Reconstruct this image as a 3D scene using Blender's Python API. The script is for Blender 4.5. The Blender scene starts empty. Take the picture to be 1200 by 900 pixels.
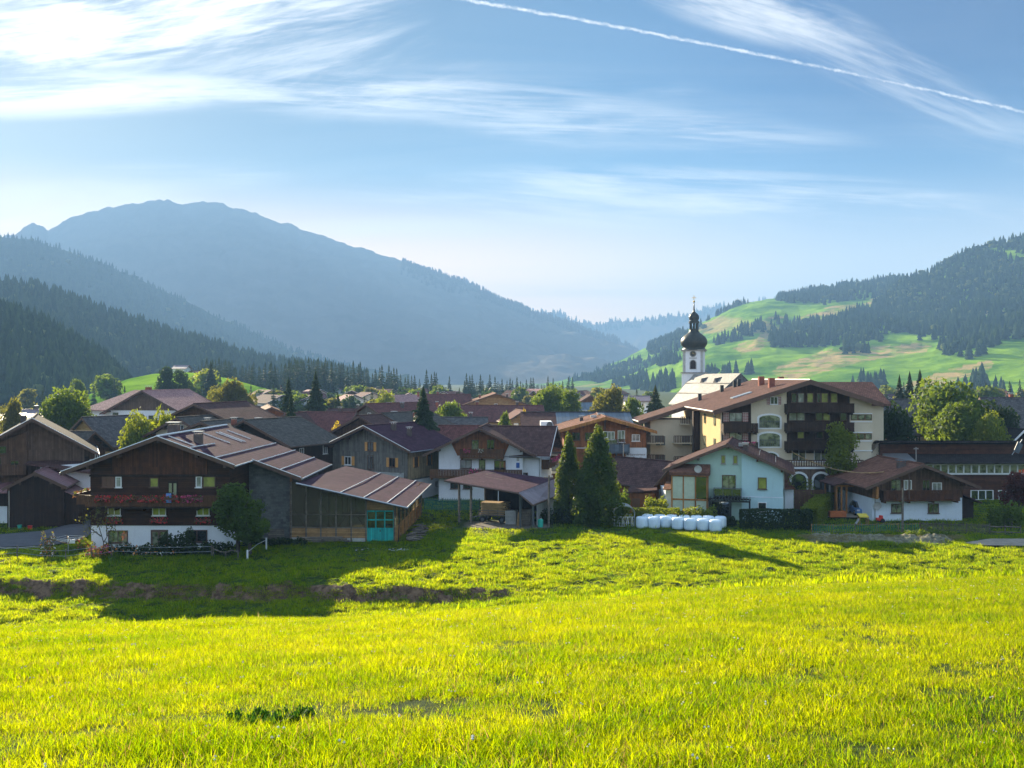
import bpy, math, random
import numpy as np
from mathutils import Vector, Matrix, Euler

random.seed(7)
scene = bpy.context.scene
COL = scene.collection
R = math.radians

# ---------------------------------------------------------------- camera
CAM_Z = 16.0            # metres above the valley floor
FOC, HX, HY = 1150.0, 600.0, 443.0     # focal length and horizon in units of the 1200 px wide frame
cam_d = bpy.data.cameras.new('camera')
cam_d.sensor_width = 36.0
cam_d.lens = 36.0 * FOC / 1200.0
cam_d.shift_y = (HY - 450.0) / 1200.0
cam_d.clip_start = 0.2
cam_d.clip_end = 60000
cam = bpy.data.objects.new('camera', cam_d)
cam.location = (0, 0, CAM_Z)
cam.rotation_euler = (R(90), 0, 0)
COL.objects.link(cam)
scene.camera = cam

# ---------------------------------------------------------------- light
SUN_AZ, SUN_EL = 30.0, 19.5        # degrees left of the view axis, above the horizon
sd = bpy.data.lights.new('sun', 'SUN')
sd.energy = 5.0
sd.angle = R(0.55)
sd.color = (1.0, 0.86, 0.62)
sun = bpy.data.objects.new('sun', sd)
sdir = Vector((-math.sin(R(SUN_AZ)) * math.cos(R(SUN_EL)), math.cos(R(SUN_AZ)) * math.cos(R(SUN_EL)), math.sin(R(SUN_EL))))
sun.rotation_euler = sdir.to_track_quat('Z', 'Y').to_euler()
sun.location = (0, 0, 60)
COL.objects.link(sun)

scene.view_settings.view_transform = 'Standard'
scene.view_settings.look = 'None'
scene.view_settings.gamma = 1.0
scene.view_settings.exposure = 2.05
scene.render.engine = 'CYCLES'
cy = scene.cycles
cy.max_bounces = 6
cy.diffuse_bounces = 3
cy.glossy_bounces = 2
cy.transmission_bounces = 3
cy.transparent_max_bounces = 8
cy.volume_bounces = 0
cy.caustics_reflective = False
cy.caustics_refractive = False
cy.use_denoising = True
try:
    cy.denoiser = 'OPENIMAGEDENOISE'
    cy.denoising_input_passes = 'RGB_ALBEDO_NORMAL'
except Exception:
    pass
cy.use_adaptive_sampling = True
cy.adaptive_threshold = 0.02


# ---------------------------------------------------------------- shader helpers
class NT:
    """Small wrapper for building node trees."""
    def __init__(self, tree):
        self.t = tree
        self.n = tree.nodes
        self.l = tree.links

    def node(self, kind, **kw):
        n = self.n.new(kind)
        for k, v in kw.items():
            setattr(n, k, v)
        return n

    def put(self, sock, v):
        if v is None:
            return
        if isinstance(v, bpy.types.NodeSocket):
            self.l.new(v, sock)
        elif isinstance(v, (tuple, list)) and len(v) == 3 and sock.type == 'RGBA':
            sock.default_value = (*v, 1.0)
        else:
            sock.default_value = v

    def math(self, op, a, b=None, c=None, clamp=False):
        n = self.node('ShaderNodeMath', operation=op, use_clamp=clamp)
        self.put(n.inputs[0], a)
        self.put(n.inputs[1], b)
        self.put(n.inputs[2], c)
        return n.outputs[0]

    def vmath(self, op, a, b=None, s=None):
        n = self.node('ShaderNodeVectorMath', operation=op)
        self.put(n.inputs[0], a)
        self.put(n.inputs[1], b)
        if s is not None:
            self.put(n.inputs['Scale'], s)
        return n.outputs['Value'] if op in ('DOT_PRODUCT', 'LENGTH', 'DISTANCE') else n.outputs[0]

    def noise(self, vec, scale=1.0, detail=3.0, rough=0.5, dist=0.0, col=False):
        n = self.node('ShaderNodeTexNoise')
        self.put(n.inputs['Vector'], vec)
        self.put(n.inputs['Scale'], scale)
        self.put(n.inputs['Detail'], detail)
        self.put(n.inputs['Roughness'], rough)
        self.put(n.inputs['Distortion'], dist)
        return n.outputs['Color' if col else 'Fac']

    def ramp(self, v, a, b, lo=0.0, hi=1.0, smooth=True):
        n = self.node('ShaderNodeMapRange')
        if smooth:
            n.interpolation_type = 'SMOOTHSTEP'
        self.put(n.inputs['Value'], v)
        for k, q in zip(('From Min', 'From Max', 'To Min', 'To Max'), (a, b, lo, hi)):
            self.put(n.inputs[k], q)
        return n.outputs['Result']

    def mix(self, f, a, b, blend='MIX'):
        n = self.node('ShaderNodeMix', data_type='RGBA', blend_type=blend)
        self.put(n.inputs[0], f)
        self.put(n.inputs[6], a)
        self.put(n.inputs[7], b)
        return n.outputs[2]

    def xyz(self, x, y, z):
        n = self.node('ShaderNodeCombineXYZ')
        for i, q in enumerate((x, y, z)):
            self.put(n.inputs[i], q)
        return n.outputs[0]

    def sep(self, v):
        n = self.node('ShaderNodeSeparateXYZ')
        self.put(n.inputs[0], v)
        return n.outputs


# ---------------------------------------------------------------- sky
world = bpy.data.worlds.new('World')
scene.world = world
world.use_nodes = True
W = NT(world.node_tree)
W.n.clear()
w_out = W.node('ShaderNodeOutputWorld')
w_bg = W.node('ShaderNodeBackground')
w_bg.inputs['Strength'].default_value = 0.10
W.l.new(w_bg.outputs[0], w_out.inputs['Surface'])
sky = W.node('ShaderNodeTexSky')
sky.sky_type = 'NISHITA'
sky.sun_disc = False
sky.sun_elevation = R(SUN_EL)
sky.sun_rotation = R(-SUN_AZ)
sky.altitude = 900
sky.air_density = 1.0
sky.dust_density = 0.6
sky.ozone_density = 2.2
geo = W.node('ShaderNodeTexCoord').outputs['Generated']
dx, dy, dz = W.sep(geo)
yy = W.math('MAXIMUM', dy, 0.08)
su = W.math('DIVIDE', dx, yy)
sv = W.math('DIVIDE', dz, yy)
# cirrus: a thin sheet high above, seen at a slant; its texture lives on that sheet
hz = W.math('MAXIMUM', dz, 0.03)
px_ = W.math('DIVIDE', dx, hz)
py_ = W.math('DIVIDE', dy, hz)
sheet = W.xyz(px_, py_, 0.0)


def blob(cu, cv, ru, rv, tilt=0.0):
    """soft patch of cirrus round a direction of the sky (tangents of azimuth and height)"""
    a = W.math('SUBTRACT', su, cu)
    b = W.math('SUBTRACT', sv, cv)
    ct, st = math.cos(tilt), math.sin(tilt)
    x = W.math('ADD', W.math('MULTIPLY', a, ct / ru), W.math('MULTIPLY', b, st / ru))
    y = W.math('ADD', W.math('MULTIPLY', a, -st / rv), W.math('MULTIPLY', b, ct / rv))
    r2 = W.math('ADD', W.math('MULTIPLY', x, x), W.math('MULTIPLY', y, y))
    return W.ramp(r2, 1.0, 0.0)


def streaks(ang, sx, sy, lo, hi, seed, det=7.0):
    ca, sa = math.cos(ang), math.sin(ang)
    a = W.math('ADD', W.math('MULTIPLY', su, ca * sx), W.math('MULTIPLY', sv, sa * sx))
    b = W.math('ADD', W.math('MULTIPLY', su, -sa * sy), W.math('MULTIPLY', sv, ca * sy))
    n = W.noise(W.xyz(a, b, seed), 1.0, det, 0.6, 0.7)
    n2 = W.noise(W.xyz(W.math('MULTIPLY', a, 2.2), W.math('MULTIPLY', b, 5.0), seed + 4.0), 1.0, 5.0, 0.65, 1.2)
    n = W.math('ADD', W.math('MULTIPLY', n, 0.72), W.math('MULTIPLY', n2, 0.28))
    return W.ramp(n, lo, hi)


def sky_at(px, py):
    return (px - HX) / FOC, (HY - py) / FOC


cl = None
layers = [
    # px, py, rx, ry, tilt, strength, streak angle, sx, sy, lo, hi
    (110, 30, 430, 80, 0.10, 1.00, 0.14, 4.0, 20, 0.42, 0.58, 1.0),
    (20, 112, 340, 34, 0.02, 0.98, 0.04, 3.5, 26, 0.36, 0.54, 2.3),
    (320, 50, 300, 90, -0.2, 0.55, 0.22, 5.0, 22, 0.44, 0.70, 4.1),
    (20, 265, 260, 62, 0.1, 0.75, 0.1, 4.0, 20, 0.30, 0.70, 5.2),
    (640, 130, 420, 60, -0.06, 0.42, -0.03, 4.0, 26, 0.40, 0.80, 6.6),
    (880, 232, 400, 40, -0.06, 0.80, -0.05, 3.6, 34, 0.42, 0.64, 7.7),
    (700, 235, 260, 38, -0.1, 0.40, -0.14, 6.0, 44, 0.42, 0.75, 8.1),
    (890, 16, 170, 40, -0.22, 0.80, -0.30, 4.0, 22, 0.40, 0.66, 9.5),
    (1040, 85, 200, 44, -0.42, 0.62, -0.40, 4.0, 22, 0.40, 0.70, 10.2),
    (1190, 165, 160, 40, -0.2, 0.42, -0.2, 5.0, 26, 0.36, 0.78, 11.2),
    (470, 268, 190, 20, 0.0, 0.55, 0.0, 3.5, 60, 0.34, 0.70, 12.8),
    (670, 332, 420, 24, 0.0, 0.40, 0.0, 2.5, 60, 0.40, 0.75, 13.9),
    (220, 205, 160, 24, 0.0, 0.30, 0.0, 3.0, 60, 0.40, 0.75, 15.1),
    (420, 110, 420, 34, -0.05, 0.60, -0.05, 3.4, 34, 0.43, 0.64, 17.4),
    (760, 150, 300, 30, -0.05, 0.55, -0.04, 3.4, 40, 0.43, 0.64, 19.2),
    (660, 245, 300, 24, -0.08, 0.55, -0.1, 3.6, 50, 0.42, 0.66, 21.7),
]
for (bx, by, rx, ry, tilt, k, ang, sx, sy, lo, hi, seed) in layers:
    cu, cv = sky_at(bx, by)
    m = W.math('MULTIPLY', blob(cu, cv, rx / FOC, ry / FOC, tilt), streaks(ang, sx, sy, lo, hi, seed))
    m = W.math('MULTIPLY', m, k)
    cl = m if cl is None else W.math('SUBTRACT', W.math('ADD', cl, m), W.math('MULTIPLY', cl, m))
# faint veil everywhere, drawn on the slanted sheet
veil = W.ramp(W.noise(W.vmath('MULTIPLY', sheet, (0.22, 0.7, 1.0)), 1.0, 6.0, 0.6, 0.6), 0.42, 0.85, 0.0, 0.22)
cl = W.math('SUBTRACT', W.math('ADD', cl, veil), W.math('MULTIPLY', cl, veil))
# contrail: a long, slightly sagging, crumbly band
u1, v1 = sky_at(524, -4)
u2, v2 = sky_at(1200, 131)
slope = (v2 - v1) / (u2 - u1)
lin = W.math('ADD', W.math('MULTIPLY', W.math('SUBTRACT', su, u1), slope), v1)
bow = W.math('MULTIPLY', W.math('MULTIPLY', W.math('SUBTRACT', su, u1), W.math('SUBTRACT', u2, su)), 0.055)
wob = W.math('MULTIPLY', W.math('SUBTRACT', W.noise(W.xyz(su, sv, 3.0), 80.0, 5.0, 0.75), 0.5), 0.0070)
dist = W.math('ABSOLUTE', W.math('SUBTRACT', W.math('SUBTRACT', W.math('SUBTRACT', sv, lin), bow), wob))
wid = W.ramp(su, u1, u2, 0.0030, 0.0023, smooth=False)
trail = W.math('MULTIPLY', W.ramp(W.math('DIVIDE', dist, wid), 1.0, 0.0),
               W.math('MULTIPLY', W.ramp(su, u1 - 0.25, u1 - 0.02), W.ramp(W.noise(W.xyz(su, sv, 9.0), 70.0, 5.0, 0.7), 0.36, 0.62, 0.25, 0.85)))
cl = W.math('MAXIMUM', cl, trail)
cl = W.math('MULTIPLY', cl, W.ramp(dy, 0.05, 0.3))
# bright cloud added out of view, behind and above the camera, to lift the shade
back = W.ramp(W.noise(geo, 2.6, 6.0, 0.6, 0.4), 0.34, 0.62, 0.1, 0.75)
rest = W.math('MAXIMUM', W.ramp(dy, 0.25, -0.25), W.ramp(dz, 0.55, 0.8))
cl_fill = W.math('MULTIPLY', back, rest)
skyc = W.node('ShaderNodeHueSaturation')
skyc.inputs['Saturation'].default_value = 1.30
skyc.inputs['Value'].default_value = 0.46
W.l.new(sky.outputs[0], skyc.inputs['Color'])
# the veil towards the sun is thin: less glare there, and a pale cream band over the horizon
sund0 = W.vmath('DOT_PRODUCT', geo, tuple(sdir))
tame = W.ramp(sund0, 0.70, 1.0, 1.0, 0.50)
skyt = W.vmath('SCALE', W.mix(1.0, skyc.outputs[0], (1.0, 1.02, 0.88), 'MULTIPLY'), None, tame)
hi_ = W.ramp(dz, 0.03, 0.30)
away = W.ramp(sund0, 0.97, 0.62)
deep = W.mix(W.math('MULTIPLY', hi_, W.math('ADD', 0.35, W.math('MULTIPLY', away, 0.65))), (1.0, 1.0, 1.0), (0.0, 0.17, 0.36))
skyt = W.mix(1.0, skyt, deep, 'MULTIPLY')
low = W.math('MULTIPLY', W.ramp(dz, 0.21, 0.0), 0.95)
skyt = W.mix(W.math('MULTIPLY', low, W.math('SUBTRACT', 1.0, W.math('MULTIPLY', away, 0.72))), skyt, (15.0, 7.6, 2.8))
# forward scattering: cloud near the sun is whiter and brighter
sund = W.vmath('DOT_PRODUCT', geo, tuple(sdir))
glow = W.ramp(sund, 0.75, 1.0, 3.2, 4.0)
ccol = W.vmath('SCALE', W.xyz(1.0, 0.985, 0.95), None, glow)
skyt = W.mix(cl_fill, skyt, (2.9, 3.8, 5.0))
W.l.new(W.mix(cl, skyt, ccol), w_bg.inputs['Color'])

# ---------------------------------------------------------------- pixels to places
def XYZ(px, py, d):
    """the point that shows at (px, py) of the 1200x900 frame, d metres ahead"""
    return Vector(((px - HX) / FOC * d, d, CAM_Z - (py - HY) / FOC * d))


def XD(px, d):
    return (px - HX) / FOC * d


def GD(py, z=0.0):
    """distance at which the level z shows at row py"""
    return (CAM_Z - z) * FOC / (py - HY)


def ZD(py, d):
    return CAM_Z - (py - HY) / FOC * d


# ---------------------------------------------------------------- noise in numpy
def _hash(ix, iy, seed):
    h = (ix.astype(np.int64) * 374761393 + iy.astype(np.int64) * 668265263 + seed * 1442695041) & 0xFFFFFFFF
    h = ((h ^ (h >> 13)) * 1274126177) & 0xFFFFFFFF
    return ((h ^ (h >> 16)) & 0xFFFFFF) / float(0xFFFFFF)


def vnoise(x, y, seed=0):
    x = np.asarray(x, float)
    y = np.asarray(y, float)
    ix, iy = np.floor(x), np.floor(y)
    fx, fy = x - ix, y - iy
    fx = fx * fx * (3 - 2 * fx)
    fy = fy * fy * (3 - 2 * fy)
    a = _hash(ix, iy, seed)
    b = _hash(ix + 1, iy, seed)
    c = _hash(ix, iy + 1, seed)
    d = _hash(ix + 1, iy + 1, seed)
    return (a + (b - a) * fx) * (1 - fy) + (c + (d - c) * fx) * fy


def fbm(x, y, seed=0, octv=4, gain=0.5):
    s, a, t = 0.0, 1.0, 0.0
    for k in range(octv):
        s = s + a * vnoise(np.asarray(x) * 2 ** k, np.asarray(y) * 2 ** k, seed + k * 17)
        t += a
        a *= gain
    return s / t


def sstep(x, a, b):
    t = np.clip((np.asarray(x, float) - a) / (b - a), 0, 1)
    return t * t * (3 - 2 * t)


# ---------------------------------------------------------------- objects
def tag(o, label=None, cat=None, group=None, kind=None):
    if label:
        o['label'] = label
    if cat:
        o['category'] = cat
    if group:
        o['group'] = group
    if kind:
        o['kind'] = kind
    return o


def np_mesh(name, verts, faces, mats, midx=None, smooth=False, attrs=None, uv=False):
    """verts (n,3), faces (m,k) all the same k"""
    verts = np.asarray(verts, np.float32)
    faces = np.asarray(faces, np.int32)
    me = bpy.data.meshes.new(name)
    k = faces.shape[1]
    me.vertices.add(len(verts))
    me.vertices.foreach_set('co', verts.ravel())
    me.loops.add(faces.size)
    me.loops.foreach_set('vertex_index', faces.ravel())
    me.polygons.add(len(faces))
    me.polygons.foreach_set('loop_start', np.arange(0, faces.size, k, dtype=np.int32))
    for m in mats if isinstance(mats, (list, tuple)) else [mats]:
        me.materials.append(m)
    if midx is not None:
        me.polygons.foreach_set('material_index', np.asarray(midx, np.int32))
    if smooth:
        me.polygons.foreach_set('use_smooth', np.ones(len(faces), bool))
    me.update(calc_edges=True)
    for an, av in (attrs or {}).items():
        at = me.attributes.new(an, 'FLOAT', 'POINT')
        at.data.foreach_set('value', np.asarray(av, np.float32))
    return me


def link(name, me, parent=None, loc=(0, 0, 0), rotz=0.0, scale=None):
    o = bpy.data.objects.new(name, me)
    o.location = loc
    o.rotation_euler = (0, 0, rotz)
    if scale is not None:
        o.scale = scale if isinstance(scale, (tuple, list)) else (scale,) * 3
    if parent is not None:
        o.parent = parent
    COL.objects.link(o)
    return o


class Root:
    """a thing: an Empty at its base; parts are given in world coordinates"""
    def __init__(self, name, label, cat, loc=(0, 0, 0), rotz=0.0, group=None):
        self.o = bpy.data.objects.new(name, None)
        self.o.empty_display_size = 0.3
        self.o.location = loc
        self.o.rotation_euler = (0, 0, rotz)
        COL.objects.link(self.o)
        tag(self.o, label, cat, group)
        self.M = Matrix.Translation(Vector(loc)) @ Matrix.Rotation(rotz, 4, 'Z')
        self.I = self.M.inverted()


def auto_uv(me):
    uvl = me.uv_layers.new(name='uv')
    vs = me.vertices
    data = [0.0] * (2 * len(me.loops))
    for p in me.polygons:
        n = p.normal
        if abs(n.z) > 0.97:
            ua, va = Vector((1, 0, 0)), Vector((0, 1, 0))
        else:
            ua = Vector((-n.y, n.x, 0)).normalized()
            va = n.cross(ua)
        for li in p.loop_indices:
            c = vs[me.loops[li].vertex_index].co
            data[2 * li] = c.dot(ua)
            data[2 * li + 1] = c.dot(va)
    uvl.data.foreach_set('uv', data)


class MB:
    """collects faces; build() links them as ONE mesh object"""
    def __init__(self, M=None):
        self.v, self.f, self.m = [], [], []
        self.M = M or Matrix.Identity(4)
        self.cur = 0

    def poly(self, pts, faces):
        b = len(self.v)
        self.marks = getattr(self, 'marks', []) + [(b, len(self.f))]
        self.v += [self.M @ Vector(p) for p in pts]
        for f in faces:
            self.f.append([b + i for i in f])
            self.m.append(self.cur)
        return self

    def box(self, x0, x1, y0, y1, z0, z1):
        return self.poly([(x0, y0, z0), (x1, y0, z0), (x1, y1, z0), (x0, y1, z0), (x0, y0, z1), (x1, y0, z1), (x1, y1, z1), (x0, y1, z1)],
                         [(0, 3, 2, 1), (4, 5, 6, 7), (0, 1, 5, 4), (1, 2, 6, 5), (2, 3, 7, 6), (3, 0, 4, 7)])

    def slab(self, q, t, down=True):
        """q: four corners (counter-clockwise from above), thickness t straight down"""
        q = [Vector(p) for p in q]
        lo = [p - Vector((0, 0, t)) for p in q]
        n = len(q)
        fs = [tuple(range(n)), tuple(reversed(range(n, 2 * n)))]
        fs += [(i, i + n, (i + 1) % n + n, (i + 1) % n) for i in range(n)]
        return self.poly(q + lo, fs)

    def prism(self, prof, y0, y1):
        """profile of (x,z) counter-clockwise seen from -y, swept from y0 to y1"""
        n = len(prof)
        pts = [(x, y0, z) for x, z in prof] + [(x, y1, z) for x, z in prof]
        fs = [tuple(range(n)), tuple(reversed(range(n, 2 * n)))]
        fs += [(i, i + n, (i + 1) % n + n, (i + 1) % n) for i in range(n)]
        return self.poly(pts, fs)

    def prismx(self, prof, x0, x1):
        """profile of (y,z) swept along x"""
        n = len(prof)
        pts = [(x0, y, z) for y, z in prof] + [(x1, y, z) for y, z in prof]
        fs = [tuple(range(n)), tuple(reversed(range(n, 2 * n)))]
        fs += [(i, i + n, (i + 1) % n + n, (i + 1) % n) for i in range(n)]
        return self.poly(pts, fs)

    def tube(self, pts, r, n=6, r2=None):
        pts = [Vector(p) for p in pts]
        b = []
        m = len(pts)
        for i, p in enumerate(pts):
            d = (pts[min(i + 1, m - 1)] - pts[max(i - 1, 0)]).normalized()
            a = d.cross(Vector((0, 0, 1)) if abs(d.z) < .9 else Vector((1, 0, 0))).normalized()
            c = d.cross(a)
            rr = r if r2 is None else r + (r2 - r) * i / (m - 1)
            b += [p + (a * math.cos(2 * math.pi * k / n) + c * math.sin(2 * math.pi * k / n)) * rr for k in range(n)]
        fs = []
        for i in range(m - 1):
            for k in range(n):
                fs.append((i * n + k, i * n + (k + 1) % n, (i + 1) * n + (k + 1) % n, (i + 1) * n + k))
        fs += [tuple(range(n)), tuple(reversed(range((m - 1) * n, m * n)))]
        return self.poly(b, fs)

    def lathe(self, prof, n=16, c=(0, 0, 0)):
        """prof of (r,z), bottom to top"""
        b = []
        for r, z in prof:
            b += [(c[0] + r * math.cos(2 * math.pi * k / n), c[1] + r * math.sin(2 * math.pi * k / n), c[2] + z) for k in range(n)]
        fs = []
        for i in range(len(prof) - 1):
            for k in range(n):
                fs.append((i * n + k, i * n + (k + 1) % n, (i + 1) * n + (k + 1) % n, (i + 1) * n + k))
        fs += [tuple(reversed(range(n))), tuple(range((len(prof) - 1) * n, len(prof) * n))]
        return self.poly(b, fs)

    def build_each(self, name, mat, root=None, parent=None):
        """one object per separate piece"""
        fr = getattr(self, 'marks', [])
        fr = fr + [(len(self.v), len(self.f))]
        out = []
        pv, pf = 0, 0
        for (nv, nf) in fr[1:]:
            q = MB()
            q.v = self.v[pv:nv]
            q.f = [[i - pv for i in f] for f in self.f[pf:nf]]
            q.m = self.m[pf:nf]
            out.append(q.build(name, mat, root, parent))
            pv, pf = nv, nf
        return out

    def build(self, name, mat, root=None, parent=None, smooth=False, bevel=0.0, label=None):
        me = bpy.data.meshes.new(name)
        I = root.I if root is not None else Matrix.Identity(4)
        me.from_pydata([tuple(I @ v) for v in self.v], [], self.f)
        for m in mat if isinstance(mat, (list, tuple)) else [mat]:
            me.materials.append(m)
        if isinstance(mat, (list, tuple)):
            me.polygons.foreach_set('material_index', self.m)
        me.update()
        auto_uv(me)
        if smooth:
            me.polygons.foreach_set('use_smooth', [True] * len(me.polygons))
        o = bpy.data.objects.new(name, me)
        if root is not None:
            o.parent = parent if parent is not None else root.o
        COL.objects.link(o)
        if bevel:
            bv = o.modifiers.new('b', 'BEVEL')
            bv.width = bevel
            bv.segments = 2
        if label:
            o['label'] = label
        return o


# ---------------------------------------------------------------- materials
MAT = {}


def base(name):
    m = bpy.data.materials.new(name)
    m.use_nodes = True
    t = NT(m.node_tree)
    t.n.clear()
    out = t.node('ShaderNodeOutputMaterial')
    p = t.node('ShaderNodeBsdfPrincipled')
    t.l.new(p.outputs[0], out.inputs['Surface'])
    return m, t, p, out


def dark(c, k):
    return tuple(x * k for x in c)


def mk(name, col, rough=0.85, kind='plain', var=0.18, scale=1.5, bump=0.3, col2=None, metal=0.0, size=(0.3, 0.35), spec=None):
    m, t, p, out = base(name)
    tc = t.node('ShaderNodeTexCoord')
    uv, ob = tc.outputs['UV'], tc.outputs['Object']
    n1 = t.noise(ob, scale, 5.0, 0.6)
    n2 = t.noise(ob, scale * 9, 3.0, 0.6)
    f = t.math('ADD', t.math('MULTIPLY', n1, 0.65), t.math('MULTIPLY', n2, 0.35))
    f = t.ramp(f, 0.3, 0.7)
    c = t.mix(f, dark(col, 1 - var), dark(col, 1 + var) if col2 is None else col2)
    h = n2
    if kind in ('plank', 'log', 'tile', 'slate', 'seam', 'block'):
        b = t.node('ShaderNodeTexBrick')
        if kind == 'plank' or kind == 'seam':
            x, y, z = t.sep(uv)
            vec = t.xyz(y, x, z)
        else:
            vec = uv
        t.put(b.inputs['Vector'], vec)
        b.inputs['Scale'].default_value = 1.0
        bw, rh, ms = {'plank': (3.1, 0.17, 0.012), 'log': (4.3, 0.2, 0.014), 'tile': (size[0], size[1], 0.03),
                      'slate': (0.4, 0.3, 0.02), 'seam': (30.0, size[0], 0.03), 'block': (0.5, 0.25, 0.015)}[kind]
        b.inputs['Brick Width'].default_value = bw
        b.inputs['Row Height'].default_value = rh
        b.inputs['Mortar Size'].default_value = ms
        b.inputs['Mortar Smooth'].default_value = 0.6
        b.inputs['Color1'].default_value = (0.72, 0.72, 0.72, 1)
        b.inputs['Color2'].default_value = (1.2, 1.2, 1.2, 1)
        b.inputs['Mortar'].default_value = (0.42, 0.42, 0.42, 1) if kind != 'block' else (0.8, 0.8, 0.8, 1)
        b.offset = 0.5 if kind != 'seam' else 0.0
        if kind in ('plank', 'log'):
            sv_ = (7.0, 0.8, 1.0) if kind == 'plank' else (0.8, 7.0, 1.0)
            g = t.noise(t.vmath('MULTIPLY', uv, sv_), 1.5, 5.0, 0.65)
            c = t.mix(t.ramp(g, 0.3, 0.75, 0.0, 0.5), c, dark(col, 0.45))
        c = t.mix(1.0, c, b.outputs['Color'], 'MULTIPLY')
        h = t.math('SUBTRACT', 1.0, b.outputs['Fac'])
    if kind == 'render':   # plaster: streaks of weather below eaves and above the ground stay with the wall
        x, y, z = t.sep(uv)
        g = t.noise(t.xyz(t.math('MULTIPLY', x, 2.6), t.math('MULTIPLY', y, 0.35), z), 1.0, 4.0, 0.6)
        c = t.mix(t.ramp(g, 0.5, 0.8, 0.0, 0.22), c, dark(col, 0.6))
    t.put(p.inputs['Base Color'], c)
    p.inputs['Roughness'].default_value = rough
    p.inputs['Metallic'].default_value = metal
    if spec is None and kind in ('plank', 'log', 'block', 'render'):
        spec = 0.2
    if spec is not None:
        p.inputs['Specular IOR Level'].default_value = spec
    if bump:
        bn = t.node('ShaderNodeBump')
        bn.inputs['Strength'].default_value = bump
        bn.inputs['Distance'].default_value = 0.02
        t.put(bn.inputs['Height'], h)
        t.l.new(bn.outputs[0], p.inputs['Normal'])
    MAT[name] = m
    return m


def mk_leaf(name, col, trans, var=0.35, rough=0.6, tw=0.5, hue=0.0):
    """leaf or blade: reflects one colour, lets another through; differs from leaf to leaf"""
    m, t, p, out = base(name)
    g = t.node('ShaderNodeNewGeometry').outputs['Random Per Island']
    oi = t.node('ShaderNodeObjectInfo').outputs['Random']
    ob = t.node('ShaderNodeTexCoord').outputs['Object']
    big = t.noise(ob, 0.45, 2.0, 0.5)
    r = t.math('FRACT', t.math('ADD', g, t.math('MULTIPLY', oi, 7.31)))
    k = t.math('ADD', t.math('MULTIPLY', r, 0.7), t.math('MULTIPLY', t.ramp(big, 0.3, 0.7), 0.3))
    a = t.mix(k, dark(col, 1 - var), dark(col, 1 + var))
    b = t.mix(k, dark(trans, 1 - var), dark(trans, 1 + var))
    if hue:
        a = t.mix(t.ramp(oi, 0.0, 1.0, 0.0, hue), a, (col[0] * 1.7, col[1] * 1.15, col[2] * 0.8))
    t.put(p.inputs['Base Color'], a)
    p.inputs['Roughness'].default_value = rough
    p.inputs['Specular IOR Level'].default_value = 0.25
    tr = t.node('ShaderNodeBsdfTranslucent')
    t.put(tr.inputs['Color'], b)
    mx = t.node('ShaderNodeMixShader')
    mx.inputs[0].default_value = tw
    t.l.new(p.outputs[0], mx.inputs[1])
    t.l.new(tr.outputs[0], mx.inputs[2])
    t.l.new(mx.outputs[0], out.inputs['Surface'])
    MAT[name] = m
    return m

# ================================================================ TERRAIN
_aX = [-30.0, -14.6, -4.9, -1.2, 4.9, 14.6, 30.0]
_aV = [0.158, 0.1515, 0.1435, 0.132, 0.1135, 0.099, 0.086]
BANK_X = [-60, -40, -20, -13, -4, 4]
BANK_Y = [79.0, 77.0, 75.6, 75.2, 74.4, 73.6]


def bank_y(X):
    return np.interp(X, BANK_X, BANK_Y) + (fbm(X * 0.35, X * 0 + 3, 5) - .5) * 1.6


def ground_h(X, Y):
    X = np.asarray(X, float)
    Y = np.asarray(Y, float)
    a = np.interp(X, _aX, _aV)
    Yc = np.maximum(Y, -12.0)
    drop = 1.5 + a * Yc + 0.0019 * np.maximum(Yc, 0) ** 2
    drop = np.where(Y < 0, 1.5 + 0.10 * Yc, drop)
    hill = CAM_Z - drop + (fbm(X * 0.16, Y * 0.16, 11) - .5) * 0.35 * sstep(Y, 6, 20)
    # valley floor: lower in front of the earth bank on the left
    by = bank_y(X)
    left = 1 - sstep(X, -8, 5)
    low = -1.0 * left * (1 - sstep(Y, by - 0.9, by + 0.35))
    lump = sstep(Y, 58, 66) * (1 - sstep(Y, 108, 118)) * (1 - sstep(np.abs(X), 80, 110))
    far = 1 - lump
    near_build = 1 - sstep(Y, 92, 99) * 0.75
    floor = low + lump * near_build * ((fbm(X * 0.75, Y * 1.25, 21, 4, 0.65) - .5) * 0.66 + (vnoise(X * 1.9, Y * 2.3, 33) - .5) * 0.30)
    soil = np.exp(-((Y - by + 0.2) / 0.75) ** 2) * left
    floor = floor + soil * (fbm(X * 1.7, Y * 1.7, 44, 3) - .35) * 0.62
    # heap of dry clods in front of the fence on the right
    k = 1.1
    h = np.where(hill > floor + k, hill, np.where(hill < floor - k, floor, floor + (hill - floor + k) ** 2 / (4 * k)))
    return h


def soil_mask(X, Y):
    by = bank_y(X)
    left = 1 - sstep(X, -3, 6)
    m = np.exp(-((Y - by + 0.35) / 0.95) ** 4) * left
    return np.clip(m * (0.55 + 0.9 * fbm(X * 0.9, Y * 1.2, 71, 3)), 0, 1) ** 1.3


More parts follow.
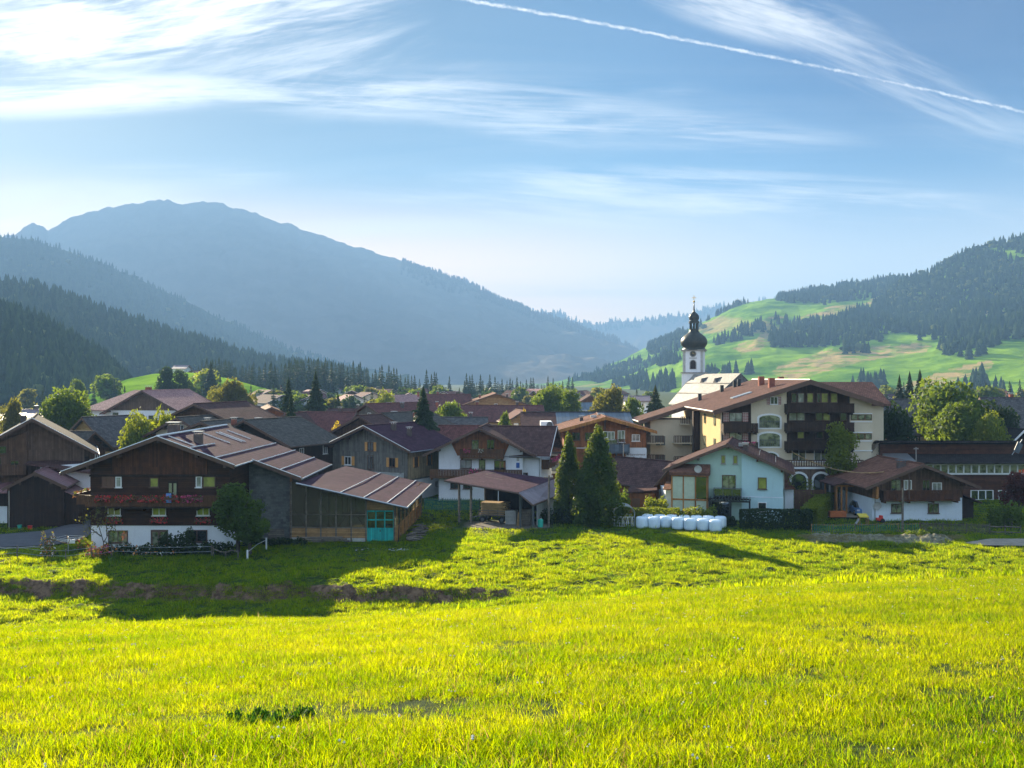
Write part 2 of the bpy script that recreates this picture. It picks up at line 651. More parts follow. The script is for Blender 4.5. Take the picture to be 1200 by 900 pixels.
# material of the ground -----------------------------------------------------
def ground_material():
    m, t, p, out = base('meadow_ground')
    ob = t.node('ShaderNodeTexCoord').outputs['Object']
    sa = t.node('ShaderNodeAttribute', attribute_name='soil').outputs['Fac']
    ba = t.node('ShaderNodeAttribute', attribute_name='yard').outputs['Fac']
    n1 = t.noise(ob, 0.35, 5.0, 0.6)
    n2 = t.noise(ob, 6.0, 4.0, 0.65)
    g = t.mix(t.ramp(n1, 0.3, 0.7), (0.018, 0.040, 0.006), (0.035, 0.070, 0.008))
    g = t.mix(t.ramp(n2, 0.35, 0.75, 0.0, 0.6), g, (0.06, 0.06, 0.015))
    s = t.mix(t.ramp(t.noise(ob, 2.2, 6.0, 0.7), 0.3, 0.7), (0.055, 0.032, 0.02), (0.23, 0.145, 0.09))
    y = t.mix(t.ramp(t.noise(ob, 0.8, 6.0, 0.7), 0.3, 0.7), (0.13, 0.11, 0.085), (0.24, 0.21, 0.17))
    sm = t.ramp(t.math('ADD', sa, t.math('MULTIPLY', t.math('SUBTRACT', n2, 0.5), 0.5)), 0.3, 0.6)
    c = t.mix(sm, g, s)
    c = t.mix(t.ramp(t.math('ADD', ba, t.math('MULTIPLY', t.math('SUBTRACT', n2, 0.5), 0.3)), 0.35, 0.65), c, y)
    t.put(p.inputs['Base Color'], c)
    p.inputs['Roughness'].default_value = 0.95
    p.inputs['Specular IOR Level'].default_value = 0.1
    bn = t.node('ShaderNodeBump')
    bn.inputs['Strength'].default_value = 0.8
    bn.inputs['Distance'].default_value = 0.08
    t.put(bn.inputs['Height'], t.noise(ob, 3.5, 8.0, 0.75))
    t.l.new(bn.outputs[0], p.inputs['Normal'])
    return m


def build_ground():
    Ys = np.concatenate([np.linspace(-60, 0, 14), np.linspace(1.0, 56, 110), np.arange(56.4, 100, 0.24), np.arange(100.3, 125, 0.6),
                         np.geomspace(126, 12000, 60)])
    U = np.concatenate([np.linspace(-9, -0.75, 40)[:-1], np.linspace(-0.75, 0.75, 620), np.linspace(0.75, 9, 40)[1:]])
    Yg, Ug = np.meshgrid(Ys, U, indexing='ij')
    Xg = Ug * (np.maximum(Yg, 0) + 12.0)
    Zg = ground_h(Xg, Yg)
    v = np.stack([Xg, Yg, Zg], -1).reshape(-1, 3)
    ny, nx = Yg.shape
    i = np.arange((ny - 1) * nx).reshape(ny - 1, nx)[:, :-1].ravel()
    f = np.stack([i, i + 1, i + nx + 1, i + nx], 1)
    sm = soil_mask(Xg, Yg).ravel()
    yard = (sstep(Yg, 128, 140) * (0.35 + 0.3 * fbm(Xg * 0.03, Yg * 0.03, 9)) * (1 - sstep(Yg, 330, 400))).ravel()
    # trodden earth under and beside the hay shed
    yd2 = np.exp(-(((Xg + 0.5) / 5.2) ** 4 + ((Yg - 107) / 3.2) ** 4)).ravel() * 0.9
    me = np_mesh('ground', v, f, ground_material(), smooth=True, attrs={'soil': sm, 'yard': np.maximum(yard, yd2)})
    o = link('ground', me)
    tag(o, kind='structure')


build_ground()


# hills -----------------------------------------------------------------------
def hill_grid(sil, Dr, Db, nx, ny, power=1.25, amp=0.0, nscale=1.0, seed=0, zb=-2.0, back=1.35, rough=0.0):
    """A hillside. sil gives the skyline as it stands against the sky; Dr its distance, Db that of the foot."""
    px0, px1 = sil[0][0], sil[-1][0]
    P = np.linspace(px0, px1, nx)
    SY = np.interp(P, [s[0] for s in sil], [s[1] for s in sil])
    DR = Dr(P) if callable(Dr) else np.full(nx, float(Dr))
    DB = Db(P) if callable(Db) else np.full(nx, float(Db))
    T = np.concatenate([np.linspace(0, 1, ny), np.linspace(1, back, max(6, ny // 6))[1:]])
    Tg, Pg = np.meshgrid(T, P, indexing='ij')
    D = DB + (DR - DB) * Tg
    zr = CAM_Z + (HY - SY) / FOC * DR
    prof = np.where(Tg <= 1, np.maximum(Tg, 0) ** power, 1 - (Tg - 1) * 1.6)
    X = (Pg - HX) / FOC * D
    Z = zb + (zr - zb) * prof
    w = np.sin(np.pi * np.clip(Tg, 0, 1)) ** 0.8
    n = fbm(X * nscale / 300.0, D * nscale / 300.0, seed, 5, 0.55) - 0.5
    Z = Z + amp * w * n * 2
    if rough:
        n2 = fbm(X / 40.0, D / 40.0 * 0.4, seed + 9, 4, 0.6) - 0.5
        Z = Z + rough * n2 * np.clip(Tg * 3, 0, 1)
    return P, T, X, D, Z


TAN = [[(900, 436), (930, 424), (965, 413), (1020, 405), (1092, 402), (1084, 412), (1040, 420), (990, 430), (930, 444)],
       [(1008, 356), (1040, 343), (1078, 329), (1090, 333), (1060, 350), (1018, 364)], [(930, 374), (1000, 354), (1012, 360), (945, 382)],
       [(860, 408), (900, 392), (935, 384), (938, 391), (900, 404), (868, 416)], [(1036, 462), (1060, 449), (1110, 435), (1165, 422), (1165, 432), (1110, 448), (1060, 466)],
       [(880, 380), (905, 372), (925, 371), (900, 382)]]


def poly_in(px, py, poly):
    px, py = np.asarray(px), np.asarray(py)
    c = np.zeros(px.shape, bool)
    n = len(poly)
    for i in range(n):
        x1, y1 = poly[i]
        x2, y2 = poly[(i + 1) % n]
        c ^= ((y1 > py) != (y2 > py)) & (px < (x2 - x1) * (py - y1) / (y2 - y1 + 1e-9) + x1)
    return c


def hill_mesh(name, grid, mat, label=None, mown=False):
    P, T, X, D, Z = grid
    ny, nx = X.shape
    v = np.stack([X, D, Z], -1).reshape(-1, 3)
    i = np.arange((ny - 1) * nx).reshape(ny - 1, nx)[:, :-1].ravel()
    f = np.stack([i, i + 1, i + nx + 1, i + nx], 1)
    at = {}
    if mown:
        sx, sy = HX + X / D * FOC, HY + (CAM_Z - Z) / D * FOC
        wob = (fbm(X / 60, D / 60, 3) - .5) * 14
        at['mown'] = sum(poly_in(sx + wob, sy + wob * .5, q).astype(float) for q in TAN).ravel()
    o = link(name, np_mesh(name, v, f, mat, smooth=True, attrs=at))
    tag(o, label, kind='structure')
    return o


def hill_sample(grid, p, t):
    """points of the hillside at fractional column/row (bilinear)"""
    P, T, X, D, Z = grid
    ci = np.clip((p - P[0]) / (P[1] - P[0]), 0, len(P) - 1.001)
    ri = np.interp(t, T, np.arange(len(T)))
    ri = np.clip(ri, 0, len(T) - 1.001)
    c0, r0 = ci.astype(int), ri.astype(int)
    fc, fr = ci - c0, ri - r0
    res = []
    for A in (X, D, Z):
        res.append((A[r0, c0] * (1 - fc) + A[r0, c0 + 1] * fc) * (1 - fr) + (A[r0 + 1, c0] * (1 - fc) + A[r0 + 1, c0 + 1] * fc) * fr)
    return np.stack(res, -1)


def forest_mat(name, c1, c2, sc):
    m, t, p, out = base(name)
    ob = t.node('ShaderNodeTexCoord').outputs['Object']
    n = t.noise(ob, sc, 8.0, 0.7)
    n2 = t.noise(ob, sc * 0.12, 4.0, 0.6)
    f = t.math('ADD', t.math('MULTIPLY', t.ramp(n, 0.35, 0.65), 0.6), t.math('MULTIPLY', t.ramp(n2, 0.35, 0.65), 0.4))
    t.put(p.inputs['Base Color'], t.mix(f, c1, c2))
    p.inputs['Roughness'].default_value = 1.0
    p.inputs['Specular IOR Level'].default_value = 0.0
    bn = t.node('ShaderNodeBump')
    bn.inputs['Strength'].default_value = 1.0
    bn.inputs['Distance'].default_value = 6.0
    t.put(bn.inputs['Height'], n)
    t.l.new(bn.outputs[0], p.inputs['Normal'])
    return m


def meadow_hill_mat():
    """alpine meadows: bands of green, mown tan strips, terraces"""
    m, t, p, out = base('alpine_meadow')
    ob = t.node('ShaderNodeTexCoord').outputs['Object']
    big = t.noise(ob, 0.0045, 4.0, 0.55)
    mid = t.noise(t.vmath('MULTIPLY', ob, (0.012, 0.012, 0.05)), 1.0, 5.0, 0.6)
    fine = t.noise(ob, 0.08, 6.0, 0.65)
    c = t.mix(t.ramp(mid, 0.35, 0.65), (0.07, 0.17, 0.015), (0.22, 0.36, 0.03))
    tan_ = t.mix(t.ramp(fine, 0.3, 0.7), (0.46, 0.31, 0.14), (0.34, 0.28, 0.11))
    mown = t.node('ShaderNodeAttribute', attribute_name='mown').outputs['Fac']
    c = t.mix(t.math('MULTIPLY', mown, t.ramp(t.noise(t.vmath('MULTIPLY', ob, (0.03, 0.03, 0.20)), 1.0, 4.0, 0.6), 0.40, 0.56, 0.15, 1.0)), c, tan_)
    strip = t.noise(t.vmath('MULTIPLY', ob, (0.0035, 0.0016, 0.016)), 1.0, 3.0, 0.5, 0.4)
    c = t.mix(t.ramp(strip, 0.58, 0.64, 0.0, 0.8), c, tan_)
    c = t.mix(t.ramp(big, 0.58, 0.72, 0.0, 0.5), c, (0.08, 0.14, 0.03))
    c = t.mix(t.ramp(fine, 0.58, 0.8, 0.0, 0.4), c, (0.06, 0.10, 0.025))
    t.put(p.inputs['Base Color'], c)
    p.inputs['Roughness'].default_value = 1.0
    p.inputs['Specular IOR Level'].default_value = 0.0
    bn = t.node('ShaderNodeBump')
    bn.inputs['Strength'].default_value = 0.9
    bn.inputs['Distance'].default_value = 9.0
    t.put(bn.inputs['Height'], t.math('ADD', t.noise(t.vmath('MULTIPLY', ob, (0.006, 0.006, 0.06)), 1.0, 6.0, 0.6), t.math('MULTIPLY', fine, 0.3)))
    t.l.new(bn.outputs[0], p.inputs['Normal'])
    return m


m_far = forest_mat('far_mountain_rock_and_forest', (0.135, 0.12, 0.095), (0.195, 0.165, 0.13), 0.008)
m_for = forest_mat('forest_floor', (0.014, 0.028, 0.012), (0.045, 0.060, 0.022), 0.05)
m_mea = meadow_hill_mat()

SIL_BIG = [(-420, 330), (-200, 300), (-60, 282), (0, 278), (18, 274), (27, 266), (38, 261), (50, 265), (56, 271), (66, 265), (82, 255), (100, 248), (125, 244), (150, 239),
           (180, 236), (200, 236), (215, 238), (240, 236), (262, 238), (272, 244), (300, 249), (318, 258), (330, 262), (341, 262), (350, 268),
           (370, 273), (400, 284), (430, 293), (460, 302), (490, 312), (520, 322), (545, 330), (575, 345), (600, 356), (625, 365), (650, 372), (680, 384), (705, 392),
           (725, 400), (746, 411), (762, 428), (780, 442), (800, 449)]
G_BIG = hill_grid(SIL_BIG, lambda P: np.interp(P, [-420, 780], [3900, 4300]), 2500, 520, 90, 1.15, 90, 0.9, 3, rough=24)
hill_mesh('mountain', G_BIG, m_far)
SIL_FAR = [(560, 420), (600, 372), (632, 366), (655, 368), (668, 376), (690, 381), (715, 378), (740, 377), (770, 374), (800, 371), (815, 368), (830, 362),
           (850, 360), (875, 358), (900, 352), (980, 352), (1100, 360)]
G_FAR = hill_grid(SIL_FAR, 6200, 4700, 260, 24, 1.2, 60, 0.5, 8, rough=24)
hill_mesh('mountain', G_FAR, m_far)
SIL_L2 = [(-420, 240), (-150, 262), (0, 277), (30, 281), (60, 289), (95, 300), (130, 313), (165, 328), (200, 345), (235, 362), (270, 378), (305, 394), (340, 410), (390, 426), (430, 438), (480, 451)]
G_L2 = hill_grid(SIL_L2, lambda P: np.interp(P, [-420, 430], [2500, 2700]), 1700, 300, 40, 1.2, 40, 0.8, 13, rough=14)
hill_mesh('hillside', G_L2, m_for)
SIL_L1 = [(-420, 270), (-200, 300), (-60, 325), (0, 336), (40, 342), (80, 354), (120, 371), (160, 384), (200, 398), (240, 408), (270, 418), (300, 428), (340, 434), (400, 443), (470, 461)]
G_L1 = hill_grid(SIL_L1, lambda P: np.interp(P, [-420, 420], [1250, 1150]), lambda P: np.interp(P, [-420, 420], [640, 950]), 300, 40, 1.15, 16, 1.2, 23)
hill_mesh('hillside', G_L1, m_for)
SIL_L0 = [(-420, 330), (-200, 340), (-60, 352), (0, 372), (25, 380), (50, 392), (80, 408), (105, 422), (125, 436), (140, 450), (158, 472)]
G_L0 = hill_grid(SIL_L0, lambda P: np.interp(P, [-420, 140], [760, 700]), lambda P: np.interp(P, [-420, 140], [420, 560]), 160, 30, 1.15, 8, 1.6, 29)
hill_mesh('hillside', G_L0, m_for)
# right side: rounded meadow ridge, then the high wooded mountain in front and to the right
SIL_R2 = [(600, 451), (640, 449), (690, 441), (715, 428), (745, 414), (775, 400), (800, 389), (830, 374), (855, 362), (880, 354), (900, 350), (925, 347), (960, 341), (1000, 335),
          (1040, 330), (1080, 326), (1150, 300), (1300, 290), (1500, 280)]
G_R2 = hill_grid(SIL_R2, lambda P: np.interp(P, [600, 1500], [2500, 2100]), lambda P: np.interp(P, [640, 800, 1500], [1900, 1000, 700]), 520, 150, 1.08, 34, 1.1, 37, rough=11)
hill_mesh('hillside', G_R2, m_mea, mown=True)
SIL_R1 = [(870, 455), (900, 448), (935, 430), (965, 412), (985, 396), (1010, 372), (1040, 345), (1062, 329), (1085, 322), (1110, 309), (1135, 298), (1165, 288), (1200, 279), (1300, 260), (1420, 250), (1600, 262)]
G_R1 = hill_grid(SIL_R1, lambda P: np.interp(P, [870, 1600], [1950, 1650]), lambda P: np.interp(P, [870, 1600], [1250, 900]), 420, 120, 1.1, 26, 1.1, 41, rough=9)
hill_mesh('hillside', G_R1, m_mea, mown=True)
# low green rise on the left behind the village (its sunny meadow shows between the trees)
SIL_M = [(40, 486), (75, 474), (120, 456), (150, 444), (180, 438), (215, 436), (240, 438), (270, 444), (310, 455), (350, 466), (380, 486)]
G_M = hill_grid(SIL_M, 470, 330, 80, 24, 1.0, 1.5, 3.0, 51)
hill_mesh('meadow_rise', G_M, m_mea)

# ---------------------------------------------------------------- air
m_h = bpy.data.materials.new('valley_haze')
m_h.use_nodes = True
H = NT(m_h.node_tree)
H.n.clear()
h_out = H.node('ShaderNodeOutputMaterial')
h_v = H.node('ShaderNodeVolumePrincipled')
h_v.inputs['Color'].default_value = (0.26, 0.48, 0.83, 1)
h_v.inputs['Density'].default_value = 0.00023
h_v.inputs['Anisotropy'].default_value = 0.08
H.l.new(h_v.outputs[0], h_out.inputs['Volume'])
hb = MB()
hb.box(-7000, 7000, -400, 9000, -4.0, 790.0)
ho = hb.build('haze', m_h)
tag(ho, 'pale blue air between the village and the mountains', 'haze', kind='stuff')

# ================================================================ BUILDING MATERIALS
mk('dark_wood', (0.062, 0.026, 0.013), kind='log', var=0.3, rough=0.75)
mk('dark_planks', (0.10, 0.038, 0.017), kind='plank', var=0.3, rough=0.75)
mk('brown_planks', (0.15, 0.08, 0.045), kind='plank', var=0.25, rough=0.8)
mk('grey_brown_planks', (0.17, 0.105, 0.07), kind='plank', var=0.25, rough=0.85)
mk('red_wood', (0.32, 0.12, 0.045), kind='plank', var=0.25, rough=0.7)
mk('red_logs', (0.105, 0.042, 0.023), kind='log', var=0.3, rough=0.7)
mk('orange_wood', (0.48, 0.21, 0.06), kind='plank', var=0.25, rough=0.7)
mk('honey_wood', (0.42, 0.24, 0.10), kind='log', var=0.25, rough=0.75)
mk('balcony_wood', (0.14, 0.062, 0.026), kind='plank', var=0.3, rough=0.7)
mk('black_wood', (0.04, 0.022, 0.015), kind='plank', var=0.3, rough=0.75)
mk('grey_boards', (0.115, 0.108, 0.092), kind='plank', var=0.25, rough=0.85)
mk('green_grey_boards', (0.19, 0.175, 0.15), kind='plank', var=0.2, rough=0.85)
mk('beige_wall', (0.40, 0.30, 0.17), kind='plank', var=0.15)
mk('white_plaster', (0.80, 0.81, 0.82), kind='render', var=0.05, scale=0.6, bump=0.15)
mk('blue_white_plaster', (0.72, 0.78, 0.84), kind='render', var=0.05, scale=0.6, bump=0.15)
mk('pale_mint_plaster', (0.47, 0.66, 0.68), kind='render', var=0.05, scale=0.5, bump=0.15)
mk('mint_plaster', (0.46, 0.62, 0.54), kind='render', var=0.06, scale=0.5, bump=0.15)
mk('cream_plaster', (0.68, 0.58, 0.42), kind='render', var=0.06, scale=0.5, bump=0.15)
mk('sunlit_plaster', (0.62, 0.44, 0.20), kind='render', var=0.06, scale=0.5, bump=0.15)  # cream plaster made yellower, sunlight of the hotel's left wall put into its colour
mk('ochre_wood', (0.38, 0.25, 0.10), kind='log', var=0.2)
mk('trim_white', (0.78, 0.78, 0.76), rough=0.5, var=0.05, bump=0.05)
mk('trim_pale', (0.30, 0.27, 0.25), rough=0.5, var=0.1, bump=0.05)
mk('trim_brown', (0.10, 0.05, 0.03), rough=0.6, var=0.2, bump=0.05)
mk('concrete', (0.15, 0.15, 0.14), kind='block', var=0.3, scale=0.8, rough=0.95, bump=0.5)
mk('pale_concrete', (0.42, 0.41, 0.38), var=0.2, rough=0.9)
mk('stone', (0.28, 0.26, 0.23), var=0.35, scale=3, rough=0.95, bump=0.8)
mk('tile_plum', (0.072, 0.033, 0.050), kind='tile', var=0.22, rough=0.8, scale=0.9, spec=.05)
mk('tile_brown', (0.105, 0.056, 0.050), kind='tile', var=0.25, rough=0.8, scale=0.9, spec=.05)
mk('tile_dark', (0.040, 0.034, 0.033), kind='tile', var=0.25, rough=0.8, scale=0.9, spec=.05)
mk('hotel_planks', (0.052, 0.028, 0.018), kind='plank', var=0.3, rough=0.75)
mk('tile_hotel', (0.135, 0.070, 0.056), kind='tile', var=0.25, rough=0.8, scale=0.9, spec=.05)
mk('tile_red', (0.150, 0.062, 0.055), kind='tile', var=0.2, rough=0.8, scale=0.9, spec=.05)
mk('tile_rust', (0.20, 0.095, 0.065), kind='tile', var=0.25, rough=0.8, scale=0.9, spec=.05)
mk('tile_pink', (0.40, 0.22, 0.20), kind='tile', var=0.15, rough=0.8, scale=0.9, spec=.05)
mk('slate_grey', (0.105, 0.096, 0.093), kind='slate', var=0.25, rough=0.75, spec=.05)
mk('slate_green', (0.098, 0.086, 0.074), kind='slate', var=0.25, rough=0.75, spec=.05)
mk('slate_blue', (0.10, 0.13, 0.16), kind='seam', var=0.2, rough=0.5, size=(0.6, 1))
mk('metal_roof', (0.24, 0.17, 0.18), kind='seam', var=0.15, rough=0.42, size=(0.35, 1), metal=0.2)
mk('metal_red', (0.25, 0.12, 0.12), kind='seam', var=0.2, rough=0.5, size=(0.45, 1), metal=0.1)
mk('church_shingle', (0.34, 0.31, 0.265), kind='tile', var=0.12, rough=0.7, scale=0.5)
mk('galvanised', (0.40, 0.42, 0.43), rough=0.35, metal=0.7, var=0.15, bump=0.05)
mk('copper_dark', (0.022, 0.028, 0.024), rough=0.42, metal=0.35, var=0.4, scale=0.8, bump=0.1, col2=(0.05, 0.05, 0.035))
mk('gold', (0.55, 0.38, 0.10), rough=0.35, metal=0.9, var=0.1, bump=0)
mk('turquoise_paint', (0.025, 0.46, 0.43), kind='plank', var=0.15, rough=0.55)
mk('shutter_orange', (0.62, 0.30, 0.08), rough=0.65, var=0.15)
mk('shutter_red', (0.30, 0.045, 0.04), rough=0.65, var=0.15)
mk('shutter_brown', (0.15, 0.075, 0.045), rough=0.7, var=0.15)
mk('shutter_blue', (0.16, 0.17, 0.16), rough=0.7, var=0.15)
mk('weathered_timber', (0.20, 0.165, 0.13), kind='log', var=0.35, rough=0.9)
mk('fresh_timber', (0.46, 0.30, 0.14), kind='log', var=0.25, rough=0.85)
mk('rail_metal', (0.10, 0.11, 0.12), rough=0.5, metal=0.4, var=0.1, bump=0)
mk('black_metal', (0.02, 0.022, 0.024), rough=0.45, metal=0.3, var=0.1, bump=0)
mk('bale_film', (0.68, 0.80, 0.90), rough=0.38, var=0.08, scale=1.2, bump=0.35)
mk('asphalt', (0.075, 0.075, 0.085), rough=0.9, var=0.25, scale=0.8)
mk('gravel', (0.28, 0.235, 0.18), rough=0.95, var=0.3, scale=2.0, bump=0.8)
mk('curtain', (0.50, 0.56, 0.42), rough=0.9, var=0.1, scale=2)
mk('curtain_lemon', (0.52, 0.52, 0.16), rough=0.9, var=0.12, scale=2)
mk('blue_cloth', (0.12, 0.25, 0.55), rough=0.85, var=0.2)
mk('yellow_plastic', (0.62, 0.48, 0.05), rough=0.4, var=0.05, bump=0)
mk('red_plastic', (0.60, 0.04, 0.03), rough=0.4, var=0.05, bump=0)
mk('green_plastic', (0.03, 0.40, 0.30), rough=0.5, var=0.05, bump=0)
mk('orange_board', (0.50, 0.13, 0.03), rough=0.7, var=0.15)
mk('rubber', (0.02, 0.02, 0.02), rough=0.8, var=0.2)
mk('car_blue', (0.14, 0.26, 0.48), rough=0.25, var=0.03, bump=0)
mk('car_dark', (0.03, 0.032, 0.04), rough=0.25, var=0.03, bump=0)
mk('hay', (0.42, 0.32, 0.13), rough=0.95, var=0.3, scale=5, bump=1.0)
mk('green_net', (0.03, 0.20, 0.15), rough=0.8, var=0.3, scale=2)
mk('chimney_plaster', (0.10, 0.075, 0.065), rough=0.9, var=0.3, scale=2)
mk('brick_red', (0.26, 0.09, 0.06), kind='block', rough=0.9, var=0.2)
mk('flower_red', (0.58, 0.035, 0.04), rough=0.7, var=0.3, scale=8, bump=0)
mk('flower_pink', (0.62, 0.06, 0.20), rough=0.7, var=0.3, scale=8, bump=0)
mk('flower_white', (0.75, 0.72, 0.62), rough=0.7, var=0.1, bump=0)
mk('flower_orange', (0.75, 0.26, 0.04), rough=0.7, var=0.2, bump=0)
mk('sign_blue', (0.03, 0.10, 0.35), rough=0.5, var=0.1, bump=0)
mk('bark', (0.075, 0.055, 0.04), rough=0.95, var=0.35, scale=4, bump=1.0)


def mk_glass(name, tint, curtain=None):
    m, t, p, out = base(name)
    ob = t.node('ShaderNodeTexCoord').outputs['Object']
    f = t.ramp(t.noise(ob, 0.9, 3.0, 0.6), 0.4, 0.6)
    t.put(p.inputs['Base Color'], t.mix(f, tint, curtain or dark(tint, 2.2)))
    p.inputs['Roughness'].default_value = 0.04
    p.inputs['Specular IOR Level'].default_value = 1.0
    p.inputs['IOR'].default_value = 1.9
    MAT[name] = m


mk_glass('glass', (0.012, 0.015, 0.016))
mk_glass('glass_curtain', (0.06, 0.07, 0.05), (0.30, 0.31, 0.20))
mk_glass('glass_reflection', (0.20, 0.20, 0.05), (0.32, 0.33, 0.08))  # yellow-green base colour paints in the sunlit meadow mirrored by the panes
mk_glass('glass_pale', (0.22, 0.23, 0.21), (0.42, 0.43, 0.38))
# milky sheet of the barn wall: lets the light of the yard behind through
_m, _t, _p, _o = base('milky_sheet')
_p.inputs['Base Color'].default_value = (0.22, 0.19, 0.12, 1)
_p.inputs['Roughness'].default_value = 0.25
_tr = _t.node('ShaderNodeBsdfTranslucent')
_tr.inputs['Color'].default_value = (0.55, 0.47, 0.30, 1)
_tp = _t.node('ShaderNodeBsdfTransparent')
_tp.inputs['Color'].default_value = (0.7, 0.66, 0.55, 1)
_mx = _t.node('ShaderNodeMixShader')
_mx.inputs[0].default_value = 0.35
_t.l.new(_p.outputs[0], _mx.inputs[1])
_t.l.new(_tr.outputs[0], _mx.inputs[2])
_my = _t.node('ShaderNodeMixShader')
_my.inputs[0].default_value = 0.62
_t.l.new(_mx.outputs[0], _my.inputs[1])
_t.l.new(_tp.outputs[0], _my.inputs[2])
_t.l.new(_my.outputs[0], _o.inputs['Surface'])
MAT['milky_sheet'] = _m


# ================================================================ HOUSE KIT
class House:
    """Gabled body in its own frame: front gable centred on (X,Y) facing -y, depth going +y, turned by rot."""
    def __init__(self, root, X, Y, rot, w, d, eh, rh, Z=0.0):
        self.root, self.w, self.d, self.eh, self.rh = root, w, d, eh, rh
        self.M = Matrix.Translation((X, Y, Z)) @ Matrix.Rotation(R(rot), 4, 'Z')
        self.slope = (rh - eh) / (w / 2)

    def mb(self):
        return MB(self.M)

    def put(self, mb, name, mat, parent=None, **k):
        return mb.build(name, MAT[mat] if isinstance(mat, str) else mat, self.root, parent, **k)

    def body(self, mat, z0=-0.4, top=None, name='wall', inset=0.0):
        w = self.w / 2 - inset
        if top is None:
            prof = [(-w, z0), (w, z0), (w, self.eh), (0, self.rh), (-w, self.eh)]
        else:
            prof = [(-w, z0), (w, z0), (w, top), (-w, top)]
        return self.put(self.mb().prism(prof, inset, self.d - inset), name, mat)

    def upper(self, mat, z1, name='cladding', out=0.05, back=None):
        w = self.w / 2 + out
        prof = [(-w, z1), (w, z1), (w, self.eh), (0, self.rh), (-w, self.eh)]
        return self.put(self.mb().prism(prof, -out, (back if back is not None else self.d) + out), name, mat)

    def roof(self, mat, side=1.3, front=1.3, back=0.9, t=0.22, trim='trim_pale', left=None, right=None, ridge=True, x0=0.0):
        s, rz = self.slope, self.rh + 0.1
        L = self.w / 2 + (side if left is None else left)
        Rr = self.w / 2 + (side if right is None else right)
        y0, y1 = -front, self.d + back
        m = self.mb()
        m.slab([(-L, y0, rz - s * L), (0, y0, rz), (0, y1, rz), (-L, y1, rz - s * L)], t)
        m.slab([(0, y0, rz), (Rr, y0, rz - s * Rr), (Rr, y1, rz - s * Rr), (0, y1, rz)], t)
        ro = self.put(m, 'roof', mat)
        if trim:
            b = self.mb()
            for sx, X in ((-1, L), (1, Rr)):
                for ye, yf in ((y0 - 0.06, y0 - 0.003), (y1 + 0.003, y1 + 0.06)):
                    b.poly([(0, ye, rz - t - 0.08), (sx * X, ye, rz - s * X - t - 0.08), (sx * X, ye, rz - s * X + 0.05), (0, ye, rz + 0.05),
                            (0, yf, rz - t - 0.08), (sx * X, yf, rz - s * X - t - 0.08), (sx * X, yf, rz - s * X + 0.05), (0, yf, rz + 0.05)],
                           [(0, 1, 2, 3), (7, 6, 5, 4), (3, 2, 6, 7), (0, 4, 5, 1), (1, 5, 6, 2)])
            b.build_each('barge_board', MAT['trim_brown' if trim == 'trim_pale' else trim], self.root)
            if trim == 'trim_pale':
                e = self.mb()
                for sx, X in ((-1, L), (1, Rr)):
                    e.tube([(0, y0 - .03, rz + .07), (sx * X, y0 - .03, rz - s * X + .07)], .045, 5)
                e.build_each('sunlit_edge', MAT['trim_white'], self.root)  # white tubes standing in for the sun caught on the roof edge
            g = self.mb()
            g.tube([(-L - 0.07, y0, rz - s * L - 0.1), (-L - 0.07, y1, rz - s * L - 0.1)], 0.07)
            g.tube([(Rr + 0.07, y0, rz - s * Rr - 0.1), (Rr + 0.07, y1, rz - s * Rr - 0.1)], 0.07)
            g.build_each('gutter', MAT['galvanised' if trim != 'trim_brown' else 'trim_brown'], self.root)
        if ridge:
            self.put(self.mb().tube([(0, y0, rz + 0.02), (0, y1, rz + 0.02)], 0.13), 'ridge_cap', mat, ro)
        # purlin ends under the front overhang
        p = self.mb()
        for x in (0, -self.w * 0.27, self.w * 0.27, -self.w / 2 + 0.15, self.w / 2 - 0.15):
            z = rz - s * abs(x) - t - 0.05
            p.box(x - 0.11, x + 0.11, -front + 0.25, 0.3, z - 0.28, z)
        if ridge:
            p.build_each('purlin', MAT['trim_brown'], self.root)
        return ro

    def fp(self, face, u, z, o):
        if face == 'F':
            return (u, -o, z)
        if face == 'B':
            return (u, self.d + o, z)
        if face == 'R':
            return (self.w / 2 + o, u, z)
        return (-self.w / 2 - o, u, z)

    def fbox(self, mb, face, u0, u1, z0, z1, o0, o1):
        a, b = self.fp(face, u0, z0, o0), self.fp(face, u1, z1, o1)
        mb.box(min(a[0], b[0]), max(a[0], b[0]), min(a[1], b[1]), max(a[1], b[1]), z0, z1)

    def window(self, face, u, z, w=1.1, h=1.2, frame='trim_white', pane='glass', shut=None, out=0.0, sill=True, bars=1, name='window', f=0.08, tr=0):
        m = self.mb()
        o = out
        self.fbox(m, face, u - w / 2, u - w / 2 + f, z, z + h, o + 0.002, o + 0.09)
        self.fbox(m, face, u + w / 2 - f, u + w / 2, z, z + h, o + 0.002, o + 0.09)
        self.fbox(m, face, u - w / 2 + f, u + w / 2 - f, z, z + f, o + 0.002, o + 0.09)
        self.fbox(m, face, u - w / 2 + f, u + w / 2 - f, z + h - f, z + h, o + 0.002, o + 0.09)
        for k in range(bars):
            x = u - w / 2 + w * (k + 1) / (bars + 1)
            self.fbox(m, face, x - f * 0.4, x + f * 0.4, z + f, z + h - f, o + 0.002, o + 0.08)
        if tr:
            self.fbox(m, face, u - w / 2 + f, u + w / 2 - f, z + h * tr - 0.03, z + h * tr + 0.03, o + 0.002, o + 0.075)
        fr = self.put(m, name, frame)
        g = self.mb()
        self.fbox(g, face, u - w / 2 + f * 0.6, u + w / 2 - f * 0.6, z + f * 0.6, z + h - f * 0.6, o + 0.0, o + 0.035)
        self.put(g, 'pane', pane, fr)
        if sill:
            s_ = self.mb()
            self.fbox(s_, face, u - w / 2 - 0.08, u + w / 2 + 0.08, z - 0.07, z - 0.003, o + 0.002, o + 0.16)
            self.put(s_, 'sill', frame, fr)
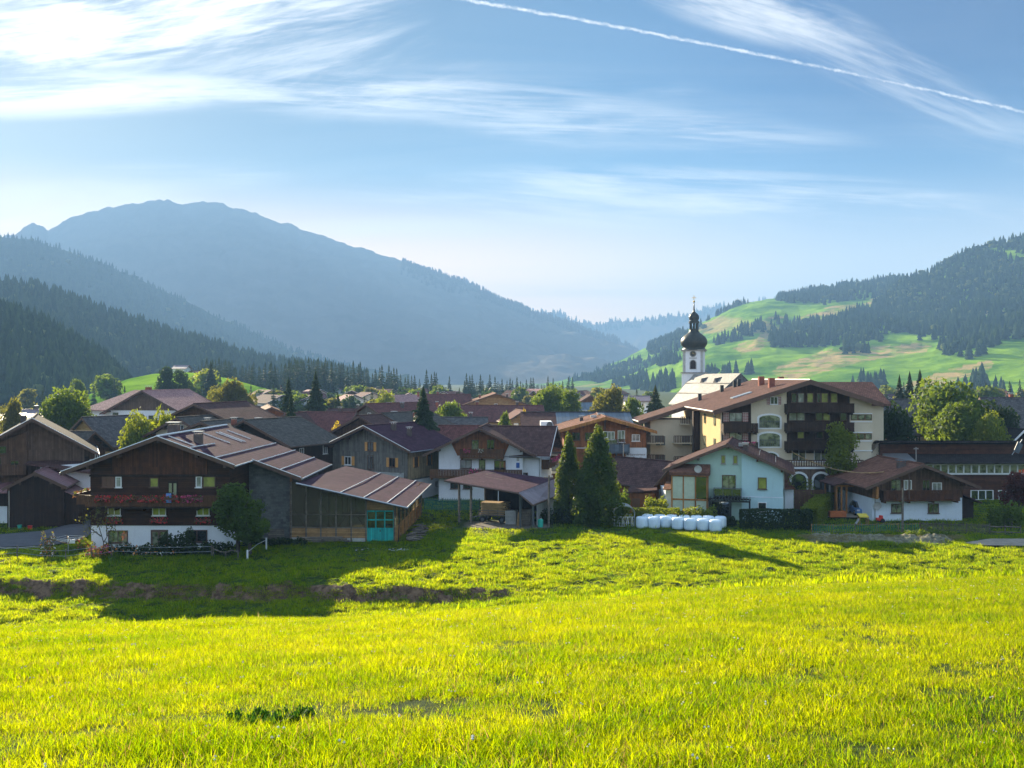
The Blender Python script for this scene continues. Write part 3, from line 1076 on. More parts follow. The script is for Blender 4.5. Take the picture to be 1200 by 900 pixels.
        if shut:
            for sx in (-1, 1):
                s_ = self.mb()
                a = u + sx * (w / 2 + 0.02)
                b = u + sx * (w / 2 + 0.02 + w * 0.42)
                self.fbox(s_, face, min(a, b), max(a, b), z - 0.02, z + h + 0.02, o + 0.004, o + 0.05)
                self.put(s_, 'shutter', shut, fr)
        return fr

    def door(self, face, u, z, w=1.1, h=2.1, mat='trim_brown', pane='glass', out=0.0):
        m = self.mb()
        self.fbox(m, face, u - w / 2, u + w / 2, z, z + h, out + 0.002, out + 0.08)
        d = self.put(m, 'door', mat)
        g = self.mb()
        for k in (-1, 1):
            self.fbox(g, face, u + k * w * 0.24 - w * 0.15, u + k * w * 0.24 + w * 0.15, z + h * 0.25, z + h * 0.9, out + 0.06, out + 0.09)
        self.put(g, 'pane', pane, d)
        k = self.mb()
        self.fbox(k, face, u + 0.03, u + 0.08, z + h * 0.45, z + h * 0.52, out + 0.081, out + 0.14)
        self.put(k, 'handle', 'galvanised', d)
        return d

    def balcony(self, face, u0, u1, z, dep=1.2, h=0.95, mat='balcony_wood', slab='balcony_wood', flowers=None, solid=True, glass=None, wrap=0.0):
        m = self.mb()
        self.fbox(m, face, u0, u1, z - 0.18, z, 0.01, dep)
        b = self.put(m, 'balcony', slab)
        r = self.mb()
        if solid:
            n = int((u1 - u0) / 0.2)
            for i in range(n):
                a = u0 + (u1 - u0) * i / n
                self.fbox(r, face, a + 0.01, a + (u1 - u0) / n - 0.01, z + 0.003, z + h - 0.09, dep - 0.05, dep - 0.015)
        else:
            n = int((u1 - u0) / 1.2) + 1
            for i in range(n + 1):
                a = u0 + 0.03 + (u1 - u0 - 0.06) * i / n
                self.fbox(r, face, a - 0.03, a + 0.03, z + 0.003, z + h - 0.06, dep - 0.07, dep - 0.02)
        self.fbox(r, face, u0, u1, z + h - 0.08, z + h, dep - 0.09, dep + 0.03)
        for a, bb in ((u0, u0 + 0.05), (u1 - 0.05, u1)):
            self.fbox(r, face, a, bb, z + 0.003, z + h - 0.09, 0.02, dep - 0.1)
        self.put(r, 'railing', mat if solid else 'rail_metal', b)
        if glass:
            g = self.mb()
            self.fbox(g, face, u0 + 0.1, u1 - 0.1, z + 0.08, z + h - 0.12, dep - 0.055, dep - 0.035)
            self.put(g, 'glazing', glass, b)
        br = self.mb()
        k = max(2, int((u1 - u0) / 2.2))
        for i in range(k + 1):
            a = u0 + 0.2 + (u1 - u0 - 0.4) * i / k
            self.fbox(br, face, a - 0.08, a + 0.08, z - 0.40, z - 0.183, 0.01, dep - 0.15)
        br.build_each('bracket', MAT[slab], self.root, b)
        if flowers:
            for (ua, ub, fm) in flowers:
                self.flowerbox(face, ua, ub, z + h - 0.30, dep + 0.04, fm)
        return b

    def flowerbox(self, face, u0, u1, z, o, fm='flower_red', parent=None, hgt=0.42):
        m = self.mb()
        self.fbox(m, face, u0, u1, z, z + 0.2, o, o + 0.2)
        b = self.put(m, 'flower_box', 'trim_brown', parent)
        f = self.mb()
        rnd = random.Random(int((u0 + z * 7 + o) * 1000))
        for i in range(int((u1 - u0) * 80)):
            u = rnd.uniform(u0 - 0.05, u1 + 0.05)
            zz = z + 0.17 + rnd.uniform(-hgt * 0.75, hgt * 0.55)
            oo = o + rnd.uniform(0.02, 0.34)
            s = rnd.uniform(0.05, 0.11)
            p0 = Vector(self.fp(face, u, zz, oo))
            a = Vector((rnd.uniform(-1, 1), rnd.uniform(-1, 1), rnd.uniform(-1, 1))).normalized() * s
            c = Vector((rnd.uniform(-1, 1), rnd.uniform(-1, 1), rnd.uniform(-1, 1))).normalized() * s
            f.cur = 0 if rnd.random() < 0.74 else 1
            f.poly([p0 - a, p0 - c, p0 + a, p0 + c], [(0, 1, 2, 3)])
        f.build('blossoms', [MAT[fm], MAT['leaf_green']], self.root, b)
        return b

    def chimney(self, x, y, top, w=0.6, d=0.6, mat='chimney_plaster', cap='galvanised'):
        m = self.mb()
        z = self.rh - self.slope * abs(x)
        m.box(x - w / 2, x + w / 2, y - d / 2, y + d / 2, z - 0.4, z + top)
        c = self.put(m, 'chimney', mat)
        k = self.mb()
        for sx in (-1, 1):
            for sy in (-1, 1):
                k.box(x + sx * (w / 2 - 0.06) - 0.03, x + sx * (w / 2 - 0.06) + 0.03, y + sy * (d / 2 - 0.06) - 0.03, y + sy * (d / 2 - 0.06) + 0.03, z + top + 0.002, z + top + 0.22)
        k.box(x - w / 2 - 0.12, x + w / 2 + 0.12, y - d / 2 - 0.12, y + d / 2 + 0.12, z + top + 0.222, z + top + 0.28)
        self.put(k, 'chimney_cap', cap, c)
        return c

    def dish(self, face, u, z, r=0.4, out=0.1):
        m = self.mb()
        c = Vector(self.fp(face, u, z, out + 0.25))
        base_p = Vector(self.fp(face, u, z, out - 0.08))
        n = (c - base_p).normalized()
        ax = n.cross(Vector((0, 0, 1))).normalized()
        up = ax.cross(n)
        pts, k = [c - n * 0.06], 12
        for rr, dd in ((0.5, -0.04), (1.0, 0.03)):
            for i in range(k):
                a = 2 * math.pi * i / k
                pts.append(c + (ax * math.cos(a) + up * math.sin(a)) * r * rr + n * dd)
        fs = [(0, 1 + i, 1 + (i + 1) % k) for i in range(k)] + [(1 + i, 1 + k + i, 1 + k + (i + 1) % k, 1 + (i + 1) % k) for i in range(k)]
        m.poly(pts, fs)
        m.tube([base_p, c - n * 0.04], 0.03)
        return self.put(m, 'satellite_dish', 'pale_concrete')

    def downpipe(self, face, u, z0, z1):
        m = self.mb()
        m.tube([self.fp(face, u, z0, 0.09), self.fp(face, u, z1, 0.09)], 0.05)
        return self.put(m, 'downpipe', 'galvanised')


def hx(px, d):
    return (px - HX) / FOC * d

# ================================================================ PLANTS
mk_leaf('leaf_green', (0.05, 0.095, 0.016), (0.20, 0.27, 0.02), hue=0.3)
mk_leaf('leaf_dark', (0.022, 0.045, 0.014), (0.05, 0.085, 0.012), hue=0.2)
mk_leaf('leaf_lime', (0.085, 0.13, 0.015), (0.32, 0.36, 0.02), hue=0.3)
mk_leaf('leaf_yellow', (0.22, 0.16, 0.02), (0.55, 0.40, 0.03))
mk_leaf('leaf_olive', (0.080, 0.082, 0.02), (0.27, 0.26, 0.03), hue=0.3)
mk_leaf('leaf_plum', (0.085, 0.025, 0.022), (0.24, 0.06, 0.04))
mk_leaf('leaf_thuja', (0.034, 0.072, 0.014), (0.24, 0.30, 0.015), tw=0.48)
mk_leaf('needle', (0.022, 0.044, 0.015), (0.06, 0.09, 0.02), tw=0.3, hue=0.25)
mk_leaf('needle_light', (0.040, 0.060, 0.018), (0.10, 0.12, 0.02), tw=0.35, hue=0.25)


def leaf_cards(centres, normals, size, rng, aspect=0.55, jitter=0.9):
    """one small four-cornered leaf spray per centre"""
    n = len(centres)
    nn = normals + rng.normal(0, jitter, (n, 3))
    nn /= np.linalg.norm(nn, axis=1, keepdims=True) + 1e-9
    a = np.cross(nn, rng.normal(0, 1, (n, 3)))
    a /= np.linalg.norm(a, axis=1, keepdims=True) + 1e-9
    b = np.cross(nn, a)
    s = size * rng.uniform(0.55, 1.25, (n, 1))
    a = a * s
    b = b * s * aspect
    c = centres
    v = np.stack([c - a, c - b * 0.9 + a * 0.1, c + a, c + b], 1).reshape(-1, 3)
    f = np.arange(4 * n).reshape(n, 4)
    return v, f


def lobes_cloud(lobes, n, rng, shell=0.35):
    """points in the outer shells of ellipsoid lobes (cx,cy,cz,rx,ry,rz), none deep inside another lobe"""
    L = np.array(lobes, float)
    wgt = L[:, 3] * L[:, 4] + L[:, 4] * L[:, 5]
    k = rng.choice(len(L), n, p=wgt / wgt.sum())
    d = rng.normal(0, 1, (n, 3))
    d /= np.linalg.norm(d, axis=1, keepdims=True)
    r = 1 - shell * rng.random((n, 1)) ** 1.3
    # clumpiness on the surface
    bump = 1 + 0.13 * np.sin(d[:, :1] * 7 + k[:, None]) * np.sin(d[:, 1:2] * 6 + 2 * k[:, None]) + 0.08 * np.sin(d[:, 2:] * 11 + k[:, None])
    pts = L[k, :3] + d * r * bump * L[k, 3:]
    return pts, d


def tree_lobes(h, w, rng, trunk=0.22, form='round', n=13):
    L = []
    for i in range(n):
        t = rng.random()
        if form == 'round':
            z = h * (trunk + (1 - trunk) * (0.12 + 0.76 * t))
            prof = math.sin(math.pi * (0.18 + 0.74 * t)) ** 0.7
        elif form == 'tall':
            z = h * (trunk + (1 - trunk) * (0.08 + 0.82 * t))
            prof = math.sin(math.pi * (0.22 + 0.68 * t)) ** 0.9 * 0.9
        else:
            z = h * (0.15 + 0.7 * t)
            prof = (1 - t * 0.5)
        a = rng.random() * 2 * math.pi
        rr = w / 2 * prof * (0.25 + 0.5 * rng.random())
        s = w * (0.15 + 0.11 * rng.random())
        L.append((math.cos(a) * rr, math.sin(a) * rr, z, s, s, s * (0.75 + 0.3 * rng.random())))
    L.append((0, 0, h * (trunk + (1 - trunk) * 0.50), w * 0.30, w * 0.30, h * (1 - trunk) * 0.36))
    L.append((0, 0, h * 0.86, w * 0.17, w * 0.17, h * 0.12))
    return L


def trunk_mesh(h, w, rng, r=0.18, top=0.7, limbs=5):
    m = MB()
    pts = [(0, 0, -0.3)]
    for i in range(1, 5):
        pts.append((rng.normal(0, 0.02 * h / 5), rng.normal(0, 0.02 * h / 5), h * top * i / 4))
    m.tube(pts, r, 7, r * 0.3)
    for i in range(limbs):
        a = 2 * math.pi * (i + rng.random() * 0.6) / limbs
        z0 = h * (0.2 + 0.3 * rng.random())
        q = Vector((math.cos(a), math.sin(a), 0))
        e = q * w * 0.34 + Vector((0, 0, z0 + h * 0.28))
        m.tube([(0, 0, z0), q * w * 0.14 + Vector((0, 0, z0 + h * 0.09)), e], r * 0.42, 5, r * 0.1)
    me = bpy.data.meshes.new('trunk')
    me.from_pydata([tuple(v) for v in m.v], [], m.f)
    me.materials.append(MAT['bark'])
    return me


def broad_proto(h, w, leaf, seed, n=5200, size=0.24, form='round', nl=13, shell=0.4):
    rng = np.random.default_rng(seed)
    L = tree_lobes(h, w, rng, form=form, n=nl)
    p, d = lobes_cloud(L, n, rng, shell)
    v, f = leaf_cards(p, d, size, rng)
    return np_mesh('crown', v, f, MAT[leaf]), trunk_mesh(h, w, rng, r=0.035 * h ** 0.9)


def conifer_proto(h, w, leaf, seed, tiers=26, size=1.0, droop=0.32, per=11, start=0.07):
    """spruce: whorls of drooping, frayed branches round a straight stem"""
    rng = np.random.default_rng(seed)
    V, F = [], []
    for i in range(tiers):
        t = (i + rng.random() * 0.5) / tiers
        z = h * (start + (1 - start) * t)
        rad = w / 2 * ((1 - t) ** 0.85) * (0.82 + 0.3 * rng.random()) + 0.06 * w * (1 - t)
        nb = max(4, int(per * (1 - 0.5 * t)))
        off = rng.random() * 6.28
        for k in range(nb):
            a = off + 2 * math.pi * k / nb + rng.normal(0, 0.16)
            L = rad * (0.72 + 0.42 * rng.random())
            ca, sa = math.cos(a), math.sin(a)
            dz = -L * droop * (0.6 + 0.8 * rng.random()) + 0.1 * L * t
            # frayed frond: three twigs per side
            seg = 4
            b0 = len(V)
            wd = max(0.12 * h / 12, L * 0.24)
            for s in range(seg):
                q = (s + 0.35) / seg
                cx, cy, cz = ca * L * q, sa * L * q, z + dz * q ** 1.3
                ww = wd * (1.15 - q) * (0.8 + 0.5 * rng.random())
                tip = min(1.0, q + 0.42)
                tx, ty, tz = ca * L * tip, sa * L * tip, z + dz * tip ** 1.3 - 0.05
                for sgn in (-1, 1):
                    ox, oy = -sa * ww * sgn, ca * ww * sgn
                    i0 = len(V)
                    V.append((cx, cy, cz + 0.03))
                    V.append((cx + ox * 0.7, cy + oy * 0.7, cz - ww * 1.1))
                    V.append((tx + ox, ty + oy, tz - ww * 1.5))
                    V.append((tx, ty, tz))
                    F.append((i0, i0 + 1, i0 + 2, i0 + 3))
    # leader
    for k in range(6):
        a = k * 1.05
        i0 = len(V)
        V += [(0, 0, h * 1.02), (math.cos(a) * 0.10 * w * 0.4, math.sin(a) * 0.10 * w * 0.4, h * 0.95), (math.cos(a + .5) * 0.2 * w * 0.3, math.sin(a + .5) * 0.2 * w * 0.3, h * 0.90), (0, 0, h * 0.93)]
        F.append((i0, i0 + 1, i0 + 2, i0 + 3))
    n = tiers * per * 5
    t = rng.random(n) ** 1.25
    a = rng.random(n) * 2 * math.pi
    r = w / 2 * (1 - t) ** .9 * (.25 + .62 * rng.random(n)) + .02 * w * (1 - t)
    p = np.stack([np.cos(a) * r, np.sin(a) * r, h * (start + (1 - start) * t * .985)], 1)
    v2, f2 = leaf_cards(p, np.stack([np.cos(a), np.sin(a), np.full(n, .3)], 1), .030 * h * (1.25 - t)[:, None], rng, .55, .5)
    V = np.concatenate([np.array(V), v2])
    F = np.concatenate([np.array(F), f2 + len(V) - len(v2)])
    me = np_mesh('crown', V, F, MAT[leaf])
    m = MB()
    m.tube([(0, 0, -0.3), (0, 0, h * 0.5), (0, 0, h * 0.97)], 0.018 * h, 7, 0.02)
    tm = bpy.data.meshes.new('trunk')
    tm.from_pydata([tuple(v) for v in m.v], [], m.f)
    tm.materials.append(MAT['bark'])
    return me, tm


def thuja_proto(h, w, leaf, seed, n=9000, size=0.22, power=0.75, lumps=70):
    """dense pointed column built of upright plumes of sprays"""
    rng = np.random.default_rng(seed)
    L = []
    for i in range(lumps):
        t = (i + rng.random()) / lumps
        a = i * 2.4 + rng.normal(0, .3)
        prof = min(1.0, t / 0.14 + 0.6) * (1 - t) ** power
        r = w / 2 * prof * rng.uniform(.66, .98)
        s = w * (.13 + .05 * rng.random()) * (.55 + .45 * prof)
        L.append((math.cos(a) * r, math.sin(a) * r, .35 + (h - .6) * t, s, s, s * rng.uniform(1.5, 2.4)))
    L.append((0, 0, h * .42, w * .27, w * .27, h * .42))
    L.append((0, 0, h * .9, w * .05, w * .05, h * .09))
    p, d = lobes_cloud(L, n, rng, .4)
    p[:, 2] = np.maximum(p[:, 2], 0.05)
    v, f = leaf_cards(p, d, size, rng, 0.5, 0.6)
    me = np_mesh('crown', v, f, MAT[leaf])
    m = MB()
    m.tube([(0, 0, -0.3), (0, 0, h * 0.4), (0, 0, h * 0.9)], 0.02 * h, 7, 0.02)
    tm = bpy.data.meshes.new('trunk')
    tm.from_pydata([tuple(v) for v in m.v], [], m.f)
    tm.materials.append(MAT['bark'])
    return me, tm


def place_tree(proto, name, label, X, Y, s=1.0, rz=None, group=None, Z=0.0, sx=None, cat='tree'):
    if rz is None:
        rz = random.uniform(0, 6.28)
    r = bpy.data.objects.new(name, None)
    r.location = (X, Y, Z)
    r.rotation_euler = (0, 0, rz)
    r.scale = (s * (sx or 1), s * (sx or 1), s)
    COL.objects.link(r)
    tag(r, label, cat, group)
    for nm, me in (('crown', proto[0]), ('trunk', proto[1])):
        o = bpy.data.objects.new(nm, me)
        o.parent = r
        COL.objects.link(o)
    return r


def bush(name, label, X, Y, w, d, h, leaf, seed, n=1800, size=0.16, cat='bush', Z=0.0, group=None, extra=None):
    """a bush or a stretch of shrubbery of leaf sprays; n leaves"""
    rng = np.random.default_rng(seed)
    k = max(4, int(w * 2.0))
    L = []
    for i in range(k):
        x = -w / 2 + w * (i + 0.5) / k + rng.normal(0, 0.1)
        hh = h * rng.uniform(0.72, 1.08)
        L.append((x, rng.normal(0, d * 0.12), hh * 0.42, max(w / k * 0.95, 0.25), d / 2, hh * 0.56))
    p, dd = lobes_cloud(L, n, rng, 0.5)
    p = p[p[:, 2] > -0.02]
    dd = dd[:len(p)]
    v, f = leaf_cards(p, dd, size, rng, 0.6)
    mats = [MAT[leaf]]
    mi = np.zeros(len(f), int)
    if extra:
        mats += [MAT[e] for e in extra[0]]
        pick = rng.random(len(f)) < extra[1]
        mi[pick] = rng.integers(1, len(mats), pick.sum())
    o = link(name, np_mesh(name, v, f, mats, mi), loc=(X, Y, Z))
    tag(o, label, cat, group)
    return o


def hedge(label, P0, P1, w, h, leaf, seed, dens=420, size=0.11, name='hedge'):
    """clipped hedge: leaves on the faces of a long box with a slightly wavy top"""
    rng = np.random.default_rng(seed)
    P0, P1 = Vector(P0), Vector(P1)
    L = (P1 - P0).length
    n = int(L * (2 * h + w) * dens * 0.4)
    s = rng.random(n) * L
    q = rng.random(n) * (2 * h + w)
    x = np.where(q < h, -w / 2, np.where(q < h + w, q - h - w / 2, w / 2))
    z = np.where(q < h, q, np.where(q < h + w, h, 2 * h + w - q))
    nx = np.where(q < h, -1.0, np.where(q < h + w, 0.0, 1.0))
    nz = np.where((q >= h) & (q < h + w), 1.0, 0.0)
    ends = rng.random(n) < w / (L + w) * 0.6
    s = np.where(ends, np.where(rng.random(n) < .5, 0, L), s)
    x = np.where(ends, rng.uniform(-w / 2, w / 2, n), x)
    z = np.where(ends, rng.uniform(0, h, n), z)
    z = z + (z > 0.8 * h) * (vnoise(s * 1.1, x, seed) - .5) * 0.28
    inn = rng.random(n) ** 2 * 0.2
    x = x - nx * inn + rng.normal(0, 0.04, n)
    d = (P1 - P0).normalized()
    perp = Vector((-d.y, d.x, 0))
    p = np.stack([s * d.x + x * perp.x, s * d.y + x * perp.y, z], 1)
    nn = np.stack([nx * perp.x, nx * perp.y, nz], 1)
    v, f = leaf_cards(p, nn, size, rng, 0.6, 0.6)
    o = link(name, np_mesh(name, v, f, MAT[leaf]), loc=(P0.x, P0.y, 0.0))
    tag(o, label, 'hedge')
    return o

# ================================================================ FARMHOUSE WITH BARN
def zy(y, d):
    return ZD(y, d)


def build_farmhouse():
    r = Root('farmhouse', 'big dark timber farmhouse over a white ground floor with red geraniums on its long balcony', 'farmhouse', (-32.7, 91.2, 0))
    X0, Y0 = -32.7, 91.2
    h = House(r, X0, Y0, 0, 12.8, 19.6, 8.13, 10.5)
    h.put(h.mb().prism([(-6.4, -0.5), (6.4, -0.5), (6.4, 2.30), (-6.4, 2.30)], 0, 19.6), 'wall', 'white_plaster')
    h.put(h.mb().prism([(-6.46, 2.302), (6.46, 2.302), (6.46, 5.15), (-6.46, 5.15)], -0.06, 19.6), 'cladding', 'dark_wood')
    h.put(h.mb().prism([(-6.46, 5.152), (6.46, 5.152), (6.46, 8.1), (-6.46, 8.1)], -0.06, 19.6), 'cladding', 'dark_wood')
    h.put(h.mb().prism([(-4.4, 7.05), (4.4, 7.05), (4.4, 8.72), (0, 10.35), (-4.4, 8.72)], -0.14, -0.062), 'gable_cladding', 'dark_planks')
    h.put(h.mb().prism([(-6.4, 8.102), (6.4, 8.102), (0, 10.45)], -0.03, 19.6), 'gable', 'dark_wood')
    h.put(h.mb().box(-6.5, 6.5, -0.22, -0.062, 6.86, 7.03), 'tie_beam', 'black_wood')
    # roof planes: left; right front; right rear, which runs on over the barn
    s, zr, xr = 0.37, 10.62, -32.5
    t = 0.24
    zx = lambda x: zr - s * abs(x - xr)
    xl, xa, xb = -41.3, -25.4, -20.6
    ya, ym, yb = 89.8, 95.9, 111.8
    m = MB()
    m.slab([(xl, ya, zx(xl)), (xr, ya, zr), (xr, yb, zr), (xl, yb, zx(xl))], t)
    m.slab([(xr, ya, zr), (xa, ya, zx(xa)), (xa, ym, zx(xa)), (xb, ym, zx(xb)), (xb, yb, zx(xb)), (xr, yb, zr)], t)
    ro = m.build('roof', MAT['tile_plum'], r)
    # edge boards; the white tubes paint in the sun on their top edge
    b = MB()
    def edge(x1, x2, y):
        z1, z2 = zx(x1), zx(x2)
        b.poly([(x1, y - .06, z1 - .32), (x2, y - .06, z2 - .32), (x2, y - .06, z2 + .06), (x1, y - .06, z1 + .06),
                (x1, y - .003, z1 - .32), (x2, y - .003, z2 - .32), (x2, y - .003, z2 + .06), (x1, y - .003, z1 + .06)],
               [(0, 1, 2, 3), (3, 2, 6, 7), (0, 4, 5, 1), (7, 6, 5, 4), (1, 5, 6, 2), (0, 3, 7, 4)])
    edge(xl, xr, ya)
    edge(xr, xa, ya)
    edge(xa, xb, ym)
    b.build_each('barge_board', MAT['trim_brown'], r)
    b = MB()
    for x1, x2, y in ((xl, xr, ya), (xr, xa, ya), (xa, xb, ym)):
        b.tube([(x1, y - .03, zx(x1) + .07), (x2, y - .03, zx(x2) + .07)], .05, 5)
    b.build_each('sunlit_edge', MAT['trim_white'], r)
    g = MB()
    for x, y1, y2 in ((xl - .08, ya, yb), (xa + .08, ya, ym - .1), (xb + .08, ym, yb)):
        g.tube([(x, y1, zx(x) - .05), (x, y2, zx(x) - .05)], 0.085)
    g.build_each('gutter', MAT['galvanised'], r)
    sg = MB()
    def strip(xa_, ya_, xb_, yb_, w=0.055):
        za_, zb_ = zx(xa_) + .07, zx(xb_) + .07
        sg.tube([(xa_, ya_, za_), (xb_, yb_, zb_)], w, 5)
    strip(xr, ya, xr, yb, 0.11)
    strip(-27.2, ya, -26.9, yb)
    strip(-24.9, ym + .3, -24.7, yb)
    strip(-22.7, ym + .3, -22.5, yb)
    strip(-29.6, 90.4, -29.4, 97)
    for y, x1, x2 in ((92.0, -32.2, -29.8), (100.5, -31.6, -28.9), (104.0, -31.4, -28.6), (104.9, -31.3, -28.5), (108.0, -31.4, -28.8)):
        strip(x1, y, x2, y, 0.05)
    sg.build_each('snow_guard', MAT['trim_white'], r, ro)
    p = MB()
    for x in (-39.0, -36.2, -32.5, -29.0, -26.4):
        z = zx(x) - t - .03
        p.box(x - .13, x + .13, 90.1, 91.2, z - .34, z)
    p.build_each('purlin', MAT['trim_brown'], r)
    # chimneys
    for (cx, cyy, top, w_) in ((-30.2, 94.5, 0.85, .72), (-33.6, 97.5, 1.15, .95)):
        c = MB().box(cx - w_ / 2, cx + w_ / 2, cyy - w_ / 2, cyy + w_ / 2, zx(cx) - .5, zx(cx) + top).build('chimney', MAT['chimney_plaster'], r, ro)
        k = MB()
        for sx in (-1, 1):
            for sy in (-1, 1):
                k.box(cx + sx * .28 - .03, cx + sx * .28 + .03, cyy + sy * .28 - .03, cyy + sy * .28 + .03, zx(cx) + top + .002, zx(cx) + top + .2)
        k.box(cx - w_ * .68, cx + w_ * .68, cyy - w_ * .6, cyy + w_ * .6, zx(cx) + top + .203, zx(cx) + top + .27)
        k.build('chimney_cap', MAT['galvanised'], r, c)
    # openings; u in metres from the middle of the gable
    U = lambda px: hx(px, Y0) - X0
    Z = lambda y: zy(y, Y0)
    def win(px0, px1, y0, y1, **k):
        h.window('F', (U(px0) + U(px1)) / 2, Z(y1), U(px1) - U(px0), Z(y0) - Z(y1), **k)
    win(127, 150, 621.5, 636, frame='trim_brown', pane='glass_curtain', bars=1)
    win(219, 243, 621, 635, frame='trim_brown', pane='glass', bars=1)
    h.door('F', (U(177) + U(197)) / 2, -0.1, U(197) - U(177), 2.0, mat='trim_brown', pane='glass_curtain')
    for a, b_ in ((127, 142), (179, 195), (231, 246)):
        h.window('F', (U(a) + U(b_)) / 2, Z(604), U(b_) - U(a), Z(591.5) - Z(604), frame='trim_white', pane='glass_reflection', out=.07, bars=1, f=0.07)
        h.flowerbox('F', U(a) - .15, U(b_) + .15, Z(611), .12, 'flower_red')
    h.window('F', (U(120) + U(135)) / 2, Z(571), U(135) - U(120), Z(558.5) - Z(571), frame='shutter_brown', pane='shutter_brown', out=.07, bars=2)
    h.window('F', (U(136) + U(143)) / 2, Z(571), U(143) - U(136), Z(558.5) - Z(571), frame='trim_white', pane='glass_pale', out=.07, bars=0)
    h.window('F', (U(176) + U(186.5)) / 2, Z(571), U(186.5) - U(176), Z(559.5) - Z(571), frame='trim_brown', pane='glass_reflection', out=.07, bars=0)
    h.door('F', U(203), 4.25, 0.9, 2.2, mat='black_wood', pane='glass_curtain', out=.07)
    h.window('F', (U(230) + U(237)) / 2, Z(571), U(237) - U(230), Z(558) - Z(571), frame='trim_white', pane='glass_pale', out=.07, bars=0)
    h.window('F', (U(238) + U(253)) / 2, Z(571), U(253) - U(238), Z(558) - Z(571), frame='trim_brown', pane='glass_reflection', out=.07, bars=0)
    bal = h.balcony('F', -6.45, 6.4, 4.22, dep=1.25, h=1.0, mat='balcony_wood', slab='black_wood')
    for a, b_, fm in ((118, 137, 'flower_red'), (143, 164, 'flower_red'), (169, 191, 'flower_red'), (195, 215, 'flower_red'), (220, 243, 'flower_pink')):
        h.flowerbox('F', U(a), U(b_), 4.85, 1.31, fm, parent=bal, hgt=0.5)
    h.balcony('L', 0.2, 9.0, 4.22, dep=1.5, h=1.0, mat='balcony_wood', slab='black_wood')
    h.flowerbox('L', 0.2, 5.0, 5.0, 1.5, 'flower_orange')
    h.put(h.mb().box(1.2, 3.0, -0.5, -0.1, 0.35, 0.45), 'bench_seat', 'weathered_timber')
    # ------ the grey barn part under the same roof
    bm = MB()
    bm.poly([(-26.1, 97.4, -.4), (-21.9, 97.4, -.4), (-21.9, 97.4, zx(-21.9) - .3), (-26.1, 97.4, zx(-26.1) - .3),
             (-26.1, 111.0, -.4), (-21.9, 111.0, -.4), (-21.9, 111.0, zx(-21.9) - .3), (-26.1, 111.0, zx(-26.1) - .3)],
            [(0, 1, 2, 3), (1, 5, 6, 2), (5, 4, 7, 6), (3, 2, 6, 7)])
    bm.build('barn_wall', MAT['concrete'], r)
    MB().box(-22.0, -21.8, 97.2, 97.38, -.2, zx(-21.9) - .3).build('corner_post', MAT['orange_wood'], r)
    MB().box(-24.2, -22.6, 97.30, 97.395, 0.0, 1.05).build('hatch', MAT['weathered_timber'], r)


build_farmhouse()


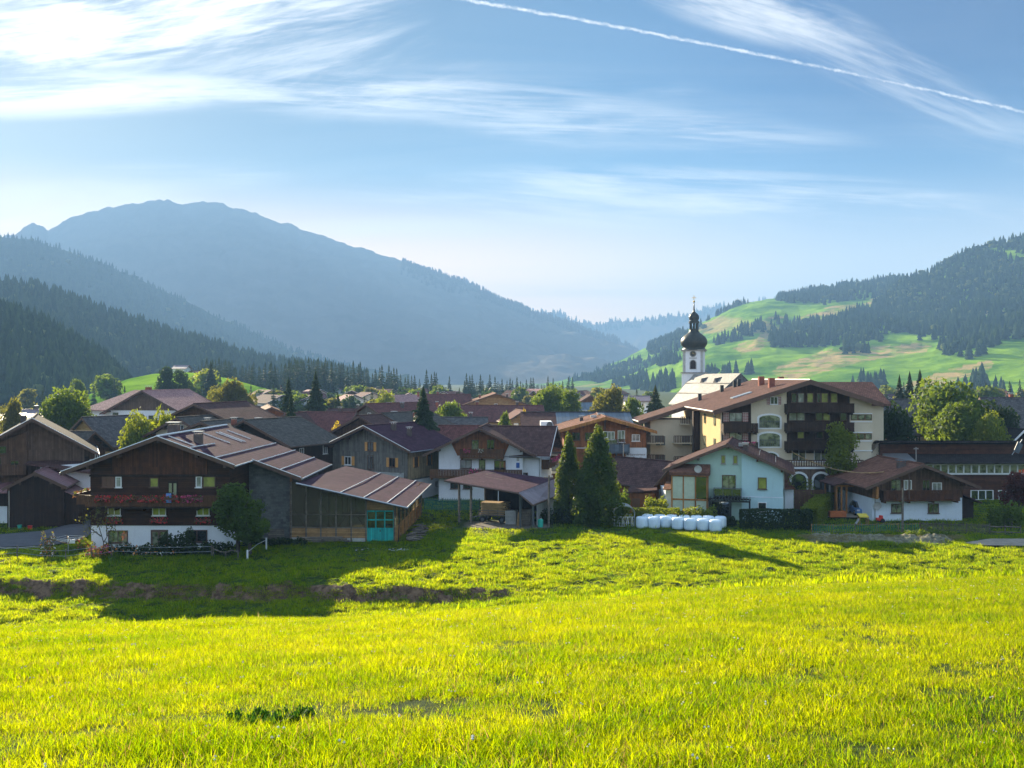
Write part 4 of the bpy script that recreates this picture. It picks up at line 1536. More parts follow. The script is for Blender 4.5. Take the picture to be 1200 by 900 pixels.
def build_glazed_barn():
    r = Root('glazed_barn', 'low barn wing with milky sheet walls and a turquoise double door', 'barn', (-16.0, 96.0, 0))
    FL, FR, BR, BL = Vector((-20.9, 95.0, 5.84)), Vector((-10.05, 94.0, 3.58)), Vector((-9.5, 115.0, 3.58)), Vector((-19.2, 113.4, 5.84))
    ro = MB().slab([FL, FR, BR, BL], 0.16).build('roof', MAT['tile_plum'], r)
    st = MB()
    for t in (0.40, 0.61, 0.82):
        # pale snow rails run along the slope, parallel to the eaves
        a, b = FL.lerp(FR, t), BL.lerp(BR, t)
        st.tube([a + Vector((0, 0, .04)), b + Vector((0, 0, .04))], 0.045, 5)
    st.build_each('snow_guard', MAT['trim_white'], r, ro)
    e = MB()
    for a, b in ((FL, FR), (FR, BR)):
        e.tube([a + Vector((0, -.03, -.02)), b + Vector((0.05, -.03, -.02))], 0.09, 5)
    e.build_each('gutter', MAT['galvanised'], r, ro)
    def rz(x, y):
        # height of the roof underside
        n = (FR - FL).cross(BL - FL)
        return FL.z - (n.x * (x - FL.x) + n.y * (y - FL.y)) / n.z - 0.2
    A, B, C, Dp = (-21.7, 96.4), (-11.3, 95.7), (-10.6, 114.2), (-19.5, 112.9)
    def wallq(p, q, z0, z1, mat, name, th=0.08, top=None):
        m = MB()
        d = (Vector((q[0] - p[0], q[1] - p[1], 0))).normalized()
        nrm = Vector((-d.y, d.x, 0)) * th
        P, Q = Vector((p[0], p[1], 0)), Vector((q[0], q[1], 0))
        za = top(p) if top else z1
        zb = top(q) if top else z1
        m.poly([P + Vector((0, 0, z0)), Q + Vector((0, 0, z0)), Q + Vector((0, 0, zb)), P + Vector((0, 0, za)),
                P + nrm + Vector((0, 0, z0)), Q + nrm + Vector((0, 0, z0)), Q + nrm + Vector((0, 0, zb)), P + nrm + Vector((0, 0, za))],
               [(0, 1, 2, 3), (5, 4, 7, 6), (3, 2, 6, 7), (0, 4, 5, 1), (1, 5, 6, 2), (0, 3, 7, 4)])
        return m.build(name, MAT[mat], r)
    lerp = lambda p, q, t: (p[0] + (q[0] - p[0]) * t, p[1] + (q[1] - p[1]) * t)
    tt = lambda p: rz(p[0], p[1])
    tdoor = 0.72
    wallq(A, lerp(A, B, tdoor), -.3, 0.35, 'pale_concrete', 'plinth')
    wallq(A, lerp(A, B, tdoor), 0.352, 1.30, 'honey_wood', 'cladding')
    wallq(A, lerp(A, B, tdoor), 1.36, 0, 'milky_sheet', 'sheet_wall', 0.02, top=tt)
    # front posts and rails
    m = MB()
    for t in (0.0, 0.145, 0.285, 0.43, 0.575, 0.715, 0.985):
        x, y = lerp(A, B, t)
        m.box(x - .07, x + .07, y - .09, y - .004, 0, rz(x, y))
    x0, y0 = A
    x1, y1 = lerp(A, B, tdoor)
    m.poly([(x0, y0 - .07, 1.30), (x1, y1 - .07, 1.30), (x1, y1 - .07, 1.42), (x0, y0 - .07, 1.42), (x0, y0 - .005, 1.30), (x1, y1 - .005, 1.30), (x1, y1 - .005, 1.42), (x0, y0 - .005, 1.42)],
           [(0, 1, 2, 3), (3, 2, 6, 7), (0, 4, 5, 1)])
    for q in (2.6,):
        m.poly([(x0, y0 - .05, q), (x1, y1 - .05, q), (x1, y1 - .05, q + .07), (x0, y0 - .05, q + .07), (x0, y0 - .005, q), (x1, y1 - .005, q), (x1, y1 - .005, q + .07), (x0, y0 - .005, q + .07)],
               [(0, 1, 2, 3), (3, 2, 6, 7), (0, 4, 5, 1)])
    m.build('frame', MAT['weathered_timber'], r)
    # diagonal braces seen through the sheets
    m = MB()
    for ta, tb in ((0.0, 0.13), (0.30, 0.42), (0.58, 0.44), (0.56, 0.70)):
        xa, ya = lerp(A, B, ta)
        xb, yb = lerp(A, B, tb)
        m.tube([(xa, ya + .25, 3.6 if ta < tb else 3.2), (xb, yb + .25, 1.3)], 0.06, 5)
    m.build_each('brace', MAT['weathered_timber'], r)
    P = lerp(A, B, tdoor)
    wallq(P, lerp(A, B, 0.97), 3.12, 0, 'honey_wood', 'lintel_boards', top=tt)
    # door
    dx0, dy0 = lerp(A, B, 0.725)
    dx1, dy1 = lerp(A, B, 0.975)
    cx = (dx0 + dx1) / 2
    w = dx1 - dx0
    yy_ = dy0 - .06
    m = MB()
    m.box(dx0, dx1, yy_ - .03, yy_ + .04, 0.02, 1.25)
    for k in range(4):
        x = dx0 + w * k / 3
        m.box(x - .06 if k else x, x + .06 if k < 3 else x, yy_ - .05, yy_ + .04, 1.252, 3.06)
    for z in (1.255, 2.10, 2.94):
        m.box(dx0 + .06, dx1 - .06, yy_ - .045, yy_ + .035, z, z + .12)
    dd = m.build('door', MAT['turquoise_paint'], r)
    MB().box(dx0 + .05, dx1 - .05, yy_ - .01, yy_ + .01, 1.3, 3.0).build('pane', MAT['glass'], r, dd)
    MB().box(cx - .04, cx + .04, yy_ - .09, yy_ - .051, 1.0, 1.2).build('handle', MAT['black_metal'], r, dd)
    # right-hand long wall: boards below, sheets above, posts
    wallq(B, C, -.3, 1.5, 'orange_wood', 'cladding')
    wallq(B, C, 1.52, 0, 'milky_sheet', 'sheet_wall', 0.02, top=tt)
    m = MB()
    for k in range(8):
        x, y = lerp(B, C, k / 7)
        m.box(x + .005, x + .13, y - .07, y + .07, 0, rz(x, y))
    m.build_each('post', MAT['honey_wood'], r)
    MB().tube([(-10.0, 94.2, 3.4), (-10.9, 95.3, 3.1), (-11.05, 95.4, 0.1)], 0.05).build('downpipe', MAT['black_metal'], r)
    wallq(Dp, C, -.3, 0.6, 'weathered_timber', 'back_boards')
    m = MB()
    for k in range(7):
        x, y = lerp(Dp, C, k / 6)
        m.box(x - .08, x + .08, y - .08, y + .08, 0, rz(x, y))
    for k in range(5):
        x, y = -19.5 + k * 2, 104.5
        m.box(x - .08, x + .08, y - .08, y + .08, 0, rz(x, y))
    m.build_each('post', MAT['weathered_timber'], r)


build_glazed_barn()


def build_shed():
    r = Root('hay_shed', 'open pole shed with a plum tiled roof folding down on its right', 'shed', (-1.0, 108.0, 0))
    A = Vector((-7.4, 107.5, 4.83)); B = Vector((0.68, 104.5, 3.82)); C = Vector((2.2, 103.2, 2.70))
    D = Vector((-3.0, 118.9, 4.83)); E = Vector((5.16, 118.7, 3.82)); F = Vector((6.4, 117.6, 2.40))
    ro = MB().slab([A, B, E, D], 0.15).build('roof', MAT['tile_plum'], r)
    MB().slab([B + Vector((.01, 0, -.03)), C, F, E + Vector((.01, 0, -.03))], 0.12).build('lean_to_roof', MAT['metal_roof'], r)
    m = MB()
    for a, b in ((A, B), (B, C), (C, F), (A, D)):
        m.tube([a + Vector((0, -.04, -.1)), b + Vector((0, -.04, -.1))], 0.10, 5)
    m.build_each('fascia', MAT['trim_brown'], r, ro)
    dirb = (E - B).normalized()
    posts = [(-5.85, 108.7, 4.5), (-4.5, 107.9, 4.35), (0.9, 105.6, 3.5), (2.25, 104.9, 2.55), (-3.1, 113.6, 4.5), (-2.0, 117.8, 4.55), (1.2, 117.9, 4.2)]
    for (x, y, z) in posts:
        MB().tube([(x, y, -.3), (x, y, z)], 0.13, 8).build('post', MAT['weathered_timber'] if x < 0 else MAT['rail_metal'], r)
    m = MB()
    for a, b in (((-5.85, 108.7, 4.45), (0.9, 105.6, 3.55)), ((-3.1, 113.6, 4.5), (2.6, 111.5, 3.7)), ((-5.85, 108.7, 4.5), (-2.0, 117.8, 4.6))):
        m.tube([a, b], 0.11, 6)
    m.build_each('beam', MAT['weathered_timber'], r)
    def wq(p, q, z0, zp, zq, mat, name, th=.07):
        d = Vector((q[0] - p[0], q[1] - p[1], 0)).normalized()
        n = Vector((-d.y, d.x, 0)) * th
        P, Q = Vector((p[0], p[1], 0)), Vector((q[0], q[1], 0))
        m = MB()
        m.poly([P + Vector((0, 0, z0)), Q + Vector((0, 0, z0)), Q + Vector((0, 0, zq)), P + Vector((0, 0, zp)),
                P + n + Vector((0, 0, z0)), Q + n + Vector((0, 0, z0)), Q + n + Vector((0, 0, zq)), P + n + Vector((0, 0, zp))],
               [(0, 1, 2, 3), (5, 4, 7, 6), (3, 2, 6, 7), (0, 4, 5, 1), (1, 5, 6, 2), (0, 3, 7, 4)])
        return m.build(name, MAT[mat], r)
    wq((-1.6, 118.2), (5.5, 117.4), -.2, 4.5, 3.2, 'black_wood', 'back_wall')
    wq((-3.1, 113.8), (-1.7, 118.2), -.2, 4.5, 4.5, 'brown_planks', 'side_wall')
    for i in range(5):
        t0, t1 = 0.12 + i * .175, 0.12 + (i + 1) * .175 - .012
        p = (2.35 + (5.6 - 2.35) * t0, 105.0 + (117.2 - 105.0) * t0)
        q = (2.35 + (5.6 - 2.35) * t1, 105.0 + (117.2 - 105.0) * t1)
        wq(p, q, -.2, 2.45, 2.4, 'pale_concrete', 'side_panel')


build_shed()


# ================================================================ WHITE CHALET BEHIND THE SHED
def build_white_chalet():
    X0, Y0 = -4.1, 128.0
    r = Root('white_chalet', 'white chalet with a brown timber gable and a second gable with pink flowers', 'house', (X0, Y0, 0))
    h = House(r, X0, Y0, -4, 11.0, 9.5, 6.85, 9.5)
    h.body('white_plaster')
    U = lambda px: hx(px, Y0) - X0
    Z = lambda y: zy(y, Y0)
    # timber panel in the gable, leaning edges
    h.put(h.mb().prism([(U(535) + .1, Z(534)), (U(592) - .1, Z(534)), (U(597), Z(520)), (U(597), 7.9), (U(563), 9.25), (U(532), 7.9), (U(529), Z(520))], -0.08, -0.002), 'gable_cladding', 'red_wood')
    h.roof('tile_brown', side=1.75, front=1.9, back=0.6, trim='trim_brown')
    h.balcony('F', U(540), U(591), Z(535), dep=1.3, h=1.05, mat='balcony_wood', flowers=[(U(545), U(552), 'flower_pink'), (U(562), U(568), 'flower_white')])
    h.window('F', U(557), Z(527), 0.95, 1.3, frame='trim_brown', pane='glass_curtain', out=.09)
    h.window('F', U(575), Z(533), 1.0, 2.0, frame='trim_brown', out=.09)
    h.window('F', U(546), Z(549), 1.5, 1.15, frame='trim_brown', pane='glass_pale')
    h.window('F', U(565), Z(552), 0.85, 1.5, frame='trim_brown', pane='glass_curtain')
    h.window('F', U(586), Z(552), 1.5, 1.4, frame='trim_brown')
    h.balcony('F', U(505), U(612), Z(558), dep=1.5, h=1.0, flowers=[(U(552), U(566), 'flower_pink')])
    h.window('F', U(533), Z(573), 1.2, 0.8, frame='trim_brown')
    h.window('F', U(548), Z(573), 1.2, 0.8, frame='trim_brown')
    h.put(h.mb().box(U(605), U(609), -.06, -.003, Z(548), Z(542)), 'sign', 'sign_blue')
    m = h.mb()
    m.lathe([(0.32, 0), (0.36, .5), (0.2, .62)], 12, (0, 0, 0))
    h.put(h.mb().box(U(605.5), U(608.5), -.05, -.003, Z(540), Z(534)), 'wall_painting', 'pale_concrete')
    # second wing: its ridge runs to the right, gable with balcony at the end
    g = House(r, 4.6, 132.4, 78, 8.6, 9.0, 6.6, 9.35)
    g.body('white_plaster')
    g.roof('tile_brown', side=1.3, front=1.5, back=0.2, trim='trim_pale')
    g.upper('red_wood', 6.0, back=2.0)
    g.balcony('F', -3.6, 3.4, 4.4, dep=1.2, h=1.0, flowers=[(-3.2, 3.2, 'flower_pink')])
    g.window('F', -1.4, 5.2, 1.0, 1.4, frame='trim_white', pane='glass_pale')
    g.window('L', 2.0, 2.6, 0.7, 1.0, frame='trim_brown')
    g.window('L', 3.4, 2.6, 0.6, 1.2, frame='trim_brown')
    g.downpipe('L', 0.1, 0, 6)


build_white_chalet()


def build_grey_house():
    X0, Y0 = -18.9, 130.0
    r = Root('grey_house', 'grey boarded house with orange shutters and a plum brown roof', 'house', (X0, Y0, 0), R(-26))
    h = House(r, X0, Y0, -26, 11.8, 11.5, 7.05, 9.6)
    h.body('green_grey_boards')
    h.put(h.mb().box(-5.97, 5.97, 0.4, 11.57, -.3, 2.6), 'base_wall', 'white_plaster')
    h.put(h.mb().box(5.902, 5.96, 0.1, 11.4, 2.8, 6.9), 'side_cladding', 'beige_wall')
    h.roof('tile_plum', side=1.3, front=1.4, back=0.8, trim='trim_pale')
    h.window('F', 0.2, 6.35, 0.95, 1.15, frame='trim_brown', shut='shutter_orange')
    h.window('F', -3.4, 4.35, 1.1, 1.15, frame='trim_white', shut='shutter_orange')
    h.window('F', 3.6, 4.35, 0.95, 1.2, frame='trim_brown', shut='shutter_orange')
    h.window('F', 0.2, 3.9, 0.9, 1.9, frame='trim_brown', sill=False)
    h.balcony('F', -2.2, 5.4, 2.75, dep=1.2, h=1.0, mat='pale_concrete', slab='pale_concrete')
    for u in (2.0, 5.4, 8.8):
        h.window('R', u, 4.3, 0.8, 1.3, frame='trim_brown', shut='shutter_orange', out=.07)
    for u in (4.5, 7.2):
        h.window('R', u, 1.2, 0.6, 0.7, frame='trim_pale', out=.08)
    h.chimney(1.6, 3.4, 0.9, .55, .55)
    h.chimney(3.4, 4.5, 1.0, .5, .5)


build_grey_house()


def build_apartments():
    X0, Y0 = hx(709, 135), 135.0
    r = Root('apartment_house', 'wood fronted apartment house with a white wall of cursive lettering and glass balconies', 'apartment house', (X0, Y0, 0))
    h = House(r, X0, Y0, 0, 11.2, 13, 9.05, 10.6)
    U = lambda px: hx(px, Y0) - X0
    Z = lambda y: zy(y, Y0)
    h.body('white_plaster')
    h.upper('red_wood', Z(524.5), back=13)
    h.roof('tile_rust', side=1.35, front=1.6, back=.6, trim='orange_wood', t=.3)
    h.put(h.mb().box(-.1, .1, -.2, -.06, Z(505), 10.3), 'gable_post', 'trim_brown')
    h.window('F', U(707), Z(513), 1.2, .9, frame='trim_white', pane='glass_curtain', out=.06)
    h.window('F', U(716), Z(515), 1.0, 1.1, frame='trim_white', pane='glass_pale', out=.06)
    h.window('F', U(728), Z(518), 1.0, 1.6, frame='trim_white', pane='glass_pale', out=.06)
    h.window('F', U(745), Z(517), 1.1, .95, frame='trim_white', pane='glass_pale', out=.06)
    h.window('F', U(675), Z(516), 1.1, 1.1, frame='trim_brown', out=.06)
    h.window('F', U(690), Z(516), 1.1, 1.1, frame='trim_brown', out=.06)
    m = h.mb()
    m.box(U(662), U(733), -.12, -.003, Z(560), Z(525.5))
    h.put(m, 'recess_cladding', 'red_wood')
    for y, k in ((529, 'glass_curtain'), (551, 'glass_curtain')):
        h.window('F', U(716), Z(y + 2) + .05, 1.7, 1.9, frame='trim_brown', pane=k, out=.13, sill=False)
        h.window('F', U(728), Z(y + 2) + .05, .9, 1.9, frame='trim_brown', pane='glass', out=.13, sill=False)
        h.balcony('F', U(707), U(736.5), Z(y), dep=1.4, h=1.15, mat='rail_metal', slab='rail_metal', solid=False, glass='slate_blue')
    m = h.mb()
    m.tube([(U(729), -1.45, 0), (U(729), -1.45, Z(519))], 0.07)
    h.put(m, 'balcony_post', 'galvanised')
    m = h.mb()
    m.box(U(733), U(757.5), -.16, -.125, Z(560), Z(525))
    h.put(m, 'lettered_wall', 'blue_white_plaster')
    for txt, y, sz, px in (('Appartement', 533.6, .42, 746), ('Camilla', 538.2, .52, 746)):
        c = bpy.data.curves.new('lettering', 'FONT')
        c.body = txt
        c.size = sz
        c.shear = 0.35
        c.align_x = 'CENTER'
        c.extrude = 0.01
        c.materials.append(MAT['shutter_brown'])
        tmp = bpy.data.objects.new('lettering_tmp', c)
        COL.objects.link(tmp)
        bpy.context.view_layer.update()
        me_ = bpy.data.meshes.new_from_object(tmp.evaluated_get(bpy.context.evaluated_depsgraph_get()))
        bpy.data.objects.remove(tmp)
        o = bpy.data.objects.new('lettering', me_)
        o.parent = r.o
        o.location = (U(px), -.175, Z(y))
        o.rotation_euler = (R(90), 0, 0)
        COL.objects.link(o)
    # roof windows and vents catching the light
    m = h.mb()
    m.box(-1.7, -.9, 3, 4.2, 10.45, 10.75)
    m.box(-.5, .5, 6, 7, 10.72, 10.95)
    m.build_each('roof_window', MAT['galvanised'], h.root)
    h.chimney(-2.9, 5.0, .6, .5, .5)


build_apartments()


def build_long_roof():
    """house behind the chalet with a long brown and grey roof and a white gable block with a dish"""
    r = Root('long_house', 'long low house with half brown, half grey metal roof and a white dish wall', 'house', (9.5, 152, 0))
    x0, x1 = hx(610, 150), hx(741, 150)
    xs = hx(652, 150)
    zr, ze, yr, ye = 10.65, 8.7, 153.0, 146.8
    MB().box(x0 + .6, x1 - .6, 147.6, 158, -.3, 8.7).build('wall', MAT['brown_planks'], r)
    MB().slab([(x0, ye, ze), (xs, ye, ze), (xs, yr, zr), (x0, yr, zr)], .2).build('roof', MAT['tile_brown'], r)
    MB().slab([(xs + .003, ye, ze), (x1, ye, ze), (x1, yr, zr), (xs + .003, yr, zr)], .2).build('metal_roof', MAT['slate_blue'], r)
    MB().slab([(x0, yr + .01, zr), (x1, yr + .01, zr), (x1, 159, ze), (x0, 159, ze)], .2).build('back_roof', MAT['tile_brown'], r)
    MB().box(x0, x1, yr - .1, yr + .1, zr + .01, zr + .14).build('ridge_cap', MAT['black_metal'], r)
    # white block with the dish, standing in front
    m = MB()
    a, b = hx(633.5, 144), hx(649, 144)
    m.prism([(a, -.3), (b, -.3), (b, zy(499, 144)), (b - .3, zy(494, 144)), (a, zy(494, 144))], 144, 147.5)
    m.build('stair_block', MAT['white_plaster'], r)
    d = MB()
    k = 14
    c = Vector((hx(644, 143.9), 143.75, zy(498.5, 143.9)))
    pts = [c + Vector((0, .1, 0))] + [c + Vector((math.cos(6.283 * i / k) * .45, -.05 * math.sin(i), math.sin(6.283 * i / k) * .55)) for i in range(k)]
    d.poly(pts, [(0, 1 + (i + 1) % k, 1 + i) for i in range(k)])
    d.build('satellite_dish', MAT['rail_metal'], r)
    # lower white front with grey balcony
    aa, bb = hx(631, 141), hx(662, 141)
    MB().box(aa, bb, 141, 147, -.3, 5.0).build('front_wall', MAT['white_plaster'], r)
    MB().box(aa - .2, bb + .2, 140.6, 147, 5.003, 5.2).build('flat_roof', MAT['slate_grey'], r)
    MB().box(aa, bb, 139.8, 140.9, zy(552, 140), zy(550, 140)).build('balcony', MAT['rail_metal'], r)
    MB().box(aa, bb, 139.78, 139.86, zy(549.8, 140), zy(541, 140)).build('railing', MAT['slate_blue'], r)
    w = MB().box(hx(646, 141), hx(652, 141), 140.9, 140.99, zy(547, 141), zy(535, 141)).build('door', MAT['shutter_brown'], r)
    MB().box(aa, bb, 140.95, 141.6, -.2, zy(555, 141)).build('garage_front', MAT['brown_planks'], r)


build_long_roof()


# ================================================================ MINT HOUSE
def build_mint_house():
    X0, Y0 = hx(853, 110.5), 110.5
    rot = -15
    r = Root('mint_house', 'pale mint house with a glazed timber bay and a dark brown tiled roof', 'house', (X0, Y0, 0), R(rot))
    h = House(r, X0, Y0, rot, 12.0, 10.5, 6.0, 8.55)
    U = lambda px: (hx(px, Y0) - X0) / math.cos(R(rot)) * (1.02)
    Z = lambda y: zy(y, Y0)
    h.body('mint_plaster')
    h.roof('tile_brown', side=1.15, front=1.3, back=1.0, trim='trim_brown')
    # right-hand part of the front stands a little forward
    zr = lambda u: 8.55 - .425 * abs(u) - .05
    m = h.mb()
    u0, u1 = U(868), 5.98
    m.poly([(u0, -.5, -.3), (u1, -.5, -.3), (u1, -.5, zr(u1)), (u0, -.5, zr(u0)), (u0, -.003, -.3), (u1, -.003, -.3), (u1, -.003, zr(u1)), (u0, -.003, zr(u0))],
           [(0, 1, 2, 3), (0, 3, 7, 4), (1, 5, 6, 2), (3, 2, 6, 7)])
    h.put(m, 'front_bay', 'pale_mint_plaster')
    m = h.mb()
    m.box(U(868), 5.97, -.53, -.503, Z(581.2), Z(580.2))
    h.put(m, 'string_course', 'blue_white_plaster')
    for px in (848, 861):
        h.window('F', U(px), Z(543.5), .5, .95, frame='trim_pale', pane='glass_reflection', bars=0)
    h.window('F', U(854), Z(579), 1.5, 2.15, frame='trim_brown', pane='glass_curtain', sill=False)
    h.window('F', U(890), Z(571.5), .95, 1.3, frame='trim_brown', pane='glass_reflection', bars=0, out=.5)
    h.window('F', U(890), Z(598), .95, 1.1, frame='trim_white', pane='glass', bars=0, out=.5)
    h.balcony('F', U(838), U(868), Z(581), dep=1.2, h=1.0, mat='rail_metal', slab='black_metal', solid=False, glass='glass')
    # black pergola
    p = h.mb()
    for u in (U(835), U(856), U(877)):
        for y in (-3.2, -1.3):
            p.box(u - .07, u + .07, y - .07, y + .07, 0, 2.45)
    for y in (-3.3, -1.3):
        p.box(U(834), U(878), y - .06, y + .06, 2.452, 2.62)
    for i in range(14):
        u = U(835) + (U(877) - U(835)) * i / 13
        p.box(u - .03, u + .03, -3.6, -.62, 2.622, 2.75)
    h.put(p, 'pergola', 'black_metal')
    h.window('F', U(846), 0.1, 2.2, 2.1, frame='black_metal', sill=False, bars=2)
    # timber winter garden on the left
    w0, w1 = U(792), U(832)
    a = h.mb()
    zt = Z(556.5)
    a.box(w0, w0 + .16, -1.5, -1.34, 0, zt)
    a.box(w1 - .16, w1, -1.5, -1.34, 0, zt)
    for k in (1, 2):
        x = w0 + (w1 - w0) * k / 3
        a.box(x - .07, x + .07, -1.48, -1.36, 0, zt)
    for z in (0.02, Z(586), zt - .16):
        a.box(w0 + .16, w1 - .16, -1.49, -1.35, z, z + .18)
    for x in (w0, w1 - .14):
        a.box(x, x + .14, -.15, -.003, 0, zt)
        for z in (0.02, Z(586), zt - .16):
            a.box(x + .01, x + .13, -1.33, -.16, z, z + .18)
    wg = h.put(a, 'winter_garden', 'orange_wood')
    g = h.mb()
    g.box(w0 + .17, w0 + (w1 - w0) * .64, -1.43, -1.41, .2, zt - .2)
    for x in (w0 + .06, w1 - .08):
        g.box(x, x + .02, -1.32, -.16, .2, zt - .2)
    h.put(g, 'blinds', 'curtain', wg)
    g = h.mb()
    g.box(w0 + (w1 - w0) * .66, w1 - .17, -1.43, -1.41, Z(585) + .15, zt - .2)
    h.put(g, 'pane', 'glass', wg)
    g = h.mb()
    g.box(w0 + (w1 - w0) * .66, w1 - .17, -1.43, -1.41, .2, Z(586) - .01)
    h.put(g, 'lower_blind', 'curtain', wg)
    f = h.mb()
    f.prismx([(-1.75, zt + .003), (-.05, zt + .003), (-.05, zt + 1.15), (-1.75, zt + .35)], w0 - .2, w1 + .2)
    h.put(f, 'bay_roof', 'tile_rust')
    h.dish('F', U(822), Z(548.5), .42, 1.95)
    h.downpipe('R', .1, 0, 5.6)
    h.window('R', 3.0, 3.6, .7, 1.9, frame='trim_white', pane='glass')
    h.window('R', 3.0, .8, .7, 1.7, frame='trim_white', pane='glass')
    h.put(h.mb().box(1.1, 2.2, 1.9, 2.9, 8.2, 8.55), 'roof_window', 'galvanised')
    h.chimney(1.9, 1.0, .7, .5, .5)
    s = h.mb()
    for i in range(3):
        y = 1.5 + i * 3.0
        s.tube([(3.4, y, 7.3), (3.4, y + 2.2, 7.3)], .04, 5)
        s.tube([(5.2, y, 6.55), (5.2, y + 2.2, 6.55)], .04, 5)
    s.build_each('snow_guard', MAT['galvanised'], h.root)


build_mint_house()


# ================================================================ RIGHT CHALET
def build_right_chalet():
    X0, Y0 = hx(1075, 110), 110.0
    r = Root('small_chalet', 'small chalet with a white ground floor, brown timber storey and rust tiled roof', 'house', (X0, Y0, 0))
    h = House(r, X0, Y0, 3, 10.3, 9.5, 4.35, 6.35)
    U = lambda px: hx(px, Y0) - X0
    Z = lambda y: zy(y, Y0)
    h.body('blue_white_plaster')
    h.upper('brown_planks', Z(583.5))
    h.roof('tile_rust', side=1.35, front=1.5, back=1.1, trim='trim_brown')
    h.put(h.mb().box(-5.18, -4.95, -1.2, -.06, Z(583), 4.3), 'side_screen', 'orange_wood')
    h.balcony('F', U(1030), U(1120), Z(584), dep=1.2, h=1.05, mat='dark_planks', slab='dark_planks')
    h.window('F', U(1049), Z(575), 1.2, 1.3, frame='trim_brown', pane='glass_curtain', out=.06)
    h.window('F', U(1063), Z(574), .9, 1.1, frame='trim_white', pane='glass_pale', out=.06)
    h.window('F', U(1085), Z(582), .95, 1.9, frame='trim_brown', pane='glass', out=.06, sill=False)
    h.window('F', U(1098), Z(577), 1.1, 1.1, frame='trim_white', pane='glass_pale', out=.06)
    h.window('F', U(1050), Z(601), 1.25, 1.05, frame='trim_brown', pane='glass_curtain')
    h.window('F', U(1094), Z(601.5), 1.25, 1.1, frame='trim_brown', pane='glass_curtain')
    h.put(h.mb().box(U(1060), U(1067), -.7, -.4, Z(577), Z(573)), 'crate', 'fresh_timber')
    h.put(h.mb().tube([(U(1059), -1.25, Z(584)), (U(1059), -1.25, 5.6)], .08), 'balcony_post', 'trim_brown')
    h.chimney(-1.3, 1.2, .6, .8, .7, cap='rail_metal')
    h.dish('F', U(1026), Z(592), .45, .05)
    h.downpipe('F', U(1024), 0, 2.6)
    # low dark store on the right
    m = h.mb()
    m.prism([(5.2, -.3), (7.0, -.3), (7.0, 2.1), (5.2, 2.9)], 1.0, 7.0)
    h.put(m, 'store_wall', 'black_wood')
    h.put(h.mb().slab([(5.15, .4, 3.05), (7.7, .4, 1.95), (7.7, 7.5, 1.95), (5.15, 7.5, 3.05)], .12), 'store_roof', 'tile_brown')
    # open carport on the left behind
    c = h.mb()
    for x, y in ((-7.3, 5.0), (-6.7, 5.0), (-6.1, 5.0), (-7.3, 8.5), (-6.1, 8.5)):
        c.box(x - .09, x + .09, y - .09, y + .09, -.1, 3.3)
    c.build_each('carport_post', MAT['orange_wood'], h.root)
    h.put(h.mb().box(-7.5, -5.2, 4.9, 5.1, 3.302, 3.5), 'carport_beam', 'orange_wood')
    h.put(h.mb().slab([(-7.9, 4.3, 3.6), (-5.3, 4.3, 4.3), (-5.3, 9, 4.3), (-7.9, 9, 3.6)], .15), 'carport_roof', 'tile_brown')


build_right_chalet()


